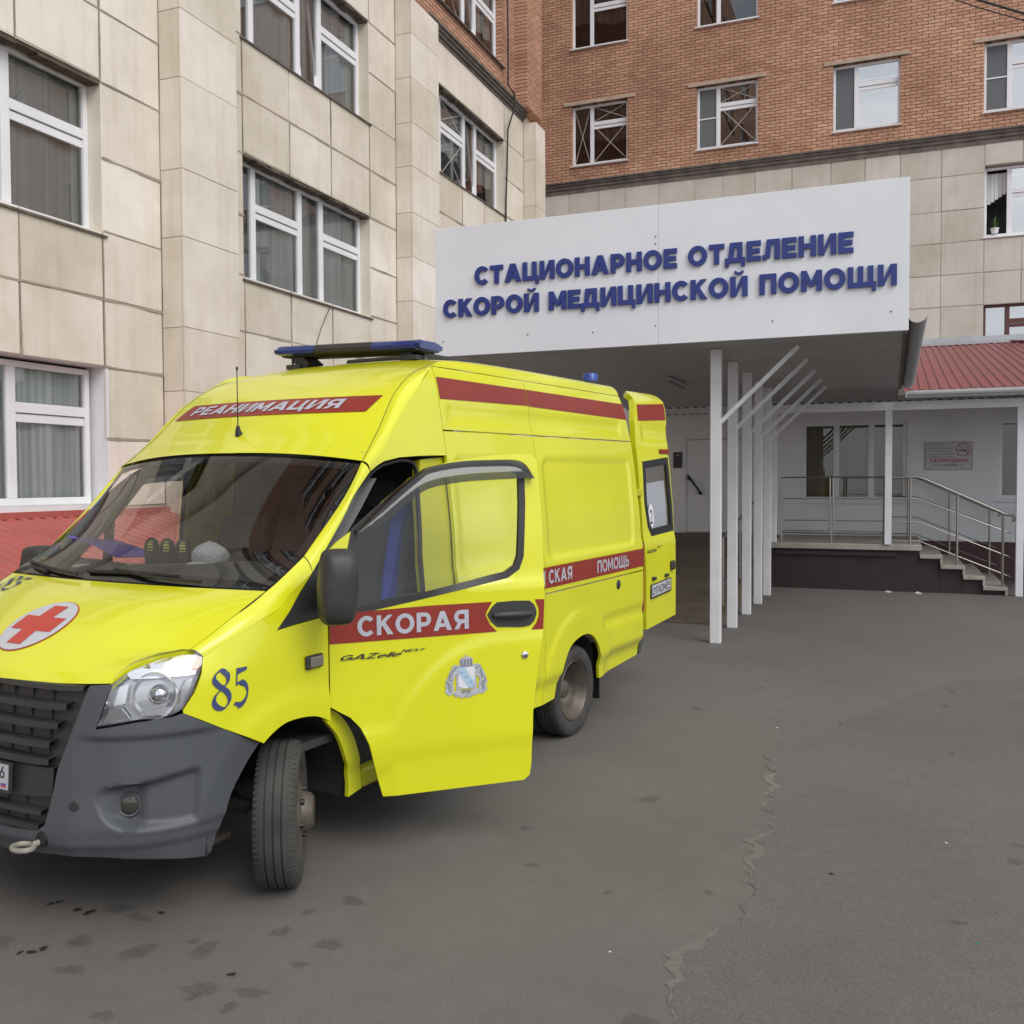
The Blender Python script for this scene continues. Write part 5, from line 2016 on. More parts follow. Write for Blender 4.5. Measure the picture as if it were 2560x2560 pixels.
# --- windscreen
WC = [(3.135, 0, 1.440), (3.03, 0, 1.535), (2.86, 0, 1.69), (2.64, 0, 1.89), (2.45, 0, 2.068)]
WE = [(3.046, .950, 1.440), (2.962, .953, 1.484), (2.765, .948, 1.594), (2.53, .936, 1.80), (2.328, .923, 2.018)]
fWs = two(WC, WE)
grid_surf('windscreen', fWs, -1, 1, 36, 0, 4, 30, M['wind'], van, Vector((2, 0, 1.2)))
def fWi(q, s):
    x, y, z = fWs(q, s)
    return (x - .004, y, z - .004)
b_ = panel('windscreen_border', [(-1, 0), (1, 0), (1, 4), (-1, 4)], fWi, M['trim'], van, [[(-.93, .62), (.93, .62), (.945, 1.4), (.95, 3.78), (-.95, 3.78), (-.945, 1.4)]], .12, 0)
for nm, pts in (('wiper', [(.62, .10), (.30, .22), (.09, .44), (-.02, .50)]), ('wiper', [(-.30, .12), (-.55, .32), (-.86, .75)])):
    w_ = MB()
    w_.tube([tuple(a + b2 for a, b2 in zip(fWs(q, s), (.012, 0, .018))) for q, s in smooth(pts, 4)], .009, 6)
    wo = w_.build('wiper', M['trim'], van, smooth=50)
    w_ = MB()
    if nm == 'wiper' and pts[0][0] > 0:
        blade = [(.44, .44), (.1, .46), (-.24, .40)]
    else:
        blade = [(-.62, .22), (-.80, .52), (-.93, .95)]
    w_.tube([tuple(a + b2 for a, b2 in zip(fWs(q, s), (.006, 0, .010))) for q, s in smooth(blade, 5)], .011, 6)
    w_.build('wiper_blade', M['trim'], wo, smooth=50)
# --- front: grille, bumper
def fN(y, z):
    zz = max(.25, min(1.45, z))
    w = W(zz)
    u = max(0.0, 1 - (abs(y) / w) ** NN)
    return 2.7 + (X0(zz) - 2.7) * u ** (1 / NN)
def fFront(y, z):
    return (fN(y, z), y, z)
gr = [(0, 1.093), (.30, 1.094), (.623, 1.097), (.57, .931), (.505, .753), (.475, .599), (.453, .52), (.41, .49), (.176, .476), (0, .474)]
full = gr + [(-y, z) for y, z in gr[::-1][1:-1]]
def fGr(y, z):
    return (fN(y, z) - .035, y, z)
grille = panel('grille', full, fGr, M['grille'], van, (), .06, .05, cen=Vector((2, 0, .8)))
def gw(z):
    return interp([(.48, .42), (.52, .45), (.6, .472), (.753, .502), (.931, .567), (1.10, .62)], z)
for z0, z1, pr, k in ((1.065, 1.097, .010, .97), (.985, 1.022, .016, .90), (.905, .942, .018, .88), (.825, .862, .018, .86), (.752, .79, .016, .90), (.615, .752, .004, .97), (.545, .575, .014, .93), (.480, .512, .010, .95)):
    rows = [[], [], [], []]
    for j in range(41):
        t = -1 + 2 * j / 40
        zm = (z0 + z1) / 2
        y = t * gw(zm) * k
        fade = 1 if abs(t) < .80 else 1 - .5 * (abs(t) - .80) / .2
        zc0 = z0 + (z1 - z0) * (1 - fade) * .2
        rows[0].append((fN(y, z1) - .034, y, z1))
        rows[1].append((fN(y, z1) + pr - .012, y, z1 - .004))
        rows[2].append((fN(y, zc0) + pr - .012, y, zc0 + .006))
        rows[3].append((fN(y, zc0) - .034, y, zc0))
    loft('slat', rows, M['grille'], grille, 30)
b = MB()
for y in (-.42, -.3, -.18, -.06, .06, .18, .30, .42):
    for z0, z1 in ((.79, .825), (.862, .905), (.942, .985), (1.022, 1.065), (.575, .615), (.512, .545)):
        if abs(y) < gw(z0) * .9:
            x = fN(y, z0) - .028
            b.box((x - .012, y - .003, z0), (x - .001, y + .003, z1))
b.build('rib', M['grille'], grille)
def sdpoly(x, y, poly):
    d = 1e9
    n = len(poly)
    for i in range(n):
        ax, ay = poly[i]
        bx_, by = poly[(i + 1) % n]
        ex, ey = bx_ - ax, by - ay
        t = max(0, min(1, ((x - ax) * ex + (y - ay) * ey) / (ex * ex + ey * ey + 1e-12)))
        d = min(d, math.hypot(x - ax - ex * t, y - ay - ey * t))
    return -d if inpoly(x, y, poly) else d
POCK = [(.484, .65), (.702, .672), (1.03, .715), (1.035, .611), (1.027, .535), (1.08, .488), (.939, .478), (.69, .484), (.582, .521), (.506, .59)]
arch_pts = smooth([(1.354, .765), (1.294, .692), (1.222, .572), (1.183, .441), (1.119, .326)], 12)
def fBump(phi, z):
    x, y = nose(phi, z)
    a = abs(phi)
    dep = 0.0
    if .45 < a < 1.12 and .44 < z < .76:
        zt = interp([(.47, .640), (.56, .668), (.70, .676), (1.04, .716), (1.12, .72)], a)
        zb = interp([(.47, .62), (.506, .585), (.58, .522), (.69, .494), (.94, .484), (1.08, .490), (1.12, .5)], a)
        dp = .078 * sst(.475, .665, a) if a < .665 else .078 - .040 * sst(.69, .80, a) - .012 * sst(.8, 1.0, a)
        dp *= 1 - sst(1.03, 1.075, a)
        dep = dp * sst(zb - .003, zb + .034, z) * sst(zt + .014, zt - .020, z)
    # brow above, recessed cheek below
    dep += .016 * sst(.89, .868, z) * sst(.36, .50, a) * (1 - sst(1.0, 1.25, a))
    dep += .020 * sst(.44, .40, z) * 0.6
    # wheel arch edge bevel
    if a > .8:
        da = min(math.hypot((a - p) * .75, z - q) for p, q in arch_pts)
        dep += .020 * max(0.0, 1 - da / .095)
    nx, ny = math.cos(phi) ** 2 + .15, math.sin(phi)
    L = math.hypot(nx, ny)
    return (x - dep * nx / L, y - dep * ny / L, z)
arch_b = smooth([(1.354, .765), (1.294, .692), (1.222, .572), (1.183, .441), (1.119, .326)], 5)
top_l = [(.436, 1.097), (.552, 1.104), (.525, 1.021), (.487, .920), (.60, .934), (.713, .946), (.82, .951), (.905, .956), (.955, .966), (1.16, .874)]
bot = [(1.074, .316), (.835, .352), (.562, .379), (.28, .388), (.10, .368), (.0, .352)]
inn = [(.0, .472), (.06, .474), (.212, .487), (.249, .517), (.270, .597), (.299, .751), (.370, .929)]
bp = top_l + arch_b + bot + inn
for mir in (False, True):
    panel('bumper', bp, fBump, M['bumper'], van, (), .03 if mir else .0115, .012, mirror=mir, cen=Vector((2.2, 0, .75)), sm=50)
# lower lip, fog lamps, plug, towing eye
for s in (1, -1):
    f = MB()
    x, y = nose(.665, .585)
    ax = Vector((.80, .60 * s, 0)).normalized()
    c = Vector((x - .062, s * y - .050 * s, .583))
    f.lathe([(.0, .004), (.026, .003), (.038, -.004), (.042, -.03)], c, ax, 24)
    fo = f.build('fog_lamp', mat('fog_lamp_glass', (.045, .043, .034), .15, coat=.4), van, smooth=40)
    f = MB()
    f.lathe([(.039, .0), (.047, .003), (.054, -.008), (.056, -.05)], c, ax, 24)
    f.build('fog_lamp_bezel', M['bumper'], fo, smooth=40)
    f = MB()
    x, y = nose(.392, .602)
    f.lathe([(.0, .003), (.021, .003), (.024, -.006)], (x - .003, s * y, .602), Vector((.93, .37 * s, 0)), 20)
    f.build('sensor_plug', M['black'], van, smooth=40)
f = MB()
tx, ty = nose(.228, .443)
f.tube([(tx + .055 + .035 * math.cos(R(a)), ty - .03 + .05 * math.sin(R(a)), .432) for a in range(0, 360, 20)], .012, 8, closed=True)
f.tube([(tx - .05, ty + .02, .450), (tx + .028, ty - .005, .438)], .014, 8)
f.build('towing_hook', M['rope'], van, smooth=50)
f = MB()
f.lathe([(.0, .004), (.03, .004), (.034, -.01)], (tx + .002, ty + .015, .458), (1, .1, .15), 16)
f.build('hook_hole', M['trim'], van)
# --- number plates
def decal_poly(name, polys, fn, m, parent, step=None, off=.003, cen=None):
    return panel(name, polys, fn, M[m], parent, (), step, 0, off, 0, False, cen)
def plate(parent, P0, Uv_, Vv_, Nv_, w, h, txt):
    b = MB()
    P0, Uv_, Vv_, Nv_ = Vector(P0), Vector(Uv_).normalized(), Vector(Vv_).normalized(), Vector(Nv_).normalized()
    def T(u, v, n):
        return P0 + Uv_ * u + Vv_ * v + Nv_ * n
    b.fbox(T, (-w / 2, -h / 2, 0), (w / 2, h / 2, .008))
    pl = b.build('number_plate', M['plate'], parent, bevel=.003)
    b = MB()
    for a, d in (((-w / 2 - .006, -h / 2 - .012), (w / 2 + .006, -h / 2)), ((-w / 2 - .006, h / 2), (w / 2 + .006, h / 2 + .006)), ((-w / 2 - .006, -h / 2), (-w / 2, h / 2)), ((w / 2, -h / 2), (w / 2 + .006, h / 2))):
        b.fbox(T, (*a, -.004), (*d, .011))
    b.build('plate_frame', M['black'], pl)
    def put(s, x0, x1, z0, hh, m, wt=.17):
        L, wd = word(s, wt, .16)
        sx = (x1 - x0) / wd
        Pp = [[(x0 + x * sx, z0 + y * hh) for x, y in p] for g_ in L for p in g_]
        pts, fs = tri_fill(Pp)
        o = MB()
        o.add([T(x, y, .0095) for x, y in pts], fs)
        o.build('plate_text', M[m], pl)
    put(txt[0], -w * .47, w * .24, -h * .36, h * .66, 'ink')
    put(txt[1], w * .285, w * .44, -h * .06, h * .44, 'ink', .15)
    put('RUS', w * .285, w * .385, -h * .40, h * .22, 'ink', .16)
    b = MB()
    for k, mm in enumerate(('plate', 'flagblue', 'flagred')):
        o = MB()
        o.fbox(T, (w * .395, -h * .24 - k * h * .075, .0085), (w * .46, -h * .24 - (k - 1) * h * .075, .0098))
        o.build('flag_band', M[mm], pl)
    o = MB()
    o.fbox(T, (w * .262, -h * .46, .0085), (w * .268, h * .46, .0096))
    o.build('plate_divider', M['ink'], pl)
    return pl
plate(van, (fN(0, .69) + .012, 0, .69), (0, 1, 0), (-.06, 0, 1), (1, 0, .06), .505, .112, ('О174ОМ', '46'))
# --- headlights
HLP = [(.552, 1.106), (.617, 1.156), (.733, 1.191), (.858, 1.207), (.940, 1.204), (.985, 1.191), (1.002, 1.172), (1.020, 1.124), (1.004, 1.05), (.948, .982), (.893, .961), (.80, .955), (.713, .951), (.60, .938), (.492, .926), (.530, 1.021)]
def fHL(d):
    def fn(phi, z):
        x, y = nose(phi, z)
        nx, ny = math.cos(phi) ** 1.3, math.sin(phi) ** 1.3
        L = math.hypot(nx, ny)
        return (x + d * nx / L, y + d * ny / L, z)
    return fn
for mir in (False, True):
    hl = panel('headlight', HLP, fHL(.001), M['lens'], van, (), .05, .012, gap=.003, mirror=mir, cen=Vector((2.5, 0, 1)))
    s = -1 if mir else 1
    panel('lamp_housing', inset(HLP, .003), fHL(-.055), M['reflector_d'], hl, (), .05, -.05, mirror=mir, cen=Vector((2.5, 0, 1)))
    def hp(phi, z, d):
        x, y, z = fHL(d)(phi, z)
        return Vector((x, s * y, z))
    ax = Vector((.86, .42 * s, .06)).normalized()
    c = hp(.80, 1.045, -.035)
    b = MB()
    b.lathe([(.030, -.05), (.055, -.035), (.080, -.01), (.092, .018), (.097, .018), (.100, .008)], c, ax, 32)
    b.build('reflector_bowl', M['reflector'], hl, smooth=40)
    b = MB()
    b.lathe([(.0, .012), (.02, .010), (.036, .0), (.044, -.018), (.044, -.05)], c - ax * .005, ax, 28)
    b.build('projector_lens', M['chrome'], hl, smooth=40)
    for pl_, mm in (([(.60, 1.135), (.66, 1.158), (1.0, 1.135), (1.005, 1.118), (.64, 1.118)], 'reflector'), ([(.70, 1.17), (.90, 1.19), (.96, 1.165), (.96, 1.145), (.72, 1.150)], 'chrome'), ([(.958, 1.185), (.995, 1.178), (1.008, 1.13), (.97, 1.14)], 'amber'), ([(.565, 1.01), (.59, 1.09), (.64, 1.10), (.63, 1.02)], 'reflector'), ([(.515, .945), (.545, .995), (.61, 1.0), (.66, .958)], 'chrome'), ([(.72, .965), (.84, .965), (.91, .985), (.90, .995), (.72, .978)], 'reflector'), ([(.93, 1.0), (.985, 1.06), (.995, 1.11), (.965, 1.10), (.94, 1.05)], 'reflector')):
        panel('reflector_facet', pl_, fHL(-.022), M[mm], hl, (), .05, .02, mirror=mir, cen=Vector((2.5, 0, 1)))
# --- wheels
def wheel(x, y, z, steer, dual, sgn):
    ax = Vector((-math.sin(steer), math.cos(steer), 0)) * sgn
    c = Vector((x, y * sgn, z))
    def tyre(cc):
        b = MB()
        r = .337
        hw = .0925
        prof = [(.222, -hw * .75), (.235, -hw * .92), (.275, -hw * 1.06), (.305, -hw * 1.02), (.326, -hw * .86), (.334, -hw * .70)]
        for k in (-.42, -.02, .38):
            prof += [(r, hw * (k - .045)), (r - .009, hw * (k - .03)), (r - .009, hw * (k + .03)), (r, hw * (k + .045))]
        prof += [(.334, hw * .70), (.326, hw * .86), (.305, hw * 1.02), (.275, hw * 1.06), (.235, hw * .92), (.222, hw * .75)]
        b.lathe(prof, cc, ax, 72)
        b.lathe([(.222, hw * .75), (.21, hw * .2), (.21, -hw * .2), (.222, -hw * .75)], cc, ax, 72)
        # shoulder sipes
        for k in range(72):
            a = 2 * math.pi * k / 72
            s_ = ax.cross(Vector((0, 0, 1))).normalized()
            t_ = ax.cross(s_)
            d = s_ * math.cos(a) + t_ * math.sin(a)
            for sd in (-1, 1):
                b.bar(cc + d * .3325 + ax * sd * hw * .66, cc + d * .322 + ax * sd * hw * .95, .012, .008, d)
        return b
    w = tyre(c).build('wheel', M['tyre'], van, smooth=32)
    b = MB()
    hw = .0925
    if dual:
        b.lathe([(.226, hw * .80), (.219, hw * .88), (.212, hw * .80), (.206, hw * .45), (.186, hw * .2), (.180, -.01), (.168, -.035), (.150, -.075), (.125, -.10), (.10, -.105), (.10, -.07), (.07, -.065), (.066, .0), (.05, .012), (.0, .014)], c, ax, 48)
    else:
        b.lathe([(.226, hw * .80), (.219, hw * .88), (.212, hw * .80), (.20, hw * .5), (.17, hw * .55), (.15, .075), (.115, .095), (.095, .10), (.085, .135), (.07, .150), (.0, .152)], c, ax, 48)
    rim = b.build('rim', M['steel'], w, smooth=35)
    s_ = ax.cross(Vector((0, 0, 1))).normalized()
    t_ = ax.cross(s_)
    for k in range(6):
        b = MB()
        a = 2 * math.pi * k / 6 + .3
        d = s_ * math.cos(a) + t_ * math.sin(a)
        o = -.105 if dual else .095
        b.lathe([(.0, .02), (.012, .02), (.014, 0)], c + d * (.085 if dual else .105) + ax * (o + .0), ax, 6)
        b.build('wheel_nut', M['trim'], w)
    if dual:
        for k in range(5):
            b = MB()
            a = 2 * math.pi * k / 5
            d = s_ * math.cos(a) + t_ * math.sin(a)
            b.lathe([(.0, .002), (.024, .002)], c + d * .137 + ax * -.088, (ax * .8 + d * -.6), 14)
            b.build('vent_hole', M['ink'], w)
        tyre(c - ax * .215).build('inner_tyre', M['tyre'], w, smooth=32)
    return w
wheel(WR[0], .893, .335, 0, True, 1)
wheel(WR[0], .893, .335, 0, True, -1)
STEER = R(37)
wheel(2.945, .918, .366, STEER, False, 1)
def wheel_r():
    ax = Vector((-math.sin(STEER), math.cos(STEER), 0))
w2 = wheel(2.945, .868, .366, -STEER * .85, False, -1)
# wheel housings, underside
for s in (1, -1):
    n = 28
    for (cx, cz, r, y0, y1) in ((WF[0], .375, .45, .42, .985), (WR[0], .36, .392, .42, .995)):
        a0 = R(-8)
        b = MB()
        rows = []
        for k in range(n + 1):
            a = a0 + (math.pi - 2 * a0) * k / n
            ye = y1 - .07 * max(0, 1 - math.sin(max(0, a)) * 1.25)
            rows.append([(cx + r * math.cos(a), s * y0, cz + r * math.sin(a)), (cx + r * math.cos(a), s * ye, cz + r * math.sin(a))])
        vs = [p for q in rows for p in q]
        fs = [(2 * k, 2 * k + 1, 2 * k + 3, 2 * k + 2) for k in range(n)]
        b.add(vs, fs)
        b.add([(cx + r * math.cos(a0 + (math.pi - 2 * a0) * k / n), s * y0, cz + r * math.sin(a0 + (math.pi - 2 * a0) * k / n)) for k in range(n + 1)], [tuple(range(n + 1))])
        b.build('wheel_housing', M['black'], van)
b = MB()
b.box((-1.28, -.42, .36), (3.5, .42, .62))
b.box((.42, -.93, .38), (1.6, .93, .62))
b.box((1.6, -.93, .40), (2.42, .93, .62))
b.box((-1.28, -.93, .42), (-.54, .93, .62))
b.build('chassis', M['trim'], van)
dst = mat('dusty_axle_steel', (.085, .076, .066), .8, var=.3, scale=8)
b = MB()
b.tube([(WR[0], -.9, .335), (WR[0], .9, .335)], .06, 12)
b.lathe([(.0, -.14), (.14, -.13), (.15, 0), (.14, .13), (0, .14)], (WR[0], 0, .335), (1, 0, 0), 20)
b.build('axle', dst, van, smooth=40)
b = MB()
b.tube([(2.945, -.75, .36), (2.945, .75, .36)], .035, 10)
b.build('axle', dst, van, smooth=40)
b = MB()
b.tube([(2.80, .45, .34), (3.02, .80, .36)], .018, 8)
b.build('tie_rod', dst, van, smooth=40)
b = MB()
b.box((3.05, .35, .24), (3.35, .70, .27))
b.build('skid_plate', dst, van, bevel=.008)
for s in (1, -1):
    b = MB()
    b.box((-.62, min(s * .58, s * .94), .16), (-.61, max(s * .58, s * .94), .48))
    b.build('mud_flap', M['trim'], van)

# --- cab interior
b = MB()
b.box((1.42, -.93, .62), (2.9, .93, .66))
b.build('cab_floor', M['interior'], van)
bk = [(W(z) - .05, z) for z in (.62, .8, 1.1, 1.33, 1.5, 1.8, 2.1, 2.3, 2.45, 2.55)]
bk += [(-y, z) for y, z in bk[::-1]]
b = MB()
nb = len(bk)
b.add([(1.38, y, z) for y, z in bk] + [(1.42, y, z) for y, z in bk], [tuple(range(nb)), tuple(range(2 * nb - 1, nb - 1, -1))] + [(k, nb + k, nb + (k + 1) % nb, (k + 1) % nb) for k in range(nb)])
b.build('bulkhead', M['interior'], van)
b = MB()
b.box((1.42, -.90, 2.06), (2.27, .90, 2.08))
b.build('headliner', M['interior_l'], van)
prof = [(3.07, 1.40), (2.92, 1.455), (2.74, 1.488), (2.62, 1.475), (2.53, 1.38), (2.50, 1.22), (2.58, 1.05), (2.62, .70)]
rows = []
for j in range(25):
    y = -.93 + 1.86 * j / 24
    k = -.085 * (abs(y) / .93) ** 2
    hump = .03 * math.exp(-((y - .45) / .22) ** 2) - .02 * math.exp(-((y + .45) / .25) ** 2)
    rows.append([(x + (k if x > 2.8 else 0), y, z + (hump if z > 1.3 else 0)) for x, z in smooth(prof, 3)])
loft('dashboard', rows, M['dash'], van, 50)
def seat(y, w):
    b = MB()
    b.box((1.75, y - w / 2, .95), (2.28, y + w / 2, 1.12))
    so = b.build('seat', M['interior'], van, bevel=.05)
    b = MB()
    vs = []
    for z, x0, x1, k in ((1.08, 1.62, 1.80, 1), (1.45, 1.58, 1.74, 1), (1.70, 1.55, 1.68, .86)):
        vs += [(x0, y - w / 2 * k, z), (x1, y - w / 2 * k, z), (x1, y + w / 2 * k, z), (x0, y + w / 2 * k, z)]
    fs = [(0, 3, 2, 1), (8, 9, 10, 11)]
    for r_ in (0, 4):
        for k in range(4):
            fs.append((r_ + k, r_ + (k + 1) % 4, r_ + 4 + (k + 1) % 4, r_ + 4 + k))
    b.add(vs, fs)
    b.build('seat_back', M['interior'], so, bevel=.04)
    b = MB()
    b.box((1.55, y - .12, 1.75), (1.65, y + .12, 1.93))
    b.build('headrest', M['interior'], so, bevel=.035)
    b = MB()
    b.box((1.78, y - w / 2 + .05, .66), (2.2, y + w / 2 - .05, .95))
    b.build('seat_base', M['interior'], so)
seat(.52, .50)
seat(-.10, .42)
seat(-.58, .46)
b = MB()
cst = Vector((2.44, .50, 1.33))
axs = Vector((-.55, 0, .83)).normalized()
e1 = Vector((0, 1, 0))
e2 = axs.cross(e1)
b.tube([cst + (e1 * math.cos(R(a)) + e2 * math.sin(R(a))) * .20 for a in range(0, 360, 12)], .016, 8, closed=True)
for a in (20, 160, 270):
    b.bar(cst, cst + (e1 * math.cos(R(a)) + e2 * math.sin(R(a))) * .19, .035, .02)
b.lathe([(.0, .02), (.06, .015), (.07, -.02)], cst, axs, 20)
b.build('steering_wheel', M['interior'], van, smooth=40)
# interior pillar trims with a grab handle on the passenger side
for s in (1, -1):
    ap = smooth([(2.93, .955, 1.47), (2.765, .95, 1.585), (2.53, .938, 1.79), (2.32, .926, 2.01)], 4)
    rows = [[(x - .03, s * (y - .012), z - .03), (x - .05, s * (y - .07), z - .045), (x - .12, s * (y - .06), z - .07), (x - .13, s * (y - .0), z - .07)] for x, y, z in ap]
    loft('pillar_trim', rows, M['interior_l'], van, 50)
b = MB()
b.tube(smooth([(2.50, -.885, 1.74), (2.515, -.83, 1.745), (2.56, -.80, 1.70), (2.62, -.80, 1.63), (2.655, -.84, 1.585), (2.66, -.89, 1.57)], 4), .013, 8)
b.build('grab_handle', M['interior_l'], van, smooth=50)
# --- front doors (left one swung open), built closed about the hinge
HX, HY, DTH = 2.725, 1.02, R(38)
DOOR = [(2.716, 1.588), (2.66, 1.640), (2.584, 1.692), (2.432, 1.825), (2.279, 1.945), (2.201, 1.985), (2.083, 2.022), (1.883, 2.053), (1.70, 2.066), (1.61, 2.062), (1.578, 2.035), (1.565, 1.793), (1.562, 1.486), (1.574, 1.15), (1.61, .95), (1.640, .70), (1.646, .417), (1.656, .360), (1.69, .335), (2.454, .347), (2.493, .488), (2.527, .627), (2.566, .711), (2.618, .769), (2.67, .801), (2.716, .831)]
GL_IN = [(2.56, 1.672), (2.435, 1.775), (2.296, 1.882), (2.174, 1.932), (2.05, 1.960), (1.89, 1.972), (1.73, 1.975), (1.69, 1.955), (1.692, 1.80), (1.712, 1.53), (1.732, 1.480), (1.785, 1.447), (2.068, 1.398), (2.3, 1.357), (2.50, 1.325), (2.60, 1.31), (2.60, 1.50)]
GL_OUT = inset(GL_IN, -.034)
for k, q in enumerate(GL_OUT):
    if q[0] > 2.70:
        GL_OUT[k] = (2.70, q[1])
def sdoor(x, z):
    y = Ys(min(x, 2.72), z)
    # swage that sweeps up towards the rear, lower bead
    zc = interp([(1.56, 1.118), (1.86, 1.114), (2.0, 1.085), (2.13, 1.026), (2.26, .911), (2.33, .829), (2.40, .70)], x)
    y += .009 * sst(zc + .025, zc - .035, z) * sst(.50, .60, z)
    y += .012 * (1 - sst(-.016, .014, sd_rect(x, z, 1.60, .20, 2.42, .480, .03)))
    y += .010 * (1 - sst(.0, .05, abs(z - 1.375))) * (1 if x < 2.6 else 0)
    return y
def mkdoor(s, opened):
    off = Vector((HX, s * HY, 0))
    def L(x, y, z):
        return (x - HX, y - HY, z)
    def fD(x, z):
        return L(x, sdoor(x, z), z)
    cen = CEN - Vector((HX, HY, 0))
    mir = s < 0
    d = panel('door', [DOOR], fD, M['yellow'], van, [GL_OUT], .03, .035, 0, .0035, mir, cen, True)
    d.location = off
    if opened:
        d.rotation_euler = (0, 0, -DTH)
    def part(name, poly, m, depth=0, holes=(), step=.05, fl=.012, parent=None):
        def f(x, z):
            return L(x, sdoor(x, z) + depth, z)
        return panel(name, poly, f, M[m], parent or d, holes, step, fl, 0, 0, mir, cen)
    part('window_frame', GL_OUT, 'black', .002, [GL_IN], .05, .03)
    def fg(x, z):
        return L(x, Ys(min(x, 2.72), z) - .010, z)
    panel('window_glass', GL_OUT, fg, M['carglass'], d, (), .08, 0, 0, 0, mir, cen)
    part('inner_trim', [(2.66, 1.30), (1.68, 1.42), (1.66, .50), (2.44, .45), (2.60, .80)], 'interior', -.05, (), .1, 0)
    # rain deflector over the window
    up = [(2.578, 1.690), (2.387, 1.862), (2.24, 1.968), (2.17, 1.998), (2.005, 2.024), (1.85, 2.03), (1.706, 2.03), (1.645, 2.005), (1.616, 1.955), (1.613, 1.932)]
    lo = [(2.560, 1.672), (2.43, 1.725), (2.266, 1.850), (2.173, 1.893), (2.03, 1.916), (1.89, 1.925), (1.76, 1.930), (1.686, 1.934), (1.640, 1.934), (1.616, 1.930)]
    a, c = smooth(up, 3), smooth(lo, 3)
    rows = []
    for (x0, z0), (x1, z1) in zip(a, c):
        r_ = []
        for t in (0, .12, .3, .55, .8, 1):
            x, z = x0 + (x1 - x0) * t, z0 + (z1 - z0) * t
            bulge = .012 + .034 * math.sin(min(1, t * 1.6) * math.pi / 2)
            if t == 0:
                bulge = .003
            p = L(x, Ys(min(x, 2.72), z) + bulge, z)
            r_.append((p[0], s * p[1] if mir else p[1], p[2]))
        rows.append(r_)
    loft('rain_deflector', rows, M['visor'], d, 60)
    if mir:
        b = MB()
        b.bar(L(2.40, Ys(2.40, 1.85) - .03, 1.86), L(2.42, Ys(2.42, 1.35) - .03, 1.34), .05, .03)
        b.v = [(x, -y, z) for x, y, z in b.v]
        b.build('window_divider', M['black'], d)
        b = MB()
        b.bar(L(2.385, Ys(2.40, 1.85) - .035, 1.86), L(2.405, Ys(2.42, 1.35) - .035, 1.34), .014, .034)
        b.v = [(x, -y, z) for x, y, z in b.v]
        b.build('divider_edge', M['yellow_in'], d)
    # handle
    hd = [(1.90, 1.232), (1.872, 1.272), (1.842, 1.297), (1.75, 1.300), (1.655, 1.295), (1.628, 1.272), (1.615, 1.24), (1.615, 1.214), (1.63, 1.18), (1.655, 1.158), (1.70, 1.152), (1.844, 1.162), (1.880, 1.195)]
    h = part('door_handle', inset(hd, .004), 'black', .006, (), .05, .015)
    b = MB()
    yy = sdoor(1.75, 1.22)
    pts_ = [L(1.86, yy + .010, 1.226), L(1.82, yy + .026, 1.228), L(1.70, yy + .026, 1.226), L(1.655, yy + .010, 1.224)]
    b.tube([(x, y * s if mir else y, z) for x, y, z in pts_], [.016, .020, .020, .016], 8)
    b.build('grip', M['black'], d, smooth=50)
    b = MB()
    p = L(1.69, sdoor(1.69, 1.008), 1.008)
    b.lathe([(.0, .012), (.010, .012), (.016, .010), (.021, .004), (.023, -.005)], (p[0], p[1] * s if mir else p[1], p[2]), (0, s, 0), 20)
    b.build('lock', M['chrome'], d, smooth=40)
    b = MB()
    b.fbox(lambda u, v, n: (p[0] + u, (p[1] + n) * s if mir else p[1] + n, p[2] + v), (-.002, -.009, .011), (.002, .009, .0128))
    b.build('key_slot', M['ink'], d)
    # mirror on its arm
    rows = []
    for yv, k in ((1.075, .55), (1.10, .88), (1.15, 1.0), (1.22, 1.0), (1.262, .93), (1.283, .72), (1.29, .30)):
        cx, cz = 2.735, 1.452
        r_ = []
        for q in range(25):
            a = 2 * math.pi * q / 24
            e = .42
            ca, sa = math.cos(a), math.sin(a)
            r_.append(L(cx + .082 * k * abs(ca) ** e * (1 if ca >= 0 else -1) - (.012 if sa > 0 else 0), yv + (.0 if mir else .135), cz - (.02 if mir else 0) + (.12 if mir else .172) * k * abs(sa) ** e * (1 if sa >= 0 else -1)))
        rows.append(r_)
    if mir:
        rows = [[(x, -y, z) for x, y, z in r_] for r_ in rows]
    rows.append([tuple(sum(c_) / 25 for c_ in zip(*rows[-1]))] * 25)
    mi = loft('mirror', rows, M['black'], d, 60, flip=not mir)
    b = MB()
    a_ = L(2.68, 1.00, 1.40)
    c_ = L(2.735, 1.23, 1.40)
    sg = -1 if mir else 1
    b.bar((a_[0], a_[1] * sg, a_[2]), (c_[0], c_[1] * sg, c_[2]), .07, .16)
    b.build('mirror_arm', M['black'], mi, bevel=.02)
    return d, fD, cen
dl, fD, cenD = mkdoor(1, True)
dr_, _, _ = mkdoor(-1, False)
dl['label'] = 'front door swung wide open with red stripe and coat of arms'
def dsheet(name, polys, m, parent=dl, off=.0030, step=.06, fn=None, cen=cenD):
    return panel(name, polys, fn or fD, M[m], parent, (), step, 0, off, 0, False, cen)
dsheet('red_stripe', [[(2.712, 1.262), (2.548, 1.290), (2.2, 1.298), (1.868, 1.297), (1.897, 1.250), (1.904, 1.228), (1.880, 1.180), (1.842, 1.141), (2.712, 1.140)]], 'red')
dsheet('red_stripe', [[(1.627, 1.296), (1.572, 1.294), (1.580, 1.136), (1.648, 1.138), (1.618, 1.175), (1.604, 1.214), (1.606, 1.25)]], 'red')
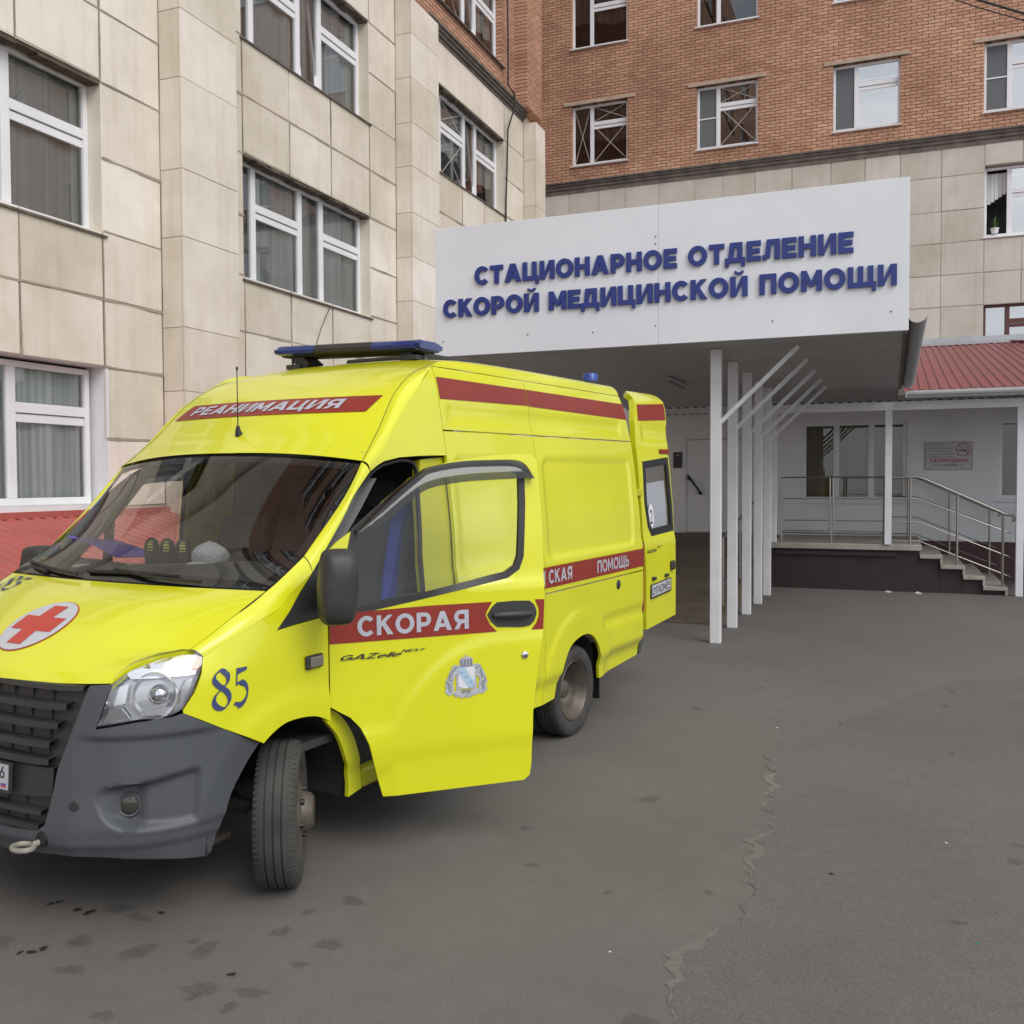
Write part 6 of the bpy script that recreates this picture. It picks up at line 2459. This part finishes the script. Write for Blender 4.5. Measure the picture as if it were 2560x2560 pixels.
def lay(s, ua, ub, va, h, w, sp=.12, slant=0.0):
    """lay a word from u=ua to u=ub, base v=va, cap height h (u may run backwards)"""
    L_, wd = word(s, w, sp, 1.0, slant)
    k = (ub - ua) / wd
    return [[(ua + x * k, va + y * h) for x, y in p] for g_ in L_ for p in g_]
dsheet('lettering', lay('СКОРАЯ', 2.575, 1.998, 1.168, .098, .245, .13), 'silver_film', off=.0055)
dsheet('badge', lay('GAZ', 2.672, 2.49, 1.056, .026, .20, .02, .45) + lay('elle', 2.487, 2.366, 1.056, .024, .16, .04, .45), 'black', off=.006)
dsheet('badge', lay('NEXT', 2.357, 2.240, 1.074, .013, .20, .10, .45), 'black', off=.006)
# coat of arms
def blob(cx, cz, r, n, seed, k=.25):
    rnd = random.Random(seed)
    return [(cx + r * (1 + rnd.uniform(-k, k)) * math.cos(6.2832 * i / n), cz + r * (1 + rnd.uniform(-k, k)) * math.sin(6.2832 * i / n)) for i in range(n)]
ex, ez = 2.016, .925
wr = []
rnd = random.Random(2)
for sd in (-1, 1):
    for t in range(9):
        a = t / 8
        wr.append(blob(ex + sd * (.060 + .022 * math.sin(a * 2.2) + .012 * a), ez + .045 - .115 * a, .018 + .006 * a, 9, 10 + t + sd))
    wr.append(blob(ex + sd * .092, ez - .068, .017, 9, 60 + sd))
for t in range(5):
    wr.append(blob(ex - .05 + .025 * t, ez - .082 - .012 * math.sin(t / 4 * 3.14), .019, 9, 80 + t))
crown = [[(ex - .032, ez + .05), (ex + .032, ez + .05), (ex + .036, ez + .085), (ex + .022, ez + .10), (ex, ez + .098), (ex - .022, ez + .10), (ex - .036, ez + .085)], [(ex - .006, ez + .095), (ex + .006, ez + .095), (ex + .004, ez + .112), (ex - .004, ez + .112)]]
dsheet('coat_of_arms', wr + crown + [bx2(ex - .055, ez - .065, ex + .055, ez + .06)], 'emb_grey', off=.0042, step=None)
ca = [o for o in bpy.data.objects if o.name == 'coat_of_arms'][0]
def arms(polys, m, off):
    dsheet('coat_of_arms_detail', polys, m, dl, off, None)
arms([[(ex - .044, ez + .048), (ex + .044, ez + .048), (ex + .044, ez - .045), (ex + .03, ez - .056), (ex, ez - .064), (ex - .03, ez - .056), (ex - .044, ez - .045)]], 'emb_white', .0052)
arms([[(ex + .044, ez + .048), (ex + .010, ez + .048), (ex - .044, ez - .035), (ex - .044, ez - .045), (ex - .03, ez - .056), (ex - .010, ez - .06), (ex + .044, ez + .02)]], 'emb_blue', .0060)
lv = []
for sd in (-1, 1):
    for t in range(14):
        a = t / 13
        x_ = ex + sd * (.062 + .022 * math.sin(a * 2.2) + .012 * a + rnd.uniform(-.012, .012))
        z_ = ez + .05 - .12 * a
        th_ = rnd.uniform(0, 3.1)
        lv.append([(x_ + .010 * math.cos(th_), z_ + .010 * math.sin(th_)), (x_ - .003 * math.sin(th_), z_ + .003 * math.cos(th_)), (x_ - .010 * math.cos(th_), z_ - .010 * math.sin(th_)), (x_ + .003 * math.sin(th_), z_ - .003 * math.cos(th_))])
for k in range(4):
    lv.append(bx2(ex - .030 + .017 * k, ez + .058, ex - .022 + .017 * k, ez + .09))
lv.append(bx2(ex - .034, ez + .052, ex + .034, ez + .056))
for k in range(3):
    q = (ex + .026 - .024 * k, ez + .022 - .026 * k)
    lv.append([(q[0] - .008, q[1]), (q[0], q[1] + .003), (q[0] + .008, q[1]), (q[0], q[1] - .003)])
for k in range(4):
    lv.append([(ex - .022 + .012 * k, ez - .078), (ex - .016 + .012 * k, ez - .064), (ex - .012 + .012 * k, ez - .078), (ex - .016 + .012 * k, ez - .088)])
arms(lv, 'emb_dark', .0068)

# --- stripes and lettering on the body
def body_sheet(name, polys, m, off=.003, step=.06, both=False, parent=None):
    o = panel(name, polys, fS, M[m], parent or van, (), step, 0, off)
    if both:
        panel(name, polys, fS, M[m], parent or van, (), step, 0, off, 0, True)
    return o
for mir in (False, True):
    def bs(name, polys, m, off=.003, step=.05):
        return panel(name, polys, fS, M[m], van, (), step, 0, off, 0, mir)
    bs('red_stripe', [[(SEAM2 - .004, 1.162), (SEAM2 - .004, 1.308), (-1.314, 1.309), (-1.314, 1.160)]], 'red')
    bs('red_stripe', [[(1.556, 1.162), (1.556, 1.308), (SEAM2 + .004, 1.308), (SEAM2 + .004, 1.160)]], 'red')
    bs('red_stripe', [[(SEAM2 - .004, 2.418), (SEAM2 - .004, 2.534), (-1.214, 2.530), (-1.243, 2.40)]], 'red')
    bs('red_stripe', [[(1.560, 2.403), (1.560, 2.534), (SEAM2 + .004, 2.534), (SEAM2 + .004, 2.421)]], 'red')
body_sheet('lettering', lay('СКАЯ', .428, .062, 1.190, .095, .235, .13), 'silver_film', .0055)
body_sheet('lettering', lay('ПОМОЩЬ', -.375, -.995, 1.188, .095, .215, .13), 'silver_film', .0055)
body_sheet('lettering', lay('МЕДИЦИН', 1.30, .482, 1.190, .095, .235, .13), 'silver_film', .0055)
# rear mirror-side words repeat out of sight and are left off
# forehead band with the word for intensive care
RB = [(-.93, 1.98), (.87, 1.98), (.93, 2.86), (-.855, 2.86)]
def fRb(q, s):
    return fRoof(q, s)
panel('red_band', [RB], fRb, M['red'], van, (), .08, 0, .004)
panel('lettering', lay('РЕАНИМАЦИЯ', -.755, .665, 2.17, .52, .25, .12, .10), fRb, M['silver_film'], van, (), .08, 0, .0075)
# hood: medical cross roundel and fleet numbers
HSv = [Vector(fHood(0, i * NH / 240)) for i in range(241)]
HL_ = [0]
for a, c in zip(HSv, HSv[1:]):
    HL_.append(HL_[-1] + (c - a).length)
i0 = min(range(241), key=lambda i: abs(HSv[i].x - 3.545))
def fHd(u, v):
    """u = metres to the left of the centreline, v = metres rearwards from the roundel centre"""
    t = HL_[i0] - v
    k = 0
    for i in range(240):
        if HL_[i] <= t <= HL_[i + 1]:
            k = i
            break
    s = (k + (t - HL_[k]) / (HL_[k + 1] - HL_[k])) * NH / 240
    return fHood(u / tab(HE, s)[1], s)
RC = .187
circ = lambda r: [(r * math.cos(R(a)), r * math.sin(R(a))) for a in range(0, 360, 8)]
panel('roundel', [circ(RC)], fHd, M['red_cross'], hood, (), .06, 0, .003, 0, False, Vector((3, 0, .8)))
panel('roundel_field', [circ(RC - .006)], fHd, M['plate'], hood, (), .06, 0, .005, 0, False, Vector((3, 0, .8)))
kx, kw = .142, .050
panel('cross', [[(-kw, -kx), (kw, -kx), (kw, -kw), (kx, -kw), (kx, kw), (kw, kw), (kw, kx), (-kw, kx), (-kw, kw), (-kx, kw), (-kx, -kw), (-kw, -kw)]], fHd, M['red_cross'], hood, (), .06, 0, .007, 0, False, Vector((3, 0, .8)))
n85 = num85()
panel('fleet_number', [[(-.88 + .19 * x + .04 * y, .20 + .19 * y) for x, y in p] for p in n85], fHd, M['blue_film'], hood, (), .06, 0, .004, 0, False, Vector((3, 0, .8)))
panel('fleet_number', [[(3.400 - .163 * x, .960 + .163 * y) for x, y in p] for p in n85], fS, M['blue_film'], van, (), .04, 0, .004)
# side repeater lamp
for s in (1, -1):
    b = MB()
    y0 = Ys(2.84, 1.08) * s
    b.box((2.782, min(y0, y0 + s * .022), 1.045), (2.898, max(y0, y0 + s * .022), 1.112))
    r_ = b.build('side_repeater', M['black'], van, bevel=.010)
    b = MB()
    b.box((2.792, min(y0 + s * .018, y0 + s * .030), 1.054), (2.880, max(y0 + s * .018, y0 + s * .030), 1.103))
    b.build('lens', mat('repeater_lens', (.20, .18, .15), .25, coat=.4), r_, bevel=.006)
# fuel cap lock, tail lamp, rear bumper corner
b = MB()
b.lathe([(.0, .004), (.035, .004), (.040, .0), (.041, -.006)], (-.786, side(-.786, 1.057) + .001, 1.057), (0, 1, 0), 24)
fl = b.build('filler_lock', M['black'], van, smooth=40)
for s in (1, -1):
    b = MB()
    b.box((-1.365, min(s * .90, s * 1.026), .77), (-1.324, max(s * .90, s * 1.026), 1.36))
    b.build('tail_lamp', M['red'], van, bevel=.01)
    b = MB()
    vs = []
    for z, x1, y1 in ((.40, -1.375, .985), (.50, -1.41, 1.0), (.76, -1.40, 1.005), (.775, -1.385, 1.0)):
        vs += [(-1.325, s * y1, z), (x1 + .012, s * (y1 - .002), z), (x1, s * (y1 - .03), z), (x1, s * .6, z), (-1.325, s * .6, z)]
    fs = []
    for r_ in range(3):
        for k in range(5):
            fs.append((r_ * 5 + k, r_ * 5 + (k + 1) % 5, r_ * 5 + 5 + (k + 1) % 5, r_ * 5 + 5 + k))
    fs += [(4, 3, 2, 1, 0), (15, 16, 17, 18, 19)]
    b.add(vs, fs)
    b.build('rear_bumper', M['bumper'], van, smooth=40)
b = MB()
b.box((-1.41, -.6, .40), (-1.33, .6, .56))
b.build('rear_bumper', M['bumper'], van, bevel=.01)
# --- rear doors folded back along the sides' line
RD = [(-1.470, .588), (-1.462, 1.064), (-1.430, 1.354), (-1.430, 1.896), (-1.445, 2.182), (-1.500, 2.42), (-1.60, 2.610), (-1.575, 2.655), (-1.63, 2.680), (-2.30, 2.690), (-2.352, 2.672), (-2.345, 2.62), (-2.262, 2.36), (-2.205, 2.104), (-2.190, 1.395), (-2.190, 1.194), (-2.196, .625)]
RG = [(-1.535, 2.055), (-2.185, 2.10), (-2.185, 1.405), (-1.62, 1.385), (-1.540, 1.476), (-1.492, 1.666)]
def rdy(x, z):
    y = W(min(z, 2.62)) - .03
    if z > 2.62:
        y -= .9 * (z - 2.62) + 6 * (z - 2.62) ** 2
    d = sd_rect(x, z, -2.5, 2.22, -1.62, 2.40, .03)
    y -= .010 * (1 - sst(-.03, .005, d))
    return y
def fRD(x, z):
    return (x, rdy(x, z), z)
RGi = inset(RG, .07)
RDC = Vector((-1.8, 0, 1.6))
for mir in (False, True):
    s = -1 if mir else 1
    rd = panel('rear_door', [RD], fRD, M['yellow'], van, [inset(RG, .012)], .035, .05, 0, 0, mir, RDC, True)
    rd['label'] = 'rear door folded back with window, paper sheet and number plate' if not mir else 'rear door folded back on the far side'
    def rs(name, polys, m, off, step=.08, holes=(), fl=0):
        return panel(name, polys, fRD, M[m], rd, holes, step, fl, off, 0, mir, RDC)
    rs('window_border', [inset(RG, .006)], 'trim', .001, .08, [RGi], .02)
    rs('window_glass', [RG], 'carglass', -.012)
    rs('red_stripe', [[(-1.575, 2.408), (-1.625, 2.553), (-2.318, 2.597), (-2.262, 2.440)]], 'red', .003)
    b = MB()
    b.box((-2.205, s * (rdy(-2.1, 2.145) if s > 0 else rdy(-2.1, 2.145)) - .001, 2.125), (-1.975, s * rdy(-2.1, 2.145) + .018 * s, 2.165))
    b.build('brake_lamp', M['red'], rd, bevel=.006)
    b = MB()
    yh = rdy(-2.1, 1.1)
    b.box((-2.11, min(s * (yh - .002), s * (yh + .035)), 1.055), (-2.035, max(s * (yh - .002), s * (yh + .035)), 1.145))
    b.build('handle', M['black'], rd, bevel=.018)
    for z in (.72, 1.78):
        b = MB()
        b.box((-1.455, min(s * .93, s * .975), z - .03), (-1.35, max(s * .93, s * .975), z + .03))
        b.build('hinge', M['yellow_in'], rd, bevel=.01)
    if not mir:
        def fp(x, z):
            return (x, rdy(x, z) - .022, z)
        panel('paper_sheet', [[(-1.560, 1.853), (-2.075, 1.880), (-2.075, 1.452), (-1.66, 1.430), (-1.592, 1.47), (-1.535, 1.60)]], fp, M['emb_white'], rd, (), .1, 0, 0, 0, False, RDC)
        rs('sticker', [[(-1.665 + .062 * math.cos(R(a)), 1.565 + .115 * math.sin(R(a))) for a in range(0, 360, 15)]], 'emb_white', -.0100, None)
        L_ = glyph('2', .17)[0]
        rs('sticker_text', [[(-1.637 - .085 * x, 1.50 + .125 * y) for x, y in p] for p in L_], 'brownframe', -.0085, None)
        rs('badge', lay('GAZ', -1.470, -1.60, 1.252, .030, .2, .02, .3) + lay('elle', -1.60, -1.695, 1.256, .026, .16, .04, .3) + lay('NEXT', -1.705, -1.825, 1.285, .014, .2, .1, .3), 'black', .006, None)
        plate(rd, (-1.795, rdy(-1.8, .92) + .004, .922), (-1, 0, .045), (0, 0, 1), (0, 1, 0), .475, .104, ('О174ОМ', '46'))
        b = MB()
        for x in (-1.62, -1.93):
            b.box((x - .03, .985, 1.005), (x + .03, 1.03, 1.035))
        b.build('plate_lamp', M['black'], rd, bevel=.006)
        b = MB()
        b.box((-1.64, .78, 1.80), (-1.50, .84, 2.02))
        b.build('reflective_jacket', M['orange'], rd, bevel=.02)
# --- roof fittings
b = MB()
T_lb = Matrix.Translation((1.2, 0, 2.792)) @ Matrix.Rotation(R(-1.9), 4, 'X')
def lbx(x, y, z):
    return tuple(T_lb @ Vector((x, y, z)))
def lb_seg(y0, y1, name, m, parent, hx=.14, z0=-.030, z1=.035, taper=0):
    b = MB()
    prof = [(-hx, z0 + .008), (-hx + .02, z0), (hx - .02, z0), (hx, z0 + .008), (hx + .004, z0 + .030), (hx - .016, z1 - .01), (hx - .045, z1), (-hx + .045, z1), (-hx + .016, z1 - .01), (-hx - .004, z0 + .03)]
    rows = []
    for y, k in ((y0, 1 - (taper if taper < 0 else 0) * -1 if False else 1), (y1, 1)):
        rows.append([lbx(x, y, z) for x, z in prof + prof[:1]])
    vs = [p for r_ in rows for p in r_]
    n = 11
    fs = [(j, j + 1, n + j + 1, n + j) for j in range(10)] + [tuple(range(9, -1, -1)), tuple(range(n, n + 10))]
    b.add(vs, fs)
    return b.build(name, m, parent, smooth=30)
lb = lb_seg(-.25, .23, 'light_bar', M['black'], van)
lb_seg(.232, .580, 'blue_lens', M['bluelens'], lb)
lb_seg(-.580, -.252, 'blue_lens', M['bluelens'], lb)
lb_seg(.581, .612, 'end_cap', M['bluelens'], lb, .125, -.022, .022)
lb_seg(-.612, -.581, 'end_cap', M['bluelens'], lb, .125, -.022, .022)
lb_seg(-.57, .57, 'base_tray', M['trim'], lb, .10, -.042, -.0305)
for y in (-.47, .50):
    b = MB()
    for dx in (-.06, .06):
        b.bar(lbx(dx, y, -.04), (1.2 + dx, y + (.10 if y < 0 else -.06), 2.695), .03, .075)
    b.box((1.10, y - .06, 2.685), (1.30, y + .06, 2.715))
    b.build('bracket', M['black'], lb)
for y in (-.56, .56):
    b = MB()
    b.tube([lbx(0, y, -.03), (1.2, y, 2.69)], .008, 6)
    b.lathe([(.0, .03), (.02, .028), (.03, 0)], (1.2, y, 2.685), (0, 0, 1), 12)
    b.build('stay', M['black'], lb)
b = MB()
b.box((.25, -.30, 2.725), (.95, .42, 2.772))
b.build('roof_hatch', M['black'], van, bevel=.02)
b = MB()
b.lathe([(.0, .083), (.055, .082), (.062, .074), (.064, 0)], (-1.1, .65, 2.71), (0, 0, 1), 28)
bc = b.build('beacon', M['bluelens_b'], van, smooth=40)
b = MB()
b.lathe([(.066, .02), (.07, .018), (.07, -.04)], (-1.1, .65, 2.71), (0, 0, 1), 28)
b.build('beacon_base', M['black'], bc, smooth=40)
b = MB()
b.tube([(2.262, -.0, 2.185), (2.275, .0, 2.215), (2.272, -.003, 2.245)], [.026, .016, .009], 8)
an = b.build('antenna', M['trim'], van, smooth=50)
b = MB()
b.tube([(2.272, -.003, 2.24), (2.270, -.005, 2.40), (2.266, -.008, 2.575)], [.0035, .003, .0028], 6)
b.lathe([(.0, .01), (.006, .008), (.006, -.012), (.0, -.014)], (2.266, -.008, 2.575), (0, 0, 1), 8)
b.build('antenna_rod', M['trim'], an, smooth=50)

# ================================================================ THINGS LYING ON THE DASHBOARD
def on_van(o, x, y, z, rz=0):
    o.matrix_world = VM @ Matrix.Translation((x, y, z)) @ Matrix.Rotation(R(rz), 4, 'Z')
cp = thing('flat_cap', 'rumpled light grey cloth cap on the dashboard behind the windscreen', 'cap')
on_van(cp, 2.60, .10, 1.485, 10)
rows = []
rnd = random.Random(8)
for i in range(9):
    t = i / 8
    r_ = []
    for k in range(25):
        a = 2 * math.pi * k / 24
        rr = (1 - (max(0, t - .12) / .88) ** 2.6) ** .5 * (.86 + .14 * math.sin(min(1, t / .35) * 1.57)) if i < 8 else .02
        rr = max(.03, rr) * (1 + .05 * math.sin(3 * a + t * 4) + .04 * math.sin(7 * a - t * 3))
        r_.append((.085 * rr * math.cos(a), .108 * rr * math.sin(a), .115 * t ** .8 + .010 * math.sin(2 * a + 1)))
    rows.append(r_)
loft('crown', rows, M['capcloth'], cp, 80)
b = MB()
b.lathe([(.055, .0), (.085, .0), (.087, .006), (.05, .015)], (.03, -.02, .0), (0, 0, 1), 24, close=True)
b.build('brim', M['capcloth'], cp, smooth=60)
fo = thing('folder', 'thin purple plastic folder lying open on the passenger side of the dashboard', 'folder')
on_van(fo, 2.66, -.60, 1.56, 4)
b = MB()
b.add([(-.17, -.17, .02), (.17, -.17, .07), (.19, .02, .04), (-.15, .02, -.01), (-.16, .20, -.06), (.16, .20, -.04)], [(0, 1, 2, 3), (3, 2, 5, 4)])
o = b.build('cover', M['purple'], fo)
md = o.modifiers.new('thickness', 'SOLIDIFY')
md.thickness = .006
for k, (y, lab) in enumerate(((-.30, 'left'), (-.175, 'middle'), (-.05, 'right'))):
    m_ = thing('work_glove', 'black rounded glove with yellow mesh print, %s one of three on the dashboard' % ('leftmost' if lab == 'left' else ('middle' if lab == 'middle' else 'rightmost')), 'glove', group='black and yellow gloves on the dashboard')
    on_van(m_, 2.63, y - .02, 1.478, -6 + 5 * k)
    b = MB()
    b.lathe([(.0, .140), (.016, .137), (.034, .118), (.042, .085), (.043, .042), (.036, .0)], (0, 0, 0), (0, 0, 1), 24)
    b.build('palm', M['trim'], m_, smooth=60)
    b = MB()
    for i in range(4):
        for j in range(4):
            a = R(38 - 14 + 11 * i + 3 * (j % 2))
            z = .075 + .0145 * j
            r_ = interp([(.0, .036), (.042, .043), (.085, .042), (.118, .034), (.140, .01)], z) + .0015
            d = Vector((math.cos(a), math.sin(a), 0))
            t_ = Vector((-math.sin(a), math.cos(a), 0))
            p = d * r_ + Vector((0, 0, z))
            b.add([p - t_ * .0035 - Vector((0, 0, .006)), p + t_ * .0035 - Vector((0, 0, .006)), p + t_ * .0035 + Vector((0, 0, .005)) - d * .004, p - t_ * .0035 + Vector((0, 0, .005)) - d * .004], [(0, 1, 2, 3)])
    b.build('mesh_print', M['yellowmesh'], m_)
for k, (x, y, w_, d_, m_, nm, lab, cat) in enumerate(((2.86, -.62, .10, .05, 'paper', 'paper_scrap', 'small crumpled white paper on the dashboard near the passenger corner', 'paper'), (2.80, .02, .09, .13, 'signwhite', 'document', 'printed white document lying flat on the dashboard beside the grey cap', 'document'), (2.70, -.42, .05, .04, 'paper', 'paper_scrap', 'folded white paper scrap on the dashboard in front of the purple folder', 'paper'))):
    b = MB()
    b.box((-w_ / 2, -d_ / 2, 0), (w_ / 2, d_ / 2, .012))
    o = b.build(nm, M[m_], bevel=.004)
    tag(o, lab, cat)
    on_van(o, x, y, 1.462, 15 + 20 * k)
b = MB()
b.box((-.04, -.07, 0), (.04, .07, .02))
o = b.build('mobile_radio', M['trim'], bevel=.006)
tag(o, 'small black radio handset lying on the dashboard by the printed document', 'radio')
on_van(o, 2.88, .10, 1.465, 30)
jk = thing('work_jacket', 'bright blue work jacket hanging behind the driver seat inside the open cab', 'jacket')
on_van(jk, 0, 0, 0)
b = MB()
pl_ = [(1.60, 1.84), (1.64, 1.86), (1.66, 1.78), (1.72, 1.66), (1.80, 1.40), (1.86, 1.22), (1.92, .98), (1.76, .96), (1.68, 1.22), (1.625, 1.60)]
nj = len(pl_)
vs = [(x, .73 + .02 * math.sin(z * 9), z) for x, z in pl_] + [(x + .01, .67 + .02 * math.sin(z * 7), z) for x, z in pl_]
b.add(vs, [tuple(range(nj)), tuple(range(2 * nj - 1, nj - 1, -1))] + [(k, nj + k, nj + (k + 1) % nj, (k + 1) % nj) for k in range(nj)])
b.build('body', M['blue_seat'], jk, bevel=.012)
b = MB()
for k in range(3):
    b.box((1.652 + .012 * k, .757, 1.700 - .02 * k), (1.664 + .012 * k, .760, 1.712 - .02 * k))
b.build('print', M['silver_film'], jk)
